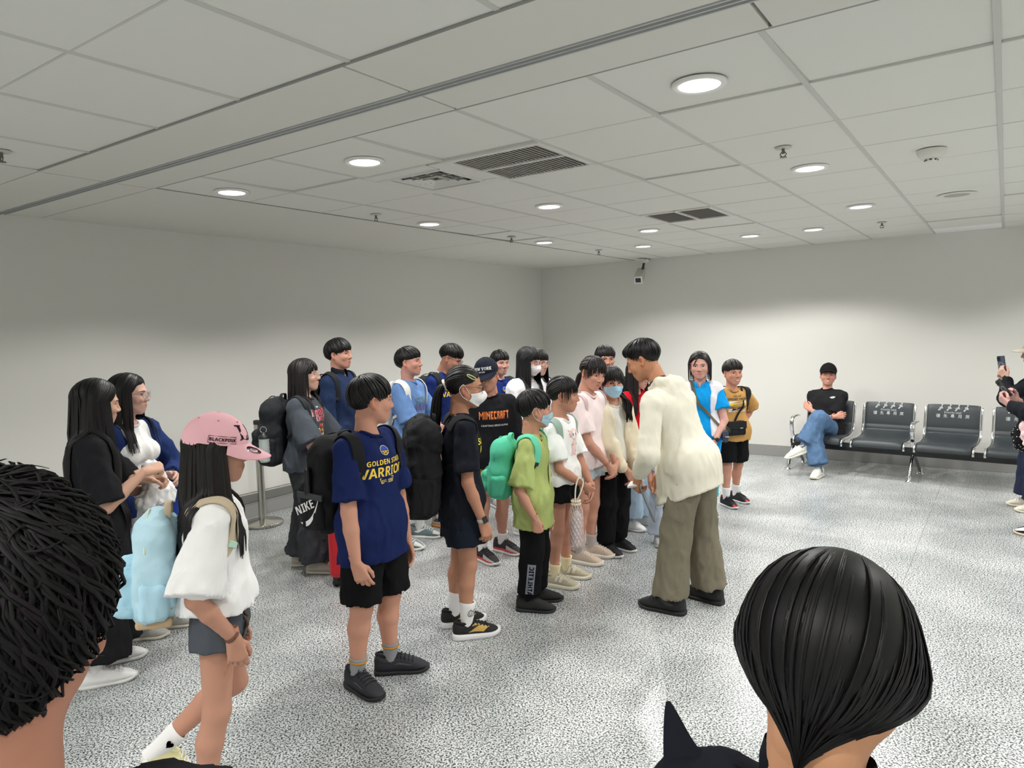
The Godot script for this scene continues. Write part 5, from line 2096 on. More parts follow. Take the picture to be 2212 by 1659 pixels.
	# girl with the axolotl T-shirt
	R = person({"label": "girl in a white T-shirt with a pink creature print, hair tied back", "pos": [-2.357, -3.913], "rot": 96.1, "H": 1.36, "female": true,
		"skin": lin(200, 146, 118), "head": [20.0, 5.0, 0.0], "fl": [0.09, 0.0, 14.0], "fr": [-0.09, 0.0, 2.0], "shw": 0.094,
		"hr": [Vector3(-0.05, 0.665, 0.19), Vector3(0.75, -0.65, 0.2), Vector3(0.3, 0.4, -1), "relax", Vector3(-0.8, -0.5, -0.4)], "hl": [Vector3(0.06, 0.63, 0.19), Vector3(-0.6, -0.75, 0.2), Vector3(-0.3, 0.3, -1), "relax", Vector3(0.8, -0.5, -0.4)],
		"tops": [{"c": hue(240, 242, 242), "loose": 0.02, "hem": -0.02, "arm": 0.8, "arm_r": 0.044}],
		"bottom": {"c": hue(20, 20, 23), "len": 0.42, "loose": 0.024, "flare": 1.05},
		"shoes": {"c": hue(176, 168, 146), "sole": hue(214, 208, 190), "lace": hue(200, 194, 176), "trim": hue(196, 190, 170), "sole_h": 0.11, "panels": [[0.36, 0.44, 15, 60, hue(212, 206, 186), 0.05], [0.48, 0.56, 15, 60, hue(212, 206, 186), 0.05]]}, "sock": {"c": hue(232, 218, 180), "h": 0.15}, "shoe_len": 0.245,
		"hair": [{"k": "cap", "tb": LINE, "lift": 0.003}, {"k": "tie", "n": 240, "at": Vector3(0, -0.03, -0.118), "w": 0.006, "th": 0.003, "lift": 0.012, "nt": 60, "spread": 0.026,
			"tail": V3([0, -0.03, -0.118, 0.0, -0.05, -0.14, 0.0, -0.1, -0.145, 0.0, -0.16, -0.14])}, {"k": "crop", "n": 150, "from": -75.0, "to": 75.0, "tb": [0.024, 0.012, -0.05, -0.05, -0.05, -0.05, -0.05], "lift": 0.014, "w": 0.0036, "th": 0.002, "crown": Vector3(0, 0.95, -0.15), "hang": true, "start": 0.5}]})
	hair_tie(R, Vector3(0, -0.03, -0.122), 0.026, 0.016, hue(224, 220, 205), "scrunchie")
	axolotl(R)
	W = backpack(R, "sage green backpack on the girl with the pink creature print", {"w": 0.26, "h": 0.38, "d": 0.11, "c": hue(142, 166, 156), "y": -0.1, "sw": 0.05, "c2": hue(156, 178, 168), "webc": hue(140, 166, 154)})
	bottle_bag(R)

	# tall girl in pink
	R = person({"label": "tall girl in a pale pink T-shirt, head bowed, hands clasped", "pos": [-2.435, -4.395], "rot": 91.0, "H": 1.475, "female": true,
		"skin": lin(206, 152, 126), "head": [-24.0, 16.0, -8.0], "fl": [0.09, 0.0, 10.0], "fr": [-0.09, 0.0, 4.0], "shw": 0.095, "lean": 3.0,
		"hr": [Vector3(-0.04, 0.7, 0.2), Vector3(0.6, -0.8, 0.1), Vector3(0.3, 0.2, -1), "relax", Vector3(-0.8, -0.5, -0.4)], "hl": [Vector3(0.07, 0.7, 0.2), Vector3(-0.6, -0.8, 0.1), Vector3(-0.3, 0.2, -1), "relax", Vector3(0.8, -0.5, -0.4)],
		"tops": [{"c": hue(240, 224, 224), "loose": 0.018, "hem": -0.05, "arm": 0.75, "arm_r": 0.042}],
		"bottom": {"c": hue(178, 190, 200), "len": 0.42, "loose": 0.024, "name": "denim_shorts"},
		"shoes": {"c": hue(196, 178, 162), "sole": hue(226, 218, 208), "lace": hue(216, 206, 196), "sole_h": 0.11}, "sock": {"c": hue(186, 176, 174), "h": 0.17}, "shoe_len": 0.26,
		"hair_c": lin(34, 29, 28), "hair": [{"k": "cap", "tb": LINE, "lift": 0.003}, {"k": "tie", "n": 200, "at": Vector3(0, -0.03, -0.118), "w": 0.006, "th": 0.003, "lift": 0.013, "nt": 40, "spread": 0.022, "tail": V3([0, -0.03, -0.118, 0.0, -0.06, -0.135, 0.0, -0.12, -0.135, 0.0, -0.18, -0.13])}, {"k": "crop", "n": 180, "from": -70.0, "to": 70.0, "tb": [0.02, 0.014, -0.05, -0.05, -0.05, -0.05, -0.05], "lift": 0.016, "w": 0.0036, "th": 0.002, "crown": Vector3(0, 0.95, -0.15), "hang": true, "start": 0.5}]})
	backpack(R, "dusty pink backpack on the tall girl in the pale pink T-shirt", {"w": 0.26, "h": 0.36, "d": 0.1, "c": hue(206, 176, 180), "y": -0.09, "sw": 0.03, "c2": hue(212, 184, 188)})

	# girl in the cream hooded jacket
	R = person({"label": "girl in a cream hooded jacket and black trousers with a blue mask", "pos": [-2.358, -4.646], "rot": 66.0, "H": 1.385, "female": true, "shw": 0.094,
		"skin": lin(206, 154, 128), "head": [-22.0, 4.0, 0.0], "fl": [0.08, -0.02, 12.0], "fr": [-0.07, 0.02, 6.0],
		"hr": [Vector3(-0.02, 0.64, 0.19), Vector3(0.5, -0.85, 0.15), Vector3(0.3, 0.2, -1), "relax", Vector3(-0.9, -0.5, -0.3)], "hl": [Vector3(0.07, 0.63, 0.19), Vector3(-0.5, -0.85, 0.15), Vector3(-0.3, 0.2, -1), "relax", Vector3(0.9, -0.5, -0.3)],
		"tops": [{"c": hue(234, 232, 224), "loose": 0.01, "hem": -0.02, "arm": 0.3}, {"c": hue(232, 221, 196), "loose": 0.034, "hem": -0.06, "arm": 1.94, "arm_r": 0.043, "open": 0.05, "hood": true, "name": "hooded_jacket", "cuff": 1.0, "collar": false}],
		"bottom": {"c": hue(20, 20, 23), "len": 1.9, "loose": 0.024, "hem_r": 0.036, "name": "trousers", "cuffed": true},
		"shoes": {"c": hue(27, 28, 32), "sole": hue(226, 226, 226), "lace": hue(24, 24, 26)}, "sock": {"c": hue(30, 30, 32), "h": 0.13}, "shoe_len": 0.235,
		"mask": {"c": hue(164, 204, 226), "pleats": true},
		"hair_c": lin(30, 26, 26), "hair": [{"k": "cap", "tb": LINE, "lift": 0.004}, {"k": "tie", "n": 200, "at": Vector3(0.06, -0.075, -0.06), "w": 0.0065, "th": 0.003, "lift": 0.014, "nt": 80, "spread": 0.036, "wave": 0.006, "tail": V3([0.06, -0.075, -0.06, 0.088, -0.11, -0.01, 0.1, -0.16, 0.05, 0.1, -0.23, 0.09, 0.1, -0.3, 0.1])}, {"k": "crop", "n": 160, "from": -65.0, "to": 65.0, "tb": [0.014, 0.01, -0.03, -0.05, -0.05, -0.05, -0.05], "lift": 0.014, "w": 0.0032, "th": 0.002, "jag": 2.0, "crown": Vector3(0, 0.95, -0.1), "hang": true, "start": 0.5}]})

	# the man they listen to
	R = person({"label": "man in a cream jacket and olive trousers bending towards the pupils", "pos": [-1.53, -3.925], "rot": -93.5, "H": 1.675, "hs": 1.03, "shw": 0.112,
		"skin": lin(196, 140, 104), "head": [14.0, 26.0, 0.0], "lean": 30.0, "hip": Vector3(0, -0.01, -0.06), "w": 0.93, "neck_len": 0.045, "twist": -4.0, "drop": 0.095, "arm_len": 0.92,
		"fl": [0.13, 0.06, 2.0], "fr": [-0.15, -0.06, -8.0],
		"hl": [Vector3(0.15, 0.785, 0.22), Vector3(-0.15, -1, 0.2), Vector3(-0.9, 0, -0.4), "grip", Vector3(0.6, 0, -0.5)], "hr": [Vector3(-0.1, 0.785, 0.19), Vector3(0.1, -1, 0.1), Vector3(0.9, 0, -0.4), "relax", Vector3(-0.6, 0, -0.5)],
		"tops": [{"c": hue(226, 222, 206), "loose": 0.02, "hem": -0.1, "hem_w": 1.08, "arm": 1.9, "arm_r": 0.036, "arm_loose": 0.013, "hood": true, "name": "jacket", "crease": 0.006, "collar": false}],
		"bottom": {"c": hue(122, 116, 100), "len": 1.96, "loose": 0.028, "hem_r": 0.05, "name": "trousers", "crease": 0.009},
		"shoes": {"c": hue(30, 31, 34), "sole": hue(24, 24, 26), "lace": hue(28, 28, 30), "tick": hue(46, 47, 50)}, "shoe_len": 0.29,
		"hair_c": lin(24, 24, 25), "hair": [{"k": "cap", "tb": [0.066, 0.058, 0.025, 0.022, -0.02, -0.046, -0.055], "lift": 0.003}, {"k": "crop", "n": 320, "tb": [0.06, 0.054, 0.036, 0.036, 0.005, -0.022, -0.036], "w": 0.0065, "lift": 0.016, "quiff": 0.022, "blunt": 0.2, "jag": 1.4}, {"k": "crop", "n": 260, "tb": [0.07, 0.066, 0.012, 0.004, -0.03, -0.055, -0.062], "w": 0.0035, "th": 0.0014, "lift": 0.004, "start": 1.2}]})
	b = Buf.new()
	var ring := PackedVector3Array()
	var T: Basis = R.T
	for k in 20:
		var an := TAU * k / 20
		ring.append(R.NB + T.x * sin(an) * 0.057 + T.z * (0.014 + cos(an) * 0.06) + T.y * (0.03 - 0.014 * cos(an)))
	b.tube(ring, [0.013], 8, false, true)
	put(b, "inner_collar", cloth(hue(72, 54, 48)), R.jacket)
	var root: Node3D = R.root
	W = worn(R, "tablet", "slim silver-edged tablet held edge-on in the bending man's hand", "tablet", Vector3(0.12, 0.53, 0.15))
	b = Buf.new()
	var tb := frame(Vector3(0.17, 1, 0.36), Vector3(0.17, 1, 0.36).cross(Vector3(-0.906, -0.2, 0.42)))
	b.box(Vector3(0.15, 0.23, 0.008), Transform3D(tb, Vector3(0.12, 0.63, 0.18)), 0.004, 2)
	wput(W, b, "back_shell", mat("tablet_metal", hue(150, 155, 160), 0.25, 0.9))
	b = Buf.new()
	b.box(Vector3(0.144, 0.222, 0.002), Transform3D(tb, Vector3(0.12, 0.63, 0.18) + tb.z * 0.0045), 0.001)
	wput(W, b, "screen", mat("screen_black", hue(12, 13, 15), 0.08))
	b = Buf.new()
	b.box(Vector3(0.07, 0.014, 0.09), Transform3D(frame(Vector3(0.3, 1, 0.2), Vector3(0.2, 0.1, 1)), Vector3(0.13, 0.73, 0.245)), 0.004)
	wput(W, b, "folded_cover", mat("tablet_cover", hue(214, 214, 216), 0.5))


func back_row() -> void:
	var R: Dictionary
	var W: Dictionary
	var b: Buf
	# long haired girl in black, on the left
	R = person({"label": "girl seen from behind with waist-long black hair and a black T-shirt", "pos": [-3.674, -1.659], "rot": 150.7, "H": 1.485, "female": true, "shw": 0.098,
		"skin": lin(226, 180, 150), "head": [14.0, 8.0, 0.0], "fl": [0.12, 0.02, 6.0], "fr": [-0.12, -0.02, 0.0],
		"hr": [Vector3(-0.13, 1.02, 0.22), Vector3(0.25, 0.2, 1), Vector3(0.6, -0.8, 0), "fist", Vector3(-0.5, -1.0, -0.9)], "hl": [Vector3(0.06, 0.95, 0.22), Vector3(-0.2, 0.0, 1), Vector3(-0.6, -0.8, 0), "grip", Vector3(0.8, -0.7, 0)],
		"tops": [{"c": hue(30, 31, 34), "loose": 0.034, "hem": -0.12, "arm": 0.95, "arm_r": 0.05}],
		"bottom": {"c": hue(26, 27, 29), "len": 1.78, "loose": 0.06, "hem_r": 0.075, "name": "wide_trousers"},
		"shoes": {"c": hue(240, 240, 240), "sole": hue(226, 226, 224), "laces": 5, "lace": hue(244, 244, 244), "trim": hue(232, 232, 232)}, "shoe_len": 0.25, "sock": {"c": hue(235, 235, 235), "h": 0.12},
		"hair_c": lin(22, 21, 22), "hair": long_hair(0.62, 340, false, {"inner": 66.0, "w": 0.011, "out": 0.1, "lift": 0.022})})
	# girl with glasses and a blue cardigan
	R = person({"label": "girl with glasses in an open navy cardigan over a white top and grey trousers", "pos": [-3.985, -1.986], "rot": 104.0, "H": 1.49, "female": true, "shw": 0.1, "w": 1.05,
		"skin": lin(222, 178, 156), "head": [30.0, 2.0, 0.0], "fl": [0.14, 0.07, 34.0], "fr": [-0.03, 0.03, 28.0],
		"hr": [Vector3(-0.17, 0.88, 0.17), Vector3(0.5, -0.2, 0.8), Vector3(0.6, 0.2, -0.6), "grip", Vector3(-0.9, -0.7, -0.3)], "hl": [Vector3(0.09, 0.91, 0.2), Vector3(-0.3, 0.0, 1), Vector3(-0.7, -0.4, 0), "relax", Vector3(0.9, -0.7, -0.3)],
		"tops": [{"c": hue(238, 238, 236), "loose": 0.006, "hem": 0.0, "arm": 0.2, "bust": 1.0}, {"c": hue(36, 52, 100), "loose": 0.03, "hem": -0.04, "arm": 1.85, "arm_r": 0.042, "open": 0.085, "name": "cardigan", "collar": false}],
		"bottom": {"c": hue(160, 160, 162), "len": 1.8, "loose": 0.05, "hem_r": 0.07, "name": "wide_trousers", "crease": 0.01},
		"shoes": {"c": hue(186, 184, 178), "sole": hue(224, 218, 202), "lace": hue(236, 236, 232), "panels": [[0.25, 0.5, 15, 55, hue(228, 222, 190), 0.08]]}, "shoe_len": 0.25,
		"glasses": {"c": hue(150, 140, 135), "metal": 0.8}, "hair": long_hair(0.3, 260, false, {"inner": 60.0})})
	wrist_band(R, 0, "bracelet", "thin dark bracelet on the wrist of the girl in the navy cardigan", "bracelet", hue(70, 62, 60), 0.006)
	white_bag(R)
	W = worn(R, "folder", "bright blue plastic folder hanging by the girl in the navy cardigan", "folder", Vector3(0.1, 0.6, 0.24))
	b = Buf.new()
	b.box(Vector3(0.2, 0.27, 0.012), Transform3D(frame(Vector3(0.1, 1, 0.12), Vector3(-0.6, 0, 0.8)), Vector3(0.1, 0.73, 0.245)), 0.004)
	wput(W, b, "cover", vinyl(hue(20, 62, 170), 0.4))
	W = worn(R, "pouch", "small black pouch with tangled cords held by the girl in glasses", "pouch", Vector3(0.12, 0.8, 0.28))
	var pf := Field.new(Vector3(0.02, 0.76, 0.2), Vector3(0.22, 0.98, 0.38), 0.009)
	pf.box(Vector3(0.12, 0.86, 0.29), Basis(Vector3.UP, 0.4), Vector3(0.05, 0.055, 0.03), 0.02)
	pf.crease(fold, 0.006, Vector3(20, 20, 20), Vector3.ZERO)
	b = Buf.new()
	pf.net(b)
	wput(W, b, "body", cloth(hue(30, 30, 32)))
	b = Buf.new()
	for k in 3:
		b.tube(curve(V3([0.1, 0.91, 0.28, 0.14 + 0.02 * k, 0.95 - 0.02 * k, 0.32, 0.12, 0.86, 0.33 + 0.01 * k, 0.15, 0.83, 0.3]), 5), [0.0022], 5)
	wput(W, b, "cord", cloth(hue(24, 24, 26)))
	W = worn(R, "denim_bag", "pale blue denim bag hanging at the hip of the girl in grey trousers", "bag", Vector3(-0.2, 0.6, 0.1))
	pf = Field.new(Vector3(-0.34, 0.54, -0.06), Vector3(-0.06, 1.06, 0.28), 0.01)
	pf.box(Vector3(-0.205, 0.72, 0.12), Basis(Vector3.BACK, 0.06), Vector3(0.03, 0.12, 0.075), 0.025)
	pf.cone(Vector3(-0.2, 0.83, 0.12), Vector3(-0.185, 1.0, 0.1), 0.022, 0.014, 0.02)
	pf.crease(fold, 0.006, Vector3(14, 8, 14), Vector3(2, 2, 2))
	b = Buf.new()
	pf.net(b)
	wput(W, b, "body", cloth(hue(124, 150, 178)))

	# girl with the burger print
	R = person({"label": "girl with round glasses in a dark grey T-shirt with a burger print", "pos": [-4.05, -3.25], "rot": 120.3, "H": 1.51, "female": true, "shw": 0.1,
		"skin": lin(224, 178, 152), "head": [5.0, -2.0, 0.0], "fl": [0.08, -0.08, 10.0], "fr": [-0.08, 0.09, 0.0],
		"hr": [Vector3(-0.1, 0.86, 0.31), Vector3(0.3, -0.3, 0.9), Vector3(0.5, -0.8, 0), "grip", Vector3(-0.7, -0.6, -0.5)], "hl": [Vector3(0.1, 0.86, 0.31), Vector3(-0.3, -0.3, 0.9), Vector3(-0.5, -0.8, 0), "grip", Vector3(0.7, -0.6, -0.5)],
		"tops": [{"c": hue(74, 80, 88), "loose": 0.034, "hem": -0.03, "arm": 0.95, "arm_r": 0.055}],
		"bottom": {"c": hue(62, 64, 68), "len": 1.94, "loose": 0.045, "hem_r": 0.06, "name": "jeans", "crease": 0.013},
		"shoes": {"c": hue(186, 180, 170), "sole": hue(214, 208, 196), "lace": hue(196, 190, 180)}, "shoe_len": 0.25,
		"glasses": {"c": hue(206, 190, 180), "metal": 0.7, "r": 0.027}, "hair_c": lin(36, 32, 32), "hair": long_hair(0.235, 240, true, {"inner": 58.0})})
	burger(R)
	rip(R)
	W = backpack(R, "tall matt black backpack with a water bottle in its side pocket", {"w": 0.3, "h": 0.46, "d": 0.16, "c": hue(40, 43, 47), "y": -0.08, "sw": 0.05})
	root_bottle(W)
	# tall boy in the navy jacket
	R = person({"label": "tallest boy in a dark navy zip jacket with a standing collar", "pos": [-4.346, -3.833], "rot": 110.0, "H": 1.64, "hs": 1.02,
		"skin": lin(206, 152, 128), "head": [-2.0, -1.0, 0.0], "fl": [0.08, 0.02, 8.0], "fr": [-0.08, -0.02, 0.0],
		"tops": [{"c": hue(38, 52, 84), "loose": 0.026, "hem": -0.06, "arm": 1.95, "arm_r": 0.04, "name": "jacket", "collar": false, "stand": 0.05, "collar_c": hue(28, 32, 42)}],
		"bottom": {"c": hue(30, 32, 38), "len": 1.9, "loose": 0.025, "name": "trousers"}, "shoes": {"c": hue(40, 40, 44)},
		"hair": [{"k": "cap", "tb": BOWL, "lift": 0.004}, {"k": "crop", "n": 250, "tb": [0.022, 0.014, 0.0, 0.016, -0.03, -0.052, -0.06], "lift": 0.021, "w": 0.0075, "jag": 1.6}]})
	b = Buf.new()
	b.box(Vector3(0.004, 0.02, 0.003), Transform3D(R.T, surf(R, R.CH + (R.T as Basis).y * 0.1, (R.T as Basis).z) + (R.T as Basis).z * 0.004), 0.001)
	put(b, "zip_pull", chrome(), R.jacket)
	backpack(R, "black backpack on the tallest boy in the navy jacket", {"w": 0.29, "h": 0.42, "d": 0.13, "c": hue(32, 34, 38), "y": -0.07})

	# boy in blue
	R = person({"label": "boy in a mid-blue T-shirt and pale shorts, hands clasped, white backpack straps", "pos": [-3.836, -4.089], "rot": 106.0, "H": 1.56, "w": 1.05,
		"skin": lin(212, 156, 134), "head": [6.0, -2.0, 0.0], "fl": [0.15, 0.0, 8.0], "fr": [-0.15, 0.0, -4.0],
		"hr": [Vector3(-0.0, 0.93, 0.24), Vector3(0.9, -0.3, 0.2), Vector3(0.1, 0.1, -1), "grip", Vector3(-0.9, -0.8, -0.1)], "hl": [Vector3(0.07, 0.89, 0.24), Vector3(-0.7, -0.5, 0.25), Vector3(-0.1, 0.1, -1), "grip", Vector3(0.9, -0.8, -0.1)],
		"tops": [{"c": hue(104, 138, 190), "loose": 0.022, "hem": -0.09, "arm": 0.85, "arm_r": 0.044, "crease": 0.01}],
		"bottom": {"c": hue(196, 208, 222), "len": 0.72, "loose": 0.032}, "shoes": {"c": hue(120, 138, 142), "sole": hue(236, 236, 232), "lace": hue(232, 232, 230), "tick": hue(228, 230, 230), "panels": [[0.75, 1.0, 20, 80, hue(214, 214, 210)]]}, "sock": {"c": hue(240, 240, 240), "h": 0.24}, "shoe_len": 0.275,
		"hair": bowl(260, [0.03, 0.028, 0.02, 0.02, -0.03, -0.052, -0.058], 0.02)})
	print_text(R, "STILL", 0.05, 0.0, 0.02, hue(88, 120, 120), true, false, 0.06)
	print_text(R, "WAVES", 0.052, 0.0, -0.035, hue(108, 92, 150), true, false, 0.06)
	backpack(R, "white backpack on the boy in the mid-blue T-shirt", {"w": 0.29, "h": 0.42, "d": 0.13, "c": hue(226, 228, 226), "c2": hue(230, 232, 228), "y": -0.08, "sw": 0.062, "webc": hue(220, 220, 216)})
	# boy looking down with glasses
	R = person({"label": "boy with glasses looking down, navy print T-shirt, behind the boy in blue", "pos": [-3.97, -4.67], "rot": 92.0, "H": 1.58,
		"skin": lin(196, 142, 116), "head": [18.0, 26.0, 0.0], "fl": [0.12, -0.03, 6.0], "fr": [-0.12, 0.03, -2.0], "lean": 3.0,
		"tops": [{"c": hue(30, 46, 104), "loose": 0.022, "hem": -0.08, "arm": 0.82, "arm_r": 0.045}],
		"bottom": {"c": hue(36, 38, 44), "len": 0.8, "loose": 0.03}, "shoes": {"c": hue(206, 198, 188), "sole": hue(222, 150, 80), "lace": hue(230, 228, 224), "panels": [[0.15, 0.5, 15, 50, hue(80, 72, 70), 0.1]]}, "sock": {"c": hue(240, 240, 240), "h": 0.22}, "shoe_len": 0.27,
		"glasses": {"c": hue(50, 48, 48), "metal": 0.6, "t": 0.001}, "hair": [{"k": "cap", "tb": [0.03, 0.028, 0.02, 0.024, -0.0, -0.03, -0.05], "lift": 0.003}, {"k": "crop", "n": 240, "tb": [0.03, 0.026, 0.026, 0.03, 0.0, -0.02, -0.035], "lift": 0.021, "w": 0.0075}]})
	hoops_print(R, 0.0, 0.03)
	backpack(R, "black backpack on the boy with glasses looking down", {"w": 0.29, "h": 0.42, "d": 0.13, "c": hue(30, 32, 35), "y": -0.07, "sw": 0.058})

	# boy with the city cap
	R = person({"label": "boy in a dark cap and black T-shirt with orange lettering, mustard shorts", "pos": [-3.068, -4.12], "rot": 54.0, "H": 1.465, "w": 1.04,
		"skin": lin(206, 152, 126), "head": [-34.0, 8.0, 6.0], "fl": [0.1, -0.06, 30.0], "fr": [-0.1, 0.07, 18.0],
		"tops": [{"c": hue(26, 27, 31), "loose": 0.03, "hem": -0.05, "arm": 0.97, "arm_r": 0.05}],
		"bottom": {"c": hue(200, 160, 80), "len": 0.72, "loose": 0.03}, "shoes": {"c": hue(38, 36, 40), "sole": hue(226, 222, 214), "lace": hue(30, 30, 32), "trim": hue(30, 28, 30), "panels": [[0.55, 0.96, 10, 40, hue(176, 170, 164)], [0.1, 0.9, 0, 9, hue(206, 70, 92)]]}, "sock": {"c": hue(238, 238, 238), "h": 0.16}, "shoe_len": 0.265,
		"glasses": {"c": hue(44, 40, 40), "metal": 0.3}, "hair": [{"k": "crop", "n": 120, "tb": [0.05, 0.05, 0.012, 0.012, -0.04, -0.058, -0.062], "lift": 0.004, "w": 0.006}],
		"cap": {"c": hue(32, 35, 48), "tip": 6.0, "text": [["NEW YORK", 0.021, hue(240, 240, 240), 0.0, 0.44, 1.6, true], ["EST.1625", 0.009, hue(220, 220, 220), 0.0, 0.2, 0.0]]}})
	block_word(R)

	# round-faced boy behind
	R = person({"label": "round-faced boy with a blunt fringe and an open dark jacket, beside the far corner", "pos": [-3.930, -5.434], "rot": 65.9, "H": 1.485,
		"skin": lin(218, 166, 146), "head": [0.0, 4.0, 0.0], "hs": 0.99, "fl": [0.09, -0.03, 8.0], "fr": [-0.09, 0.03, -2.0], "eyes": 0.6,
		"tops": [{"c": hue(30, 50, 120), "loose": 0.02, "hem": -0.05, "arm": 0.6}, {"c": hue(50, 54, 60), "loose": 0.034, "hem": -0.05, "arm": 1.9, "open": 0.08, "name": "jacket", "collar": false}],
		"bottom": {"c": hue(46, 48, 54), "len": 0.85, "loose": 0.03}, "shoes": {"c": hue(190, 190, 190), "sole": hue(230, 230, 228), "panels": [[0.1, 0.4, 10, 60, hue(130, 132, 136)]]}, "sock": {"c": hue(230, 230, 230), "h": 0.16}, "shoe_len": 0.26,
		"hair": bowl(190, [0.028, 0.028, 0.012, 0.016, -0.03, -0.055, -0.06], 0.017)})
	badge(R, 0.0, 0.06)
	# girl with a white mask
	R = person({"label": "girl with straight long black hair, white mask and white T-shirt", "pos": [-3.19, -4.78], "rot": 84.9, "H": 1.535, "female": true, "shw": 0.096,
		"skin": lin(226, 182, 160), "head": [4.0, 12.0, 0.0], "fl": [0.1, -0.02, 8.0], "fr": [-0.1, 0.02, 0.0],
		"tops": [{"c": hue(236, 238, 242), "loose": 0.032, "hem": -0.06, "arm": 0.92, "arm_r": 0.05}],
		"bottom": {"c": hue(60, 62, 70), "len": 0.6, "loose": 0.03}, "shoes": {"c": hue(236, 236, 236), "sole": hue(240, 240, 240), "tick": hue(220, 220, 222)}, "sock": {"c": hue(232, 232, 234), "h": 0.22, "stripe": hue(215, 215, 218)}, "shoe_len": 0.25,
		"mask": {"c": hue(236, 236, 238), "puff": 0.02}, "glasses": {"c": hue(150, 130, 125), "metal": 0.7}, "hair_c": lin(24, 24, 28), "hair": long_hair(0.34, 280, true, {"inner": 52.0, "w": 0.009})})
	R = person({"label": "girl with glasses half hidden behind the girl in the white mask", "pos": [-3.402, -5.252], "rot": 82.9, "H": 1.5, "female": true, "shw": 0.096,
		"skin": lin(226, 182, 160), "head": [0.0, 8.0, 0.0], "fl": [0.07, 0.0, 8.0], "fr": [-0.07, 0.0, 0.0],
		"tops": [{"c": hue(234, 236, 240), "loose": 0.024, "hem": -0.06, "arm": 0.85, "arm_r": 0.046}],
		"bottom": {"c": hue(52, 54, 62), "len": 1.9, "loose": 0.03, "name": "trousers"}, "shoes": {"c": hue(220, 220, 220)}, "glasses": {"c": hue(130, 110, 105), "metal": 0.6}, "hair": long_hair(0.3, 200, true, {"inner": 50.0})})
	backpack(R, "black backpack on the girl half hidden behind the white mask", {"w": 0.27, "h": 0.38, "d": 0.11, "c": hue(28, 30, 34), "sw": 0.035})
	# boy behind the pink girl
	R = person({"label": "boy with a bowl cut peering out behind the tall girl in pink", "pos": [-2.843, -5.490], "rot": 47.4, "H": 1.515,
		"skin": lin(204, 152, 126), "head": [-4.0, 4.0, 0.0], "fl": [0.07, 0.0, 8.0], "fr": [-0.07, 0.0, -4.0],
		"tops": [{"c": hue(34, 34, 38), "loose": 0.024, "hem": -0.06, "arm": 0.85}], "bottom": {"c": hue(40, 40, 44), "len": 0.85, "loose": 0.03}, "shoes": {"c": hue(60, 60, 62)}, "hair": bowl(200, [0.026, 0.024, 0.01, 0.016, -0.03, -0.055, -0.06], 0.019)})
	# red T-shirt
	R = person({"label": "girl in a red T-shirt and pale ripped jeans, mostly hidden by the bending man", "pos": [-2.496, -5.345], "rot": 72.0, "H": 1.4, "female": true, "shw": 0.098,
		"skin": lin(212, 160, 136), "head": [10.0, 14.0, 0.0], "fl": [0.1, -0.02, 14.0], "fr": [-0.1, 0.02, 6.0],
		"hr": [Vector3(-0.1, 0.72, 0.2), Vector3(0.5, -0.5, 0.6), Vector3(0.5, -0.5, -0.5), "grip"],
		"tops": [{"c": hue(205, 28, 42), "loose": 0.022, "hem": -0.03, "arm": 0.8, "arm_r": 0.046}],
		"bottom": {"c": hue(168, 188, 206), "len": 1.88, "loose": 0.045, "hem_r": 0.062, "name": "jeans"}, "shoes": {"c": hue(240, 240, 240), "sole": hue(236, 236, 234), "panels": [[0.3, 0.36, 15, 60, hue(226, 226, 226), 0.06]]}, "shoe_len": 0.25,
		"hair": long_hair(0.32, 200, false, {"inner": 60.0})})
	jean_hearts(R)
	W = worn(R, "tote", "small white frilled bag held against the red T-shirt", "bag", Vector3(-0.06, 0.78, 0.2))
	var f := Field.new(Vector3(-0.2, 0.74, 0.1), Vector3(0.1, 1.08, 0.32), 0.009)
	f.box(Vector3(-0.05, 0.9, 0.205), Basis(Vector3.UP, -0.3), Vector3(0.075, 0.1, 0.022), 0.02)
	f.crease(fold, 0.005, Vector3(18, 10, 18), Vector3(4, 1, 1))
	b = Buf.new()
	f.net(b)
	wput(W, b, "body", cloth(hue(232, 232, 238)))
	b = Buf.new()
	var fr := PackedVector3Array()
	for k in 30:
		fr.append(Vector3(-0.05, 0.995, 0.205) + Basis(Vector3.UP, -0.3) * Vector3(-0.075 + 0.15 * k / 29.0, 0.006 * sin(k * 1.6), 0.012 * cos(k * 1.6)))
	b.tube(fr, [0.006], 6)
	wput(W, b, "frill", cloth(hue(244, 244, 246)))
	# child behind the man
	R = person({"label": "child in pale blue trousers almost hidden behind the bending man", "pos": [-2.10, -5.02], "rot": 33.1, "H": 1.24, "hs": 0.94,
		"skin": lin(212, 160, 136), "head": [0.0, 10.0, 0.0], "fl": [0.06, 0.0, 8.0], "fr": [-0.06, 0.0, -4.0], "hip": Vector3(0.03, 0, 0),
		"tops": [{"c": hue(220, 222, 228), "loose": 0.02, "hem": -0.05, "arm": 0.8}], "bottom": {"c": hue(196, 208, 228), "len": 1.94, "loose": 0.03, "hem_r": 0.05, "name": "trousers"}, "shoes": {"c": hue(190, 190, 194)}, "hair": bowl(160)})


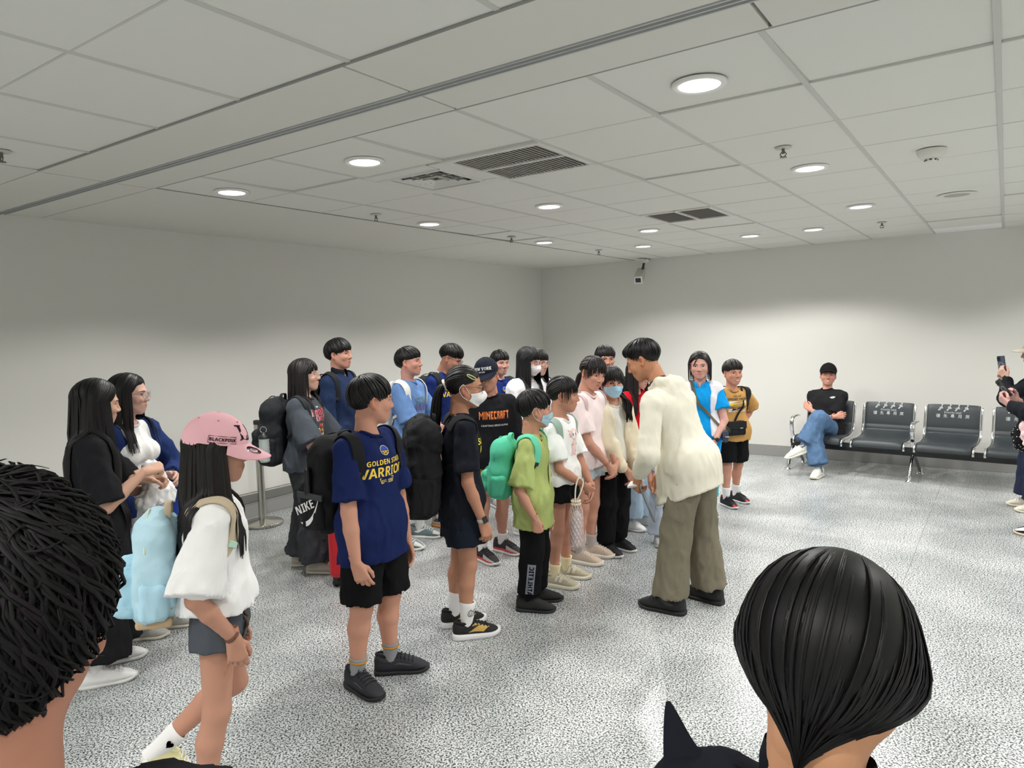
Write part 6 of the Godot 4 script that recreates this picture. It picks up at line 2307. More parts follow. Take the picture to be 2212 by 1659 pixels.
func right_side() -> void:
	var R: Dictionary
	var W: Dictionary
	var b: Buf
	R = person({"label": "girl in a bright blue polo shirt and white vest, olive bag strap across", "pos": [-2.154, -5.922], "rot": 25.0, "H": 1.44, "female": true, "w": 1.08, "shw": 0.098,
		"skin": lin(218, 168, 148), "head": [-8.0, 4.0, 0.0], "hs": 1.0, "fl": [0.08, -0.02, 10.0], "fr": [-0.08, 0.02, -6.0],
		"hl": [Vector3(0.1, 0.68, 0.17), Vector3(-0.5, -0.85, 0.2), Vector3(-0.4, 0, -1), "relax", Vector3(1, -0.3, -0.5)], "hr": [Vector3(-0.02, 0.68, 0.18), Vector3(0.5, -0.8, 0.2), Vector3(0.3, 0, -1), "relax", Vector3(-1, -0.3, -0.5)],
		"tops": [{"c": hue(20, 152, 226), "loose": 0.018, "hem": -0.12, "arm": 0.62, "arm_r": 0.045, "name": "polo_shirt", "collar": false, "stand": 0.026}, {"c": hue(232, 232, 240), "loose": 0.03, "hem": -0.02, "arm": 0.0, "open": 0.075, "name": "vest", "collar": false}],
		"bottom": {"c": hue(40, 170, 186), "len": 1.7, "loose": 0.03, "name": "trousers"}, "shoes": {"c": hue(120, 122, 126), "sole": hue(220, 220, 220)}, "shoe_len": 0.25,
		"hair_c": lin(34, 30, 29), "hair": [{"k": "cap", "tb": LINE, "lift": 0.003}, {"k": "part", "n": 150, "len": 0.13, "lift": 0.012, "w": 0.006, "inner": 70.0, "out": 0.0}, {"k": "tie", "n": 140, "at": Vector3(0, -0.05, -0.11), "w": 0.007, "lift": 0.011}]})
	wrist_band(R, 0, "wrist_watch", "black wristwatch on the girl in the bright blue polo", "watch", hue(24, 26, 30), 0.02, hue(40, 60, 80))
	cross_strap(R, -1.0, hue(96, 92, 72), "shoulder_bag", "small olive shoulder bag with a long strap on the girl in blue", Vector3(0.19, -0.3, -0.04), Vector3(0.05, 0.1, 0.1), hue(60, 66, 84), 0.024)
	W = worn(R, "key_pouch", "pinkish pouch with keys held by the girl in the blue polo", "pouch", Vector3(0.04, 0.5, 0.24))
	b = Buf.new()
	b.box(Vector3(0.06, 0.075, 0.022), Transform3D(Basis(Vector3.BACK, 0.3), Vector3(0.04, 0.555, 0.235)), 0.01, 2)
	wput(W, b, "body", cloth(hue(222, 196, 190)))
	b = Buf.new()
	b.box(Vector3(0.008, 0.05, 0.003), Transform3D(Basis(Vector3.BACK, -0.1), Vector3(0.035, 0.5, 0.24)), 0.001)
	wput(W, b, "key", chrome())

	R = person({"label": "boy in an ochre T-shirt and black shorts with a small black crossbody bag", "pos": [-2.05, -6.46], "rot": 50.0, "H": 1.34, "hs": 0.97,
		"skin": lin(206, 150, 122), "head": [-6.0, 2.0, 0.0], "fl": [0.09, -0.06, 14.0], "fr": [-0.09, 0.06, 2.0], "smile": true,
		"hl": [Vector3(0.16, 0.72, -0.08), Vector3(-0.5, -0.8, -0.3), Vector3(-0.5, 0, 1), "relax", Vector3(1, 0, -0.6)], "hr": [Vector3(-0.15, 0.68, -0.05), Vector3(0.5, -0.8, -0.3), Vector3(0.5, 0, 1), "relax", Vector3(-1, 0, -0.6)],
		"tops": [{"c": hue(190, 146, 86), "loose": 0.024, "hem": -0.07, "arm": 0.85, "arm_r": 0.048}],
		"bottom": {"c": hue(19, 19, 21), "len": 0.88, "loose": 0.034, "flare": 1.05}, "shoes": {"c": hue(28, 29, 33), "sole": hue(224, 224, 226), "lace": hue(24, 24, 26), "trim": hue(120, 24, 36), "panels": [[0.9, 1.0, 10, 80, hue(190, 36, 48)]]}, "sock": {"c": hue(238, 238, 238), "h": 0.17}, "shoe_len": 0.235,
		"hair_c": lin(38, 34, 33), "hair": bowl(230, [0.03, 0.028, 0.02, 0.026, -0.026, -0.05, -0.056], 0.02)})
	ochre_print(R)
	backpack(R, "black backpack on the boy in the ochre T-shirt", {"w": 0.25, "h": 0.36, "d": 0.11, "c": hue(26, 27, 30), "sw": 0.06, "y": -0.07})
	cross_strap(R, 1.0, hue(24, 25, 28), "crossbody_bag", "small black crossbody bag worn in front by the boy in ochre", Vector3(-0.05, -0.21, 0.14), Vector3(0.19, 0.13, 0.045), hue(22, 23, 26), 0.02)
	seated_man()
	edge_people()


func seated_man() -> void:
	var R := person({"label": "seated man in a black cap, black T-shirt and blue jeans, arms and legs crossed", "pos": [-1.635, -8.47], "rot": -2.0, "H": 1.53, "hs": 1.0, "shw": 0.106, "w": 1.04, "drop": 0.085,
		"skin": lin(216, 156, 132), "head": [14.0, -2.0, -3.0], "hip_y": 0.445, "lean": -9.0, "smile": true, "eyes": 0.6,
		"fl": [-0.16, 0.45, -62.0, 0.235, 20.0, Vector3(0.1, 1.0, 0.55)], "fr": [0.03, 0.47, -6.0, 0.0, 0.0, Vector3(-0.1, 0.6, 1.0)],
		"hl": [Vector3(-0.12, 0.68, 0.15), Vector3(-0.75, 0.6, -0.2), Vector3(0.1, -0.2, -1), "relax", Vector3(0.55, -1, -0.1)], "hr": [Vector3(0.13, 0.62, 0.14), Vector3(0.9, 0.1, -0.7), Vector3(-0.3, -0.2, -1), "relax", Vector3(-0.55, -1, -0.1)],
		"tops": [{"c": hue(22, 23, 26), "loose": 0.02, "hem": -0.06, "arm": 0.72, "arm_r": 0.044}],
		"bottom": {"c": hue(88, 116, 150), "len": 1.84, "loose": 0.034, "hem_r": 0.052, "name": "jeans", "crease": 0.011}, "shoes": {"c": hue(236, 234, 224), "sole": hue(226, 222, 206), "lace": hue(240, 238, 230), "trim": hue(226, 224, 214)}, "shoe_len": 0.27, "sock": {"c": hue(110, 130, 150), "h": 0.13},
		"hair_c": lin(30, 28, 27), "hair": [{"k": "crop", "n": 130, "tb": [0.05, 0.05, -0.004, 0.0, -0.04, -0.06, -0.064], "lift": 0.006, "w": 0.006}],
		"cap": {"c": hue(24, 24, 26), "tip": -9.0, "up": 0.006, "brim": 0.066}})
	print_shape(R, V2([-0.028, 0.0, -0.008, -0.011, 0.014, -0.008, 0.03, 0.008, 0.006, 0.012, -0.012, 0.006]), hue(226, 230, 236), 0.075, 0.06)
	print_shape(R, V2([-0.01, -0.002, 0.012, -0.001, 0.012, 0.002, -0.01, 0.001]), hue(40, 44, 52), 0.075, 0.06, 1.0, 0.003)


func edge_people() -> void:
	var R := person({"label": "woman at the right edge in a visor and black top, filming with a raised phone", "pos": [0.235, -7.40], "rot": -90.7, "H": 1.46, "female": true, "shw": 0.1,
		"skin": lin(226, 184, 160), "head": [0.0, 2.0, 0.0], "fl": [0.1, 0.0, 4.0], "fr": [-0.1, 0.06, -4.0],
		"hl": [Vector3(0.05, 1.13, 0.22), Vector3(-0.1, 0.8, 0.6), Vector3(-0.8, 0.3, -0.4), "grip", Vector3(0.8, -0.8, 0)], "hr": [Vector3(-0.05, 1.1, 0.23), Vector3(0.1, 0.8, 0.6), Vector3(0.8, 0.3, -0.4), "grip", Vector3(-0.8, -0.8, 0)],
		"tops": [{"c": hue(26, 28, 34), "loose": 0.026, "hem": -0.05, "arm": 1.9, "arm_r": 0.042, "name": "top"}],
		"bottom": {"c": hue(38, 44, 66), "len": 1.86, "loose": 0.045, "hem_r": 0.06, "name": "flared_jeans"}, "shoes": {"c": hue(232, 226, 212), "sole": hue(226, 218, 200)}, "shoe_len": 0.25,
		"hair_c": lin(70, 60, 54), "hair": long_hair(0.3, 200, false, {"inner": 58.0}), "cap": {"c": hue(176, 168, 154), "brim": 0.08, "tip": -4.0}})
	var W := phone(R, Vector3(0.0, 1.24, 0.26), frame(Vector3(0, 1, 0.12), Vector3(0.7, -0.1, 0.7)), "clear-cased phone raised highest at the right edge", hue(70, 78, 92))
	wrist_band(R, 0, "wrist_watch", "black watch on the raised wrist at the right edge", "watch", hue(18, 18, 20), 0.022, hue(24, 24, 28))
	cross_strap(R, 1.0, hue(30, 31, 34), "shoulder_bag", "soft black shoulder bag at the right edge, above the seats", Vector3(-0.08, -0.13, 0.17), Vector3(0.2, 0.16, 0.07), hue(28, 30, 33), 0.02)
	R = person({"label": "woman at the right edge in grey trousers holding a dark phone lower down", "pos": [0.37, -6.60], "rot": -101.4, "H": 1.47, "female": true, "shw": 0.1,
		"skin": lin(220, 172, 158), "head": [0.0, 16.0, 0.0], "fl": [0.12, 0.12, 0.0], "fr": [-0.12, 0.02, 0.0],
		"hl": [Vector3(0.08, 0.98, 0.33), Vector3(-0.2, 0.6, 0.8), Vector3(-0.7, 0.5, -0.4), "grip", Vector3(0.8, -0.8, 0)], "hr": [Vector3(-0.06, 1.0, 0.3), Vector3(0.2, 0.6, 0.8), Vector3(0.7, 0.5, -0.4), "grip", Vector3(-0.8, -0.8, 0)],
		"tops": [{"c": hue(28, 30, 36), "loose": 0.03, "hem": -0.12, "arm": 1.9, "arm_r": 0.042, "name": "top"}],
		"bottom": {"c": hue(120, 128, 142), "len": 1.9, "loose": 0.04, "hem_r": 0.055, "name": "trousers"}, "shoes": {"c": hue(34, 34, 38), "sole": hue(212, 200, 178), "panels": [[0.55, 0.95, 20, 70, hue(230, 230, 228)]]}, "shoe_len": 0.26,
		"hair": long_hair(0.3, 180, false, {})})
	phone(R, Vector3(0.02, 1.1, 0.38), frame(Vector3(0, 0.8, 0.55), Vector3(0.6, -0.45, 0.6)), "dark phone held lower at the right edge", hue(30, 30, 34))
	# black bag with pale specks and a pink plush
	W = worn(R, "shoulder_bag", "black bag with pale specks hanging at the right edge", "bag", Vector3(0.04, 0.62, 0.24))
	var f := Field.new(Vector3(-0.14, 0.58, 0.06), Vector3(0.24, 0.98, 0.42), 0.011)
	f.ell(Vector3(0.05, 0.74, 0.24), Vector3(0.12, 0.11, 0.07), 0.02)
	f.crease(fold, 0.012, Vector3(14, 14, 14), Vector3.ZERO)
	var b := Buf.new()
	f.net(b)
	var body := b
	var sp := Buf.new()
	for k in range(0, body.v.size(), 23):
		var n := body.n[k]
		var fr := frame(n, Vector3(n.z, 0.3, -n.x))
		sp.box(Vector3(0.007, 0.003, 0.006), Transform3D(fr, body.v[k] + n * 0.001), 0.001)
	var tp := Buf.new()
	tp.tube(curve(V3([-0.05, 0.8, 0.24, -0.02, 1.0, 0.2, 0.05, 1.12, 0.08, 0.1, 1.14, 0.0]), 4), [0.008], 8)
	var o := wput(W, b, "body", cloth(hue(26, 26, 29)))
	wput(W, sp, "speck", cloth(hue(225, 225, 225)), o)
	wput(W, tp, "strap", cloth(hue(24, 24, 26)))
	W = worn(R, "plush_charm", "pale pink round plush charm hanging from the speckled bag", "toy", Vector3(0.16, 0.72, 0.17))
	f = Field.new(Vector3(0.06, 0.66, 0.09), Vector3(0.28, 0.96, 0.31), 0.008)
	f.ell(Vector3(0.17, 0.83, 0.2), Vector3(0.055, 0.05, 0.05), 0.02)
	f.ell(Vector3(0.17, 0.76, 0.2), Vector3(0.045, 0.045, 0.04), 0.02)
	for q in [[0.07, 0.71, 0.33], [0.15, 0.71, 0.33], [0.06, 0.78, 0.35], [0.16, 0.78, 0.34], [0.075, 0.875, 0.33], [0.145, 0.875, 0.33]]:
		f.ell(Vector3(q[0] + 0.06, q[1], q[2] - 0.13), Vector3.ONE * 0.02, 0.015)
	b = Buf.new()
	f.net(b)
	wput(W, b, "body", cloth(hue(240, 206, 208)))


func nearest() -> void:
	# the two heads close to the camera
	var R := person({"label": "person with short curly black hair seen close from behind, lower left corner", "pos": [-0.686, -0.212], "rot": 236.0, "H": 1.54, "hs": 1.02, "back": true, "soft": true,
		"skin": lin(222, 158, 128), "head": [8.0, 4.0, 0.0], "fl": [0.1, 0, 5], "fr": [-0.1, 0, -5],
		"tops": [{"c": hue(40, 40, 44), "loose": 0.02, "hem": -0.08, "arm": 0.8}], "bottom": {"c": hue(40, 44, 56), "len": 1.9, "loose": 0.03, "name": "trousers"}, "shoes": {"c": hue(50, 50, 54)},
		"hair_c": lin(24, 23, 24), "hair": [{"k": "cap", "tb": [0.05, 0.05, 0.01, 0.015, -0.04, -0.09, -0.095], "lift": 0.008}, {"k": "crop", "n": 1700, "tb": [0.04, 0.04, 0.012, 0.024, -0.03, -0.09, -0.1], "lift": 0.034, "w": 0.0019, "th": 0.0013, "wave": 0.07, "start": 1.2}, {"k": "curls", "n": 700, "tb": [0.06, 0.06, 0.065, 0.062, 0.03, -0.02, -0.03], "lift": 0.022, "w": 0.0014, "th": 0.001, "turns": 0.7}]})
	R = person({"label": "woman with sleek black tied hair seen from behind, lower right", "pos": [-0.166, -0.81], "rot": 176.0, "H": 1.402, "hs": 1.02, "female": true, "back": true, "shw": 0.1,
		"skin": lin(222, 164, 122), "head": [0.0, 2.0, 4.0], "fl": [0.1, 0, 5], "fr": [-0.1, 0, -5],
		"tops": [{"c": hue(28, 30, 38), "loose": 0.02, "hem": -0.06, "arm": 1.9, "name": "jacket", "collar": false, "stand": 0.055}], "bottom": {"c": hue(40, 44, 56), "len": 1.9, "loose": 0.03, "name": "trousers"}, "shoes": {"c": hue(50, 50, 54)},
		"hair_c": lin(24, 24, 26), "hair": [{"k": "cap", "tb": LINE, "lift": 0.006}, {"k": "tie", "n": 1700, "at": Vector3(0.0, -0.1, -0.1), "strand": 0.0021, "w": 0.0026, "th": 0.0012, "lift": 0.016, "deep": 1.0, "cover": 0.42, "nt": 260, "spread": 0.022, "tail": V3([0.0, -0.1, -0.1, 0.0, -0.13, -0.115, 0.0, -0.2, -0.12, 0.0, -0.28, -0.12])}]})
	hair_tie(R, Vector3(0, -0.118, -0.112), 0.027, 0.013, hue(40, 40, 40), "scrunchie")
	# spots of cream on the scrunchie, and the turned-up collar tip
	var hx: Transform3D = R.HX
	var b := Buf.new()
	for k in 12:
		var an := TAU * k / 12
		var c := Vector3(sin(an) * 0.027, -0.108, -0.112 + cos(an) * 0.027)
		var fr := frame(Vector3(sin(an), 0.9, cos(an)), Vector3(cos(an), 0, -sin(an)))
		b.box(Vector3(0.006, 0.006, 0.014), hx * Transform3D(fr, c + fr.y * 0.007), 0.0025)
	put(b, "pattern_patch", cloth(hue(214, 206, 176)), R.scrunchie)
	b = Buf.new()
	var NB: Vector3 = R.NB
	var path := PackedVector3Array([NB + Vector3(0.1, -0.06, -0.03), NB + Vector3(0.13, -0.03, -0.025), NB + Vector3(0.16, 0.01, -0.01), NB + Vector3(0.185, 0.055, 0.01)])
	b.ribbon(curve(path, 5), curve(V3([-0.2, 0.3, -0.9, -0.2, 0.3, -0.9, -0.2, 0.3, -0.9, -0.2, 0.3, -0.9]), 5), [0.09, 0.09, 0.088, 0.086, 0.082, 0.078, 0.072, 0.066, 0.06, 0.052, 0.044, 0.036, 0.028, 0.02, 0.012, 0.005], 0.006)
	put(b, "lapel", cloth(hue(28, 30, 38)), R.jacket)


# ---------------------------------------------------------------- details on people
func hair_tie(R: Dictionary, c: Vector3, r: float, t: float, col: Color, called: String) -> void:
	var hx: Transform3D = R.HX
	var ring := PackedVector3Array()
	var ax := Vector3(0, -0.45, -1).normalized()
	var x := Vector3.RIGHT
	var y := ax.cross(x)
	for k in 24:
		var an := TAU * k / 24
		ring.append(hx * (c + (x * cos(an) + y * sin(an)) * (r + 0.002 * sin(an * 7.0))))
	var b := Buf.new()
	b.tube(ring, [t], 8, false, true)
	R[called] = put(b, called, cloth(col), R.hair)


func clip(R: Dictionary) -> void:
	var hx: Transform3D = R.HX
	var ring := PackedVector3Array()
	for k in 20:
		var an := TAU * k / 20
		var p := Vector3(-0.0885, 0.062 - 0.012 * cos(an) + 0.006 * sin(an), 0.03 + 0.026 * cos(an) + 0.004 * sin(an))
		ring.append(hx * p)
	var b := Buf.new()
	b.tube(ring, [0.0026], 6, false, true)
	put(b, "hair_clip", mat("clip", hue(214, 214, 150), 0.35), R.hair)


func sash(R: Dictionary) -> void:
	# the knotted brown belt at the front of the shorts
	var H: float = R.H
	var HP: Vector3 = R.HP
	var b := Buf.new()
	for q in [[0.02, 0.03, 0.0], [0.0, -0.02, 0.6], [-0.02, 0.0, -0.7]]:
		var c := HP + Vector3(-0.05 + q[0], -0.075 + q[1], 0.0)
		c.z = sash_z(R, c)
		var ring := PackedVector3Array()
		for k in 16:
			var an := TAU * k / 16
			ring.append(c + Basis(Vector3.BACK, q[2]) * Vector3(cos(an) * 0.034, sin(an) * 0.016, 0.006 * sin(an * 2.0)))
		b.tube(ring, [0.0055], 6, false, true)
	var tl := PackedVector3Array()
	for q in [[-0.05, -0.07], [-0.09, -0.09], [-0.12, -0.12]]:
		var c := HP + Vector3(q[0], q[1], 0.0)
		c.z = sash_z(R, c)
		tl.append(c)
	b.tube(curve(tl, 4), [0.005], 6)
	put(b, "belt_sash", cloth(hue(96, 84, 80)), R.bottom)


func sash_z(R: Dictionary, p: Vector3) -> float:
	var z := 0.3
	while z > 0.0 and (R.bottom_field as Field).at(Vector3(p.x, p.y, z)) > 0.004 and (R.fields[0] as Field).at(Vector3(p.x, p.y, z)) > 0.004:
		z -= 0.004
	return z + 0.004


func heart(R: Dictionary) -> void:
	if not R.has("sock0"):
		return
	var AN: Vector3 = R.AN[0]
	var KN: Vector3 = R.KN[0]
	var u := (KN - AN).normalized()
	var out := Vector3(-1, 0, 0.1).slide(u).normalized()
	var c := AN + u * 0.055 + out * 0.0425
	var side := u.cross(out)
	var cols := [lin(226, 60, 60), lin(240, 160, 50), lin(70, 60, 60)]
	var b := Buf.new()
	for k in 3:
		b.col = cols[k]
		var pts := PackedVector3Array()
		for q in 18:
			var t := TAU * q / 18
			var hx2 := 16.0 * pow(sin(t), 3)
			var hy := 13.0 * cos(t) - 5.0 * cos(2 * t) - 2.0 * cos(3 * t) - cos(4 * t)
			hy = clampf(hy, -17.0, [20.0, 4.0, -5.0][k])
			pts.append(c + side * hx2 * 0.0009 + u * hy * 0.0009 + out * 0.0008 * k)
		b.poly(pts, out)
	put(b, "heart_print", mat("ink_multi", Color.WHITE, 0.8), R.sock0)


func face_sock(R: Dictionary) -> void:
	var AN: Vector3 = R.AN[1]
	var KN: Vector3 = R.KN[1]
	var u := (KN - AN).normalized()
	var out := Vector3(-1, 0, 0.35).slide(u).normalized()
	var side := out.cross(u)
	var b := Buf.new()
	strokes(b, [V2([0.1, 0.5, 0.2, 0.25, 0.5, 0.15, 0.8, 0.25, 0.9, 0.5, 0.8, 0.75, 0.5, 0.85, 0.2, 0.75, 0.1, 0.5]), V2([0.35, 0.62, 0.35, 0.38]), V2([0.65, 0.62, 0.65, 0.38]), V2([0.4, 0.3, 0.6, 0.3]), V2([0.2, 0.8, -0.1, 1.05]), V2([0.5, 0.85, 0.5, 1.0])], 0.003, 0.045)
	var d := Buf.new()
	d.add(b, Transform3D(Basis(side, u, out), AN + u * 0.045 + out * 0.0445 - side * 0.02))
	put(d, "line_drawing", cloth(hue(30, 30, 32)), R.sock1)


func sleeve_print(R: Dictionary) -> void:
	print_text(R, "SCHOOL", 0.035, -0.02, 0.02, hue(236, 220, 60))
	print_text(R, "RELAY", 0.035, -0.02, -0.025, hue(236, 220, 60))


func hoops_print(R: Dictionary, x: float, y: float) -> void:
	badge(R, x, y + 0.075)
	var gold := hue(250, 214, 60)
	var n := "GOLDEN STATE"
	print_text(R, n, 0.023, x, y + 0.025, gold)
	print_text(R, "WARRIORS", 0.045, x - 0.003, y - 0.023, hue(30, 50, 150), true, false, 0.0, 0.0018)
	print_text(R, "WARRIORS", 0.045, x, y - 0.02, gold, true, false, 0.0, 0.003)
	var b := Buf.new()
	strokes(b, [V2([-0.045, -0.045, 0.045, -0.045, 0.036, -0.068, -0.036, -0.068, -0.045, -0.045])], 0.0035, 1.0)
	drape(R, b, at(x, y - 0.005, 0), "print", mat("ink_" + hue(226, 200, 110).to_html(), hue(226, 200, 110), 0.7))
	print_text(R, "EST. 1946", 0.012, x, y - 0.0635, hue(226, 200, 110))


func badge(R: Dictionary, x: float, y: float) -> void:
	# round emblem: blue sky over a golden suspension bridge
	print_shape(R, oval(0, 0, 0.0225, 0.0225, 24), hue(226, 214, 160), x, y, 1.0, 0.0018)
	print_shape(R, oval(0, 0, 0.0198, 0.0198, 24), hue(26, 40, 96), x, y, 1.0, 0.0024)
	print_shape(R, oval(0, 0, 0.0195, 0.0195, 14, 2, 178), hue(40, 72, 190), x, y, 1.0, 0.003)
	var b := Buf.new()
	strokes(b, [V2([-0.019, -0.004, 0.019, -0.004]), V2([-0.006, -0.004, -0.006, -0.018]), V2([0.006, -0.004, 0.006, -0.018]), V2([-0.012, -0.004, -0.006, -0.015, 0.006, -0.006]), V2([0.0, -0.004, 0.013, -0.013])], 0.0022, 1.0)
	drape(R, b, at(x, y, 0), "print", mat("ink_" + hue(250, 214, 60).to_html(), hue(250, 214, 60), 0.7), false, 0.0036)


func block_word(R: Dictionary) -> void:
	# chunky square letters in orange with a dark underside
	var glyph := {"M": "10001110111010110001", "I": "1111", "N": "10011101101110011001", "E": "1111001110100111", "C": "111100010001111", "R": "1110101110101011", "A": "0110100111111001", "F": "1111001110100100", "T": "111010010010"}
	var cells := {
		"M": ["10001", "11011", "10101", "10001", "10001"], "I": ["1", "1", "1", "1", "1"], "N": ["1001", "1101", "1011", "1001", "1001"], "E": ["111", "100", "110", "100", "111"],
		"C": ["111", "100", "100", "100", "111"], "R": ["111", "101", "110", "101", "101"], "A": ["111", "101", "111", "101", "101"], "F": ["111", "100", "110", "100", "100"], "T": ["111", "010", "010", "010", "010"]}
	var word := "MINECRAFT"
	var total := 0
	for ch in word:
		total += (cells[ch][0] as String).length() + 1
	var px := 0.225 / total
	for lay in 2:
		var b := Buf.new()
		var x := -0.1125
		for ch in word:
			var g: Array = cells[ch]
			for r in 5:
				for q in (g[r] as String).length():
					if g[r][q] == "1":
						var x0: float = x + q * px
						var y0 := 0.034 - r * 0.0105 - (0.006 if lay == 0 else 0.0)
						b.quad(Vector3(x0, y0 - 0.0107, 0), Vector3(x0 + px * 1.02, y0 - 0.0107, 0), Vector3(x0 + px * 1.02, y0, 0), Vector3(x0, y0, 0))
			x += ((g[0] as String).length() + 1) * px
		var c := hue(150, 66, 30) if lay == 0 else hue(236, 128, 60)
		drape(R, b, at(0.0, 0.015, 0), "print", mat("ink_" + c.to_html(), c, 0.7), false, 0.0016 + 0.0012 * lay)
	print_text(R, "CRAFTING SINCE ALPHA", 0.0125, 0.0, -0.052, hue(214, 214, 216))


func burger(R: Dictionary) -> void:
	var red := hue(214, 62, 82)
	print_text(R, "Freaky", 0.05, -0.012, 0.055, hue(236, 214, 216), true, true, 0.03, 0.0016, 0.8)
	print_text(R, "Freaky", 0.046, -0.012, 0.055, red, true, true, 0.03, 0.0028, 0.8)
	print_text(R, "Cheesy", 0.044, 0.012, 0.012, hue(236, 214, 216), true, true, 0.03, 0.0016, 0.8)
	print_text(R, "Cheesy", 0.04, 0.012, 0.012, red, true, true, 0.03, 0.0028, 0.8)
	print_text(R, "the", 0.014, -0.01, 0.088, hue(236, 236, 236))
	var dy := -0.085
	print_shape(R, V2([-0.045, 0.03, -0.04, 0.055, 0.0, 0.066, 0.035, 0.064, 0.03, 0.05, 0.0, 0.046, -0.03, 0.032]), red, 0.01, dy)
	print_shape(R, oval(0.018, 0.03, 0.026, 0.028), hue(236, 222, 96), 0.01, dy, 1.0, 0.0024)
	print_shape(R, oval(0.02, 0.026, 0.013, 0.016), hue(120, 70, 40), 0.01, dy, 1.0, 0.0032)
	print_shape(R, rect(-0.012, 0.0, 0.004, 0.04), hue(150, 86, 50), 0.01, dy, 1.0, 0.0024)
	print_shape(R, rect(-0.07, 0.016, -0.028, 0.026), hue(226, 204, 150), 0.01, dy, 1.0, 0.0024)
	print_shape(R, oval(0.0, -0.018, 0.052, 0.034, 14, 0, 180), hue(232, 168, 64), 0.01, dy, 1.0, 0.002)
	print_shape(R, rect(-0.06, -0.026, 0.056, -0.016), hue(240, 206, 80), 0.01, dy, 1.0, 0.0028)
	print_shape(R, rect(-0.052, -0.038, 0.052, -0.026), hue(200, 52, 40), 0.01, dy, 1.0, 0.0024)
	print_shape(R, rect(-0.05, -0.05, 0.05, -0.038), hue(196, 150, 110), 0.01, dy, 1.0, 0.002)
	print_shape(R, oval(0.0, -0.05, 0.048, 0.022, 14, 180, 360), hue(224, 156, 62), 0.01, dy, 1.0, 0.0024)
	print_text(R, "IN LOVE-USA", 0.017, 0.012, dy - 0.087, hue(226, 228, 230))


func rip(R: Dictionary) -> void:
	# torn knee with white threads
	var b := Buf.new()
	var HJ: Vector3 = R.HJ[1]
	var KN: Vector3 = R.KN[1]
	var c := HJ.lerp(KN, 0.42)
	var f: Field = R.bottom_field
	for k in 9:
		var x := -0.05 + 0.0125 * k
		var p := c + Vector3(x * 0.8, 0, 0)
		var z := 0.14
		while z > 0.0 and f.at(p + Vector3(0, 0, z)) > 0.002:
			z -= 0.004
		p.z += z
		b.tube(PackedVector3Array([p + Vector3(0, 0.006, 0.001), p + Vector3(0.003, -0.012, 0.003), p + Vector3(0.006 * sin(k * 2.0), -0.025 - 0.012 * (k % 3), 0.004)]), [0.0022, 0.0018, 0.001], 5)
	put(b, "torn_thread", cloth(hue(226, 222, 216)), R.bottom)


func jean_hearts(R: Dictionary) -> void:
	var b := Buf.new()
	var f: Field = R.bottom_field
	for q in [[0.25, 0.0], [0.45, 0.01]]:
		var p: Vector3 = (R.KN[0] as Vector3).lerp(R.AN[0], q[0]) + Vector3(q[1], 0, 0)
		var z := 0.14
		while z > 0.0 and f.at(p + Vector3(0, 0, z)) > 0.002:
			z -= 0.004
		var pts := PackedVector3Array()
		for k in 16:
			var t := TAU * k / 16
			pts.append(p + Vector3(16.0 * pow(sin(t), 3) * 0.0011, (13.0 * cos(t) - 5.0 * cos(2 * t) - 2.0 * cos(3 * t)) * 0.0013, z))
		b.poly(pts, Vector3.BACK)
	put(b, "heart_patch", cloth(hue(66, 82, 104)), R.bottom)


func axolotl(R: Dictionary) -> void:
	var p1 := hue(244, 206, 204)
	var p2 := hue(232, 158, 158)
	for s in [-1.0, 1.0]:
		print_shape(R, V2([0.03 * s, 0.05, 0.062 * s, 0.068, 0.052 * s, 0.045, 0.064 * s, 0.042, 0.05 * s, 0.03, 0.06 * s, 0.018, 0.036 * s, 0.02]), p2, 0.0, 0.0, 1.0, 0.0018)
	print_shape(R, oval(0, 0.034, 0.043, 0.034, 22), p1, 0.0, 0.0, 1.0, 0.0024)
	print_shape(R, oval(0, -0.045, 0.03, 0.055, 20), p1, 0.0, 0.0, 1.0, 0.0018)
	print_shape(R, oval(0.0, -0.05, 0.017, 0.036, 16), hue(250, 226, 222), 0.0, 0.0, 1.0, 0.0028)
	print_shape(R, V2([-0.026, -0.07, -0.035, -0.1, -0.02, -0.108, -0.008, -0.09]), p1, 0, 0)
	print_shape(R, V2([0.026, -0.07, 0.035, -0.1, 0.02, -0.108, 0.008, -0.09]), p1, 0, 0)
	print_shape(R, V2([0.024, -0.085, 0.042, -0.09, 0.05, -0.06, 0.04, -0.07, 0.028, -0.072]), p2, 0, 0)
	for s in [-1.0, 1.0]:
		print_shape(R, oval(0.02 * s, 0.034, 0.0075, 0.009, 12), hue(120, 136, 156), 0, 0, 1.0, 0.0032)
		print_shape(R, oval(0.018 * s, 0.037, 0.0025, 0.003, 8), hue(240, 242, 246), 0, 0, 1.0, 0.0038)
		print_shape(R, oval(0.028 * s, -0.03, 0.009, 0.006, 10), p2, 0, 0, 1.0, 0.003)
	print_shape(R, V2([-0.008, 0.02, 0.0, 0.016, 0.008, 0.02, 0.0, 0.0135]), hue(176, 96, 100), 0, 0, 1.0, 0.0032)


func ochre_print(R: Dictionary) -> void:
	print_text(R, "THE LAST", 0.014, 0.0, 0.07, hue(72, 56, 40))
	print_text(R, "SPRINT FINISH", 0.02, 0.0, 0.045, hue(60, 46, 34))
	var rows := [[0.028, 0.008, hue(232, 230, 222)], [0.008, -0.012, hue(232, 214, 60)], [-0.024, -0.038, hue(146, 76, 76)], [-0.04, -0.07, hue(214, 212, 208)]]
	for r in rows:
		print_shape(R, rect(-0.085, r[1], 0.085, r[0], 9), r[2], 0, 0)
	print_shape(R, V2([-0.07, -0.06, 0.06, -0.06, 0.075, -0.05, 0.05, -0.044, 0.02, -0.03, -0.01, -0.032, -0.02, -0.044, -0.06, -0.036]), hue(46, 46, 48), 0.01, -0.0, 1.0, 0.0034)


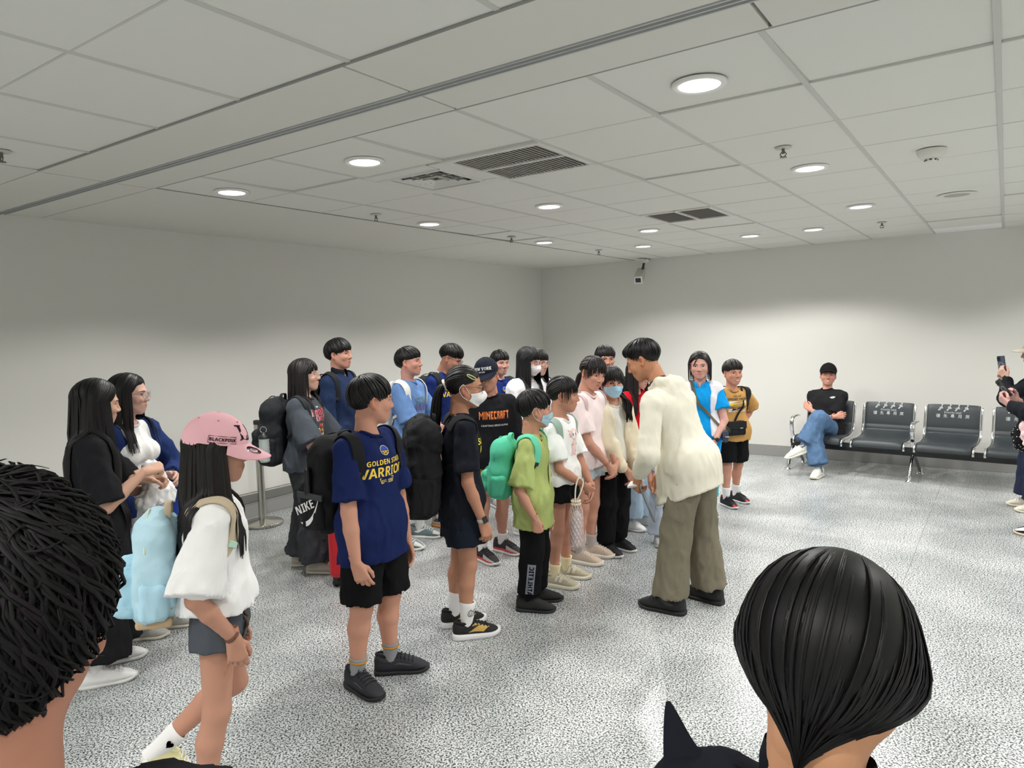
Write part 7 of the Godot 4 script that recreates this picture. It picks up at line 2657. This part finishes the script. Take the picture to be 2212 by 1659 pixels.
func leg_stripe(R: Dictionary) -> void:
	# grey panel with blue lettering on the outer shin
	var KN: Vector3 = R.KN[1]
	var AN: Vector3 = R.AN[1]
	var u := (KN - AN).normalized()
	var out := Vector3(-1, 0, 0.25).slide(u).normalized()
	var f: Field = R.bottom_field
	var side := out.cross(u)
	var b := Buf.new()
	var t := letters("ATHLETIC", 0.028, true, false, 0.0)
	var rows := []
	for k in 9:
		var row := PackedVector3Array()
		for q in 7:
			row.append(_leg_pt(f, AN + u * lerpf(0.055, 0.235, k / 8.0) + side * lerpf(-0.024, 0.024, q / 6.0), out, 0.0025))
		rows.append(row)
	b.loft(rows, false, false)
	var o := put(b, "leg_panel", cloth(hue(124, 128, 140)), R.bottom)
	var d := Buf.new()
	d.i = t.i
	for p in t.v:
		d.vert(_leg_pt(f, AN + u * (0.135 + p.x) - side * p.y, out, 0.004), out)
	put(d, "print", cloth(hue(70, 150, 190)), o)


func _leg_pt(f: Field, o: Vector3, out: Vector3, lift: float) -> Vector3:
	var k := 0.16
	while k > 0.0 and f.at(o + out * k) > 0.0:
		k -= 0.005
	var lo := k
	var hi := k + 0.006
	for it in 7:
		var m := (lo + hi) * 0.5
		if f.at(o + out * m) > 0.0:
			hi = m
		else:
			lo = m
	return o + out * (hi + lift + 0.002)


func pack_mark(W: Dictionary) -> void:
	# white lettering and a curved mark on the pocket
	var B: Basis = W.B
	var pc: Vector3 = W.pc
	var o: Vector3 = pc - B.z * (W.pd + 0.003) + B.y * 0.0
	var fr := Basis(-B.x, B.y, -B.z)
	var b := Buf.new()
	b.add(letters("NIKE", 0.04, true, false, 0.001), Transform3D(Basis(Vector3.BACK, 0.12), Vector3(0.0, 0.03, 0)))
	var pts := PackedVector3Array()
	var up := []
	var lo := []
	for k in 13:
		var u := k / 12.0
		up.append(Vector3(lerpf(-0.055, 0.095, u), -0.03 + 0.075 * u * u - 0.012 * sin(u * PI), 0))
		lo.append(Vector3(lerpf(-0.055, 0.095, u) + 0.004, -0.03 + 0.075 * u * u - 0.012 * sin(u * PI) - 0.026 * sin(PI * pow(u, 0.6)) * (1.0 - u * 0.5), 0))
	for k in 12:
		b.quad(lo[k], lo[k + 1], up[k + 1], up[k])
	var d := Buf.new()
	d.add(b, Transform3D(fr, o))
	wput(W, d, "printed_mark", cloth(hue(236, 236, 236)), W.pocket)
	# and the same mark on the side that faces the photographer
	d = Buf.new()
	d.add(b, Transform3D(Basis(-B.z, B.y, B.x) * Basis.from_scale(Vector3(-1, 1, 1)) * Basis(Vector3.BACK, 0.5), W.ctr - B.x * (W.w * 0.5 + 0.034) - B.y * 0.12 - B.z * 0.03))
	var k := 0
	d = Buf.new()
	d.add(b, Transform3D(Basis(B.z, B.y, -B.x) * Basis(Vector3.BACK, 0.35), W.ctr - B.x * (W.w * 0.5 + 0.033) - B.y * 0.12 - B.z * 0.02))
	wput(W, d, "printed_mark", cloth(hue(236, 236, 236)), W.main)


func phone_strap(W: Dictionary) -> void:
	var B: Basis = W.B
	var b := Buf.new()
	var c: Vector3 = W.ctr - B.x * (W.w * 0.5 + 0.03) - B.y * 0.035
	b.box(Vector3(0.012, 0.03, 0.16), Transform3D(B, c), 0.004)
	wput(W, b, "grey_band", cloth(hue(70, 72, 74)), W.main)


func root_bottle(W: Dictionary) -> void:
	var B: Basis = W.B
	var c: Vector3 = W.ctr - B.x * (W.w * 0.5 + 0.045) - B.y * 0.1 - B.z * 0.0
	var root: Node3D = W.node
	var t := thing("water_bottle", "clear ribbed water bottle with a carry loop in the black backpack's side pocket", "bottle", root.transform * Transform3D(Basis(), c - W.base - B.y * 0.09))
	var b := Buf.new()
	var prof := V2([0.028, 0.0, 0.034, 0.005])
	for k in 5:
		prof.append_array(V2([0.036, 0.016 + k * 0.028, 0.0335, 0.03 + k * 0.028]))
	prof.append_array(V2([0.036, 0.16, 0.034, 0.165]))
	b.lathe(prof, 24)
	put(b, "body", mat("bottle_plastic", hue(196, 206, 204), 0.25), t)
	b = Buf.new()
	b.lathe(V2([0.037, 0.162, 0.037, 0.18, 0.02, 0.19, 0.016, 0.205, 0.001, 0.206]), 24)
	put(b, "lid", vinyl(hue(36, 38, 40)), t)
	b = Buf.new()
	var ring := PackedVector3Array()
	for k in 16:
		var an := TAU * k / 16
		ring.append(Vector3(0.0, 0.222 + sin(an) * 0.022, cos(an) * 0.022))
	b.tube(ring, [0.0035], 6, false, true)
	put(b, "carry_loop", chrome(), t)


func white_bag(R: Dictionary) -> void:
	var W := worn(R, "soft_bag", "crumpled white soft bag with small blue lettering, held by two girls", "bag", Vector3(-0.1, 0.73, 0.3))
	var f := Field.new(Vector3(-0.29, 0.68, 0.12), Vector3(0.11, 1.1, 0.46), 0.0085)
	f.ell(Vector3(-0.1, 0.835, 0.3), Vector3(0.095, 0.085, 0.07), 0.02, Basis(Vector3.BACK, 0.5))
	f.cone(Vector3(-0.095, 0.88, 0.295), Vector3(-0.12, 0.99, 0.285), 0.07, 0.04, 0.03)
	f.ell(Vector3(-0.15, 0.81, 0.285), Vector3(0.07, 0.05, 0.05), 0.02, Basis(Vector3.BACK, -0.4))
	f.crease(fold, 0.013, Vector3(15, 9, 15), Vector3(3, 3, 3))
	var b := Buf.new()
	f.net(b)
	var src := Buf.new()
	src.add(letters("AQUA PARK", 0.013, true, false, 0.0), at(0, 0.0, 0))
	src.add(letters("summer camp", 0.01, false, false, 0.0), at(0, -0.016, 0))
	strokes(src, [V2([-0.04, -0.028, 0.04, -0.028]), V2([-0.04, 0.014, 0.04, 0.014])], 0.002, 1.0)
	var d := Buf.new()
	d.i = src.i
	var dir := Vector3(-0.45, 0.1, 0.88).normalized()
	var side := Vector3.UP.cross(dir)
	for p in src.v:
		var o := Vector3(-0.1, 0.795, 0.3) + side * p.x + Vector3.UP * p.y + side * 0.02
		var k := 0.16
		while k > 0.0 and f.at(o + dir * k) > 0.0:
			k -= 0.004
		d.vert(o + dir * (k + 0.002), dir)
	wput(W, b, "body", cloth(hue(236, 236, 236)))
	wput(W, d, "lettering", cloth(hue(60, 84, 130)))


func bottle_bag(R: Dictionary) -> void:
	var p := Vector3(-0.16, 0.0, 0.17)
	var W := worn(R, "crochet_bottle_bag", "crocheted pink net bag hanging from the wrist of the girl in white", "bag", p + Vector3(0, 0.3, 0))
	var b := Buf.new()
	var r := 0.042
	for k in 12:
		for s in [-1.0, 1.0]:
			var path := PackedVector3Array()
			for j in 25:
				var v := j / 24.0
				var an: float = TAU * k / 12.0 + s * v * 3.4
				var rr := r * (1.0 if v < 0.72 else lerpf(1.0, 0.5, (v - 0.72) / 0.28))
				path.append(p + Vector3(cos(an) * rr, 0.305 + v * 0.3, sin(an) * rr))
			b.tube(path, [0.0021], 5)
	wput(W, b, "net", cloth(hue(226, 196, 190)))
	b = Buf.new()
	for rw in 2:
		for k in 12:
			var an := TAU * (k + rw * 0.5) / 12
			b.lathe(V2([0.001, -0.007, 0.006, -0.004, 0.007, 0.0, 0.006, 0.004, 0.001, 0.007]), 8, at(p.x + cos(an) * 0.026, 0.575 + rw * 0.018, p.z + sin(an) * 0.026))
	wput(W, b, "bead", cloth(hue(238, 232, 214)))
	b = Buf.new()
	b.tube(curve(PackedVector3Array([p + Vector3(-0.012, 0.59, 0), p + Vector3(0.012, 0.67, -0.005), p + Vector3(0.05, 0.725, 0.0), p + Vector3(0.075, 0.7, 0.02), p + Vector3(0.03, 0.64, 0.02), p + Vector3(0.012, 0.59, 0)]), 5), [0.0048], 7)
	wput(W, b, "cord_handle", cloth(hue(232, 226, 208)))
	var t := thing("drink_bottle", "white plastic bottle inside the crocheted pink net bag", "bottle", (R.root as Node3D).transform * at(p.x, 0.308, p.z))
	b = Buf.new()
	b.lathe(V2([0.028, 0.0, 0.036, 0.005, 0.038, 0.02, 0.037, 0.1, 0.038, 0.17, 0.03, 0.2, 0.014, 0.222, 0.013, 0.23]), 24)
	put(b, "body", mat("bottle_white", hue(232, 230, 236), 0.3), t)
	b = Buf.new()
	b.lathe(V2([0.016, 0.228, 0.0165, 0.246, 0.001, 0.248]), 18)
	put(b, "cap", vinyl(hue(190, 190, 200)), t)


func cross_strap(R: Dictionary, s: float, c: Color, called: String, label: String, off: Vector3, sz: Vector3, bc: Color, wd: float) -> void:
	# s is the shoulder that carries the strap; the bag hangs at off from the chest
	var T: Basis = R.T
	var CH: Vector3 = R.CH
	var NB: Vector3 = R.NB
	var front := surf(R, CH + T.x * off.x + T.y * off.y, T.z, 0.3, 0.0)
	var bagc := CH + T.x * off.x + T.y * off.y + T.z * maxf(off.z, (front - CH).dot(T.z) + sz.z * 0.55)
	var W := worn(R, called, label, "bag", bagc - T.y * sz.y * 0.5)
	var pts := PackedVector3Array()
	var sh: Vector3 = NB + T.x * s * 0.075 - T.y * 0.06
	for k in 4:
		var an := deg_to_rad(lerpf(150.0, 60.0, k / 3.0))
		pts.append(surf(R, sh, T.y * sin(an) + T.z * cos(an), 0.3, 0.012))
	for k in 6:
		var u := (k + 1) / 6.0
		var o: Vector3 = (sh - T.y * 0.04).lerp(CH + T.x * off.x + T.y * (off.y + sz.y * 0.4), u)
		pts.append(surf(R, o, T.z, 0.3, 0.014))
	pts.append(bagc + T.y * sz.y * 0.46)
	var cv := curve(pts, 3)
	var nr := PackedVector3Array()
	for p in cv:
		nr.append(surf_n(R, p))
	var b := Buf.new()
	b.ribbon(cv, nr, wd, 0.004)
	# and down the back to the bag
	var pb := PackedVector3Array([pts[0]])
	for k in 5:
		var u := (k + 1) / 5.0
		var o: Vector3 = (sh - T.y * 0.02).lerp(CH + T.x * off.x * 1.3 + T.y * (off.y + sz.y * 0.3), u)
		pb.append(surf(R, o, -T.z, 0.3, 0.012))
	pb.append(surf(R, CH + T.y * (off.y + sz.y * 0.35), T.x * signf(off.x - s * 0.01), 0.3, 0.012))
	pb.append(bagc + T.y * sz.y * 0.4 + T.x * signf(off.x - s * 0.01) * sz.x * 0.4)
	var cb := curve(pb, 3)
	nr = PackedVector3Array()
	for p in cb:
		nr.append(surf_n(R, p))
	b.ribbon(cb, nr, wd, 0.004)
	wput(W, b, "strap", cloth(c, 0.4))
	b = Buf.new()
	var ex := sz * 0.5 + Vector3.ONE * 0.08
	var f := Field.new(bagc - ex, bagc + ex, 0.008)
	f.box(bagc, T, sz * 0.5, minf(0.02, sz.z * 0.45), 0.01)
	f.crease(fold, 0.003, Vector3(12, 12, 12), Vector3.ONE)
	f.net(b)
	var o := wput(W, b, "body", cloth(bc, 0.4))
	b = Buf.new()
	b.box(Vector3(sz.x * 0.96, sz.y * 0.5, 0.006), Transform3D(T, bagc + T.y * sz.y * 0.22 + T.z * (sz.z * 0.5 + 0.002)), 0.002)
	wput(W, b, "flap", cloth(bc.lightened(0.03), 0.4), o)
	b = Buf.new()
	b.box(Vector3(0.03, 0.006, 0.003), Transform3D(T, bagc + T.y * sz.y * 0.02 + T.x * sz.x * 0.2 + T.z * (sz.z * 0.5 + 0.006)), 0.001)
	wput(W, b, "metal_tag", chrome(), o)


func phone(R: Dictionary, p: Vector3, fr: Basis, label: String, c: Color) -> Dictionary:
	var W := worn(R, "phone", label, "phone", p - fr.y * 0.075)
	var b := Buf.new()
	b.box(Vector3(0.075, 0.155, 0.01), Transform3D(fr, p), 0.0045, 2)
	wput(W, b, "case", mat("phone_" + c.to_html(), c, 0.25))
	b = Buf.new()
	b.box(Vector3(0.03, 0.036, 0.004), Transform3D(fr, p + fr * Vector3(-0.018, 0.052, 0.006)), 0.0018, 1)
	for q in [[-0.026, 0.06], [-0.026, 0.044], [-0.01, 0.052]]:
		b.lathe(V2([0.006, 0.0, 0.006, 0.003, 0.001, 0.003]), 14, Transform3D(fr * Basis(Vector3.RIGHT, PI / 2), p + fr * Vector3(q[0], q[1], 0.008)))
	wput(W, b, "camera_bump", mat("phone_lens", hue(16, 17, 20), 0.1))
	b = Buf.new()
	b.box(Vector3(0.07, 0.148, 0.001), Transform3D(fr, p - fr.z * 0.0053))
	wput(W, b, "screen", mat("screen_black", hue(12, 13, 15), 0.08))
	b = Buf.new()
	var ring := PackedVector3Array()
	for k in 20:
		var an := TAU * k / 20
		ring.append(p + fr * Vector3(cos(an) * 0.026, -0.008 + sin(an) * 0.026, 0.0055))
	b.tube(ring, [0.0015], 5, false, true)
	wput(W, b, "case_ring", mat("case_ring", hue(170, 176, 184), 0.4))
	return W


# ---------------------------------------------------------------- mesh buffer
class Buf:
	var v := PackedVector3Array()
	var n := PackedVector3Array()
	var c := PackedColorArray()
	var i := PackedInt32Array()
	var col := Color.WHITE

	func vert(p: Vector3, nn: Vector3) -> int:
		v.append(p)
		n.append(nn)
		c.append(col)
		return v.size() - 1

	func tri(a: int, b: int, d: int) -> void:
		i.append(a)
		i.append(d)
		i.append(b)

	func quad(a: Vector3, b: Vector3, d: Vector3, e: Vector3) -> void:
		var nn := (b - a).cross(d - a).normalized()
		var k := vert(a, nn)
		vert(b, nn)
		vert(d, nn)
		vert(e, nn)
		tri(k, k + 1, k + 2)
		tri(k, k + 2, k + 3)

	func poly(pts: PackedVector3Array, nn: Vector3) -> void:
		var k := v.size()
		for p in pts:
			vert(p, nn)
		for j in range(1, pts.size() - 1):
			tri(k, k + j, k + j + 1)

	func loft(rows: Array, closed := true, caps := true) -> void:
		var m: int = rows[0].size()
		var k := v.size()
		for r: PackedVector3Array in rows:
			for p in r:
				vert(p, Vector3.ZERO)
		var last := m if closed else m - 1
		for a in rows.size() - 1:
			for b in last:
				var b2 := (b + 1) % m
				var p0 := k + a * m + b
				var p1 := k + a * m + b2
				var p2 := k + (a + 1) * m + b2
				var p3 := k + (a + 1) * m + b
				var nn := (v[p2] - v[p0]).cross(v[p3] - v[p1])
				n[p0] += nn
				n[p1] += nn
				n[p2] += nn
				n[p3] += nn
				tri(p0, p1, p2)
				tri(p0, p2, p3)
		for j in range(k, v.size()):
			n[j] = n[j].normalized()
		if caps and closed:
			for e in 2:
				var r: PackedVector3Array = rows[0] if e == 0 else rows[rows.size() - 1]
				var mid := Vector3.ZERO
				for p in r:
					mid += p
				mid /= m
				var nn := (r[1] - r[0]).cross(mid - r[0]).normalized() * (1.0 if e == 1 else -1.0)
				var kc := vert(mid, nn)
				for p in r:
					vert(p, nn)
				for b in m:
					if e == 0:
						tri(kc, kc + 1 + (b + 1) % m, kc + 1 + b)
					else:
						tri(kc, kc + 1 + b, kc + 1 + (b + 1) % m)

	func tube(path: PackedVector3Array, radii: Array, sides := 8, caps := true, loop := false) -> void:
		var rows := []
		var ref := Vector3.UP
		var np := path.size()
		for a in np:
			var t: Vector3
			if loop:
				t = (path[(a + 1) % np] - path[(a + np - 1) % np]).normalized()
			else:
				t = (path[mini(a + 1, np - 1)] - path[maxi(a - 1, 0)]).normalized()
			if a == 0:
				ref = Vector3.RIGHT if absf(t.y) > 0.8 else Vector3.UP
			var x := t.cross(ref).normalized()
			if x.length() < 0.5:
				x = t.cross(Vector3(0.3, 0.2, 0.9)).normalized()
			var y := x.cross(t).normalized()
			ref = y
			var r: float = radii[mini(a, radii.size() - 1)]
			var row := PackedVector3Array()
			for s in sides:
				var an := -TAU * s / sides
				row.append(path[a] + (x * cos(an) + y * sin(an)) * r)
			rows.append(row)
		if loop:
			rows.append(rows[0])
		loft(rows, true, caps and not loop)

	# a strip with rounded edges along a path; nrm points away from the thing it lies on
	func ribbon(path: PackedVector3Array, nrm: PackedVector3Array, w: Variant, th: float, sides := 10) -> void:
		var rows := []
		var np := path.size()
		for a in np:
			var t := (path[mini(a + 1, np - 1)] - path[maxi(a - 1, 0)]).normalized()
			var nn := (nrm[a] - t * nrm[a].dot(t)).normalized()
			var x := t.cross(nn).normalized()
			var ww: float = w[mini(a, w.size() - 1)] if w is Array else w
			var row := PackedVector3Array()
			for s in sides:
				var an := -TAU * (s + 0.5) / sides
				var ca := cos(an)
				var sa := sin(an)
				row.append(path[a] + x * (signf(ca) * pow(absf(ca), 0.45) * ww * 0.5) + nn * (signf(sa) * pow(absf(sa), 0.7) * th * 0.5))
			rows.append(row)
		loft(rows)

	func lathe(prof: PackedVector2Array, seg: int, xf := Transform3D()) -> void:
		var rows := []
		for p in prof:
			var row := PackedVector3Array()
			for s in seg:
				var an := -TAU * s / seg
				row.append(xf * Vector3(cos(an) * p.x, p.y, sin(an) * p.x))
			rows.append(row)
		loft(rows, true, true)

	func box(sz: Vector3, xf := Transform3D(), r := 0.0, seg := 1) -> void:
		var hh := sz * 0.5
		r = minf(r, minf(hh.x, minf(hh.y, hh.z)) * 0.99)
		for ax in 3:
			for sg in [-1.0, 1.0]:
				var u := (ax + 1) % 3
				var w := (ax + 2) % 3
				var su := _steps(hh[u], r, seg)
				var sw := _steps(hh[w], r, seg)
				var k := v.size()
				for a in su:
					for b in sw:
						var q := Vector3.ZERO
						q[ax] = hh[ax] * sg
						q[u] = a
						q[w] = b
						var nn := Vector3.ZERO
						nn[ax] = sg
						if r > 0.0:
							var inn := q.clamp(-(hh - Vector3.ONE * r), hh - Vector3.ONE * r)
							nn = (q - inn).normalized()
							q = inn + nn * r
						vert(xf * q, (xf.basis * nn).normalized())
				var m := sw.size()
				for a in su.size() - 1:
					for b in m - 1:
						var p := k + a * m + b
						if sg > 0:
							tri(p, p + m, p + m + 1)
							tri(p, p + m + 1, p + 1)
						else:
							tri(p, p + m + 1, p + m)
							tri(p, p + 1, p + m + 1)

	func _steps(h: float, r: float, seg: int) -> PackedFloat32Array:
		if r <= 0.0:
			return PackedFloat32Array([-h, h])
		var o := PackedFloat32Array()
		for s in seg + 1:
			o.append(-h + r * (1.0 - cos(PI * 0.5 * s / seg)) * 1.0)
		for s in range(seg, -1, -1):
			o.append(h - r * (1.0 - cos(PI * 0.5 * s / seg)) * 1.0)
		return o

	func add(b: Buf, xf: Transform3D, tint := Color.WHITE) -> void:
		var k := v.size()
		var nb := xf.basis.inverse().transposed()
		for j in b.v.size():
			v.append(xf * b.v[j])
			n.append((nb * b.n[j]).normalized())
			c.append(b.c[j] * tint)
		var flip := xf.basis.determinant() < 0.0
		for j in range(0, b.i.size(), 3):
			i.append(k + b.i[j])
			i.append(k + b.i[j + (2 if flip else 1)])
			i.append(k + b.i[j + (1 if flip else 2)])

	func shift(o: Vector3) -> void:
		for j in v.size():
			v[j] += o

	func mesh() -> ArrayMesh:
		var a := []
		a.resize(Mesh.ARRAY_MAX)
		a[Mesh.ARRAY_VERTEX] = v
		a[Mesh.ARRAY_NORMAL] = n
		a[Mesh.ARRAY_COLOR] = c
		a[Mesh.ARRAY_INDEX] = i
		var m := ArrayMesh.new()
		m.add_surface_from_arrays(Mesh.PRIMITIVE_TRIANGLES, a)
		return m


# ---------------------------------------------------------------- distance field on a grid, meshed as surface nets
class Field:
	var o := Vector3.ZERO
	var h := 0.01
	var nx := 0
	var ny := 0
	var nz := 0
	var d := PackedFloat32Array()

	func _init(lo: Vector3, hi: Vector3, cell: float) -> void:
		o = lo
		h = cell
		nx = int(ceil((hi.x - lo.x) / cell)) + 1
		ny = int(ceil((hi.y - lo.y) / cell)) + 1
		nz = int(ceil((hi.z - lo.z) / cell)) + 1
		d.resize(nx * ny * nz)
		d.fill(1.0)

	func span(lo: Vector3, hi: Vector3) -> Array:
		return [
			clampi(int((lo.x - o.x) / h), 0, nx - 1), clampi(int((hi.x - o.x) / h) + 1, 0, nx - 1),
			clampi(int((lo.y - o.y) / h), 0, ny - 1), clampi(int((hi.y - o.y) / h) + 1, 0, ny - 1),
			clampi(int((lo.z - o.z) / h), 0, nz - 1), clampi(int((hi.z - o.z) / h) + 1, 0, nz - 1)]

	# tapered capsule; nrm and sq flatten it along one direction; flat 1 cuts it square at b, 2 at a; sub carves it away
	func cone(a: Vector3, b: Vector3, ra: float, rb: float, k := 0.02, nrm := Vector3.ZERO, sq := 1.0, flat := 0, sub := false) -> void:
		var m := maxf(ra, rb) * maxf(1.0, sq) + k + 2.5 * h
		var mm := Vector3(m, m, m)
		var s := span(a.min(b) - mm, a.max(b) + mm)
		var ab := b - a
		var l2 := ab.length_squared()
		var ln := sqrt(l2)
		var inv := 1.0 / l2 if l2 > 1e-9 else 0.0
		var f := 1.0 / sq - 1.0
		var dr := rb - ra
		var ik := 0.25 / maxf(k, 1e-5)
		for z in range(s[4], s[5] + 1):
			for y in range(s[2], s[3] + 1):
				var at: int = (z * ny + y) * nx + s[0]
				var ap := Vector3(o.x + s[0] * h, o.y + y * h, o.z + z * h) - a
				for x in range(s[0], s[1] + 1):
					var t := ap.dot(ab) * inv
					var tc := clampf(t, 0.0, 1.0)
					var q := ap - ab * tc
					if f != 0.0:
						q += nrm * (q.dot(nrm) * f)
					var val := q.length() - (ra + dr * tc)
					if flat & 1:
						val = maxf(val, (t - 1.0) * ln)
					if flat & 2:
						val = maxf(val, -t * ln)
					var cur := d[at]
					if sub:
						val = -val
						var e := k - absf(cur - val)
						d[at] = maxf(cur, val) + (e * e * ik if e > 0.0 else 0.0)
					else:
						var e := k - absf(cur - val)
						d[at] = minf(cur, val) - (e * e * ik if e > 0.0 else 0.0)
					at += 1
					ap.x += h

	func ell(c: Vector3, r: Vector3, k := 0.02, b := Basis(), sub := false) -> void:
		var m := maxf(r.x, maxf(r.y, r.z)) + k + 2.5 * h
		var mm := Vector3(m, m, m)
		var s := span(c - mm, c + mm)
		var bi := b.transposed()
		var ir := Vector3.ONE / r
		var ik := 0.25 / maxf(k, 1e-5)
		for z in range(s[4], s[5] + 1):
			for y in range(s[2], s[3] + 1):
				var at: int = (z * ny + y) * nx + s[0]
				for x in range(s[0], s[1] + 1):
					var q := bi * (Vector3(o.x + x * h, o.y + y * h, o.z + z * h) - c)
					var q1 := q * ir
					var k0 := q1.length()
					var k1 := maxf((q1 * ir).length(), 1e-6)
					var val := k0 * (k0 - 1.0) / k1
					var cur := d[at]
					if sub:
						val = -val
						var e := k - absf(cur - val)
						d[at] = maxf(cur, val) + (e * e * ik if e > 0.0 else 0.0)
					else:
						var e := k - absf(cur - val)
						d[at] = minf(cur, val) - (e * e * ik if e > 0.0 else 0.0)
					at += 1

	func box(c: Vector3, b: Basis, hh: Vector3, r: float, k := 0.01, sub := false) -> void:
		var ex := Vector3(absf(b.x.x) * hh.x + absf(b.y.x) * hh.y + absf(b.z.x) * hh.z, absf(b.x.y) * hh.x + absf(b.y.y) * hh.y + absf(b.z.y) * hh.z, absf(b.x.z) * hh.x + absf(b.y.z) * hh.y + absf(b.z.z) * hh.z)
		var mm := ex + Vector3.ONE * (k + 2.5 * h)
		var s := span(c - mm, c + mm)
		var bi := b.transposed()
		var inn := hh - Vector3.ONE * r
		var ik := 0.25 / maxf(k, 1e-5)
		for z in range(s[4], s[5] + 1):
			for y in range(s[2], s[3] + 1):
				var at: int = (z * ny + y) * nx + s[0]
				for x in range(s[0], s[1] + 1):
					var q := (bi * (Vector3(o.x + x * h, o.y + y * h, o.z + z * h) - c)).abs() - inn
					var val := q.max(Vector3.ZERO).length() + minf(maxf(q.x, maxf(q.y, q.z)), 0.0) - r
					var cur := d[at]
					if sub:
						val = -val
						var e := k - absf(cur - val)
						d[at] = maxf(cur, val) + (e * e * ik if e > 0.0 else 0.0)
					else:
						var e := k - absf(cur - val)
						d[at] = minf(cur, val) - (e * e * ik if e > 0.0 else 0.0)
					at += 1

	# keep only what lies below the plane (normal nn through p)
	func cut(p: Vector3, nn: Vector3) -> void:
		for z in nz:
			for y in ny:
				var at := (z * ny + y) * nx
				var val := (Vector3(o.x, o.y + y * h, o.z + z * h) - p).dot(nn)
				for x in nx:
					if val > d[at]:
						d[at] = val
					at += 1
					val += nn.x * h

	func crease(noise: FastNoiseLite, amp: float, sc: Vector3, off: Vector3) -> void:
		var lim := 3.0 * h + amp
		for z in nz:
			for y in ny:
				var at := (z * ny + y) * nx
				for x in nx:
					var cur := d[at]
					if cur < lim and cur > -lim:
						var q := Vector3(o.x + x * h, o.y + y * h, o.z + z * h) * sc + off
						var w := noise.get_noise_3dv(q)
						var w2 := 1.0 - absf(noise.get_noise_3dv(q * 0.6 + Vector3(7, 3, 1))) * 4.0
						d[at] = cur - amp * (w + maxf(w2, -0.3) * 0.55)
					at += 1

	func at(p: Vector3) -> float:
		var q := (p - o) / h
		var x := int(q.x)
		var y := int(q.y)
		var z := int(q.z)
		if q.x < 0.0 or q.y < 0.0 or q.z < 0.0 or x >= nx - 1 or y >= ny - 1 or z >= nz - 1:
			return 1.0
		var fx := q.x - x
		var fy := q.y - y
		var fz := q.z - z
		var k := (z * ny + y) * nx + x
		var k2 := k + nx
		var k3 := k + nx * ny
		var k4 := k3 + nx
		return lerpf(lerpf(lerpf(d[k], d[k + 1], fx), lerpf(d[k2], d[k2 + 1], fx), fy), lerpf(lerpf(d[k3], d[k3 + 1], fx), lerpf(d[k4], d[k4 + 1], fx), fy), fz)

	func grad(p: Vector3) -> Vector3:
		var e := h
		return Vector3(at(p + Vector3(e, 0, 0)) - at(p - Vector3(e, 0, 0)), at(p + Vector3(0, e, 0)) - at(p - Vector3(0, e, 0)), at(p + Vector3(0, 0, e)) - at(p - Vector3(0, 0, e))).normalized()

	func net(buf: Buf) -> void:
		var ids := PackedInt32Array()
		ids.resize(d.size())
		ids.fill(-1)
		var cells := PackedInt32Array()
		var sy := nx
		var sz := nx * ny
		var lim := 3.4 * h
		for z in nz - 1:
			for y in ny - 1:
				var k := (z * ny + y) * nx - 1
				for x in nx - 1:
					k += 1
					var a := d[k]
					if a > lim or a < -lim:
						continue
					var b := d[k + 1]
					var e := d[k + sy]
					var f := d[k + sy + 1]
					var g := d[k + sz]
					var l := d[k + sz + 1]
					var m := d[k + sz + sy]
					var w := d[k + sz + sy + 1]
					var lo := minf(minf(minf(a, b), minf(e, f)), minf(minf(g, l), minf(m, w)))
					var hi := maxf(maxf(maxf(a, b), maxf(e, f)), maxf(maxf(g, l), maxf(m, w)))
					if lo >= 0.0 or hi < 0.0:
						continue
					var gr := Vector3(b + f + l + w - a - e - g - m, e + f + m + w - a - b - g - l, g + l + m + w - a - b - e - f) * 0.25
					var mid := (a + b + e + f + g + l + m + w) * 0.125
					var off := -gr * (mid / maxf(gr.length_squared(), 1e-10))
					off = off.clamp(Vector3(-0.5, -0.5, -0.5), Vector3(0.5, 0.5, 0.5))
					ids[k] = buf.vert(o + (Vector3(x + 0.5, y + 0.5, z + 0.5) + off) * h, gr.normalized())
					cells.append(k)
		for k in cells:
			var a := d[k] < 0.0
			var b := d[k + 1] < 0.0
			if a != b:
				_face(buf, ids, k, k - sy, k - sy - sz, k - sz, a)
			b = d[k + sy] < 0.0
			if a != b:
				_face(buf, ids, k, k - sz, k - sz - 1, k - 1, a)
			b = d[k + sz] < 0.0
			if a != b:
				_face(buf, ids, k, k - 1, k - 1 - sy, k - sy, a)

	func _face(buf: Buf, ids: PackedInt32Array, p: int, q: int, r: int, s: int, inside: bool) -> void:
		if q < 0 or r < 0 or s < 0:
			return
		var a := ids[p]
		var b := ids[q]
		var e := ids[r]
		var f := ids[s]
		if a < 0 or b < 0 or e < 0 or f < 0:
			return
		if inside:
			buf.tri(a, b, e)
			buf.tri(a, e, f)
		else:
			buf.tri(a, e, b)
			buf.tri(a, f, e)
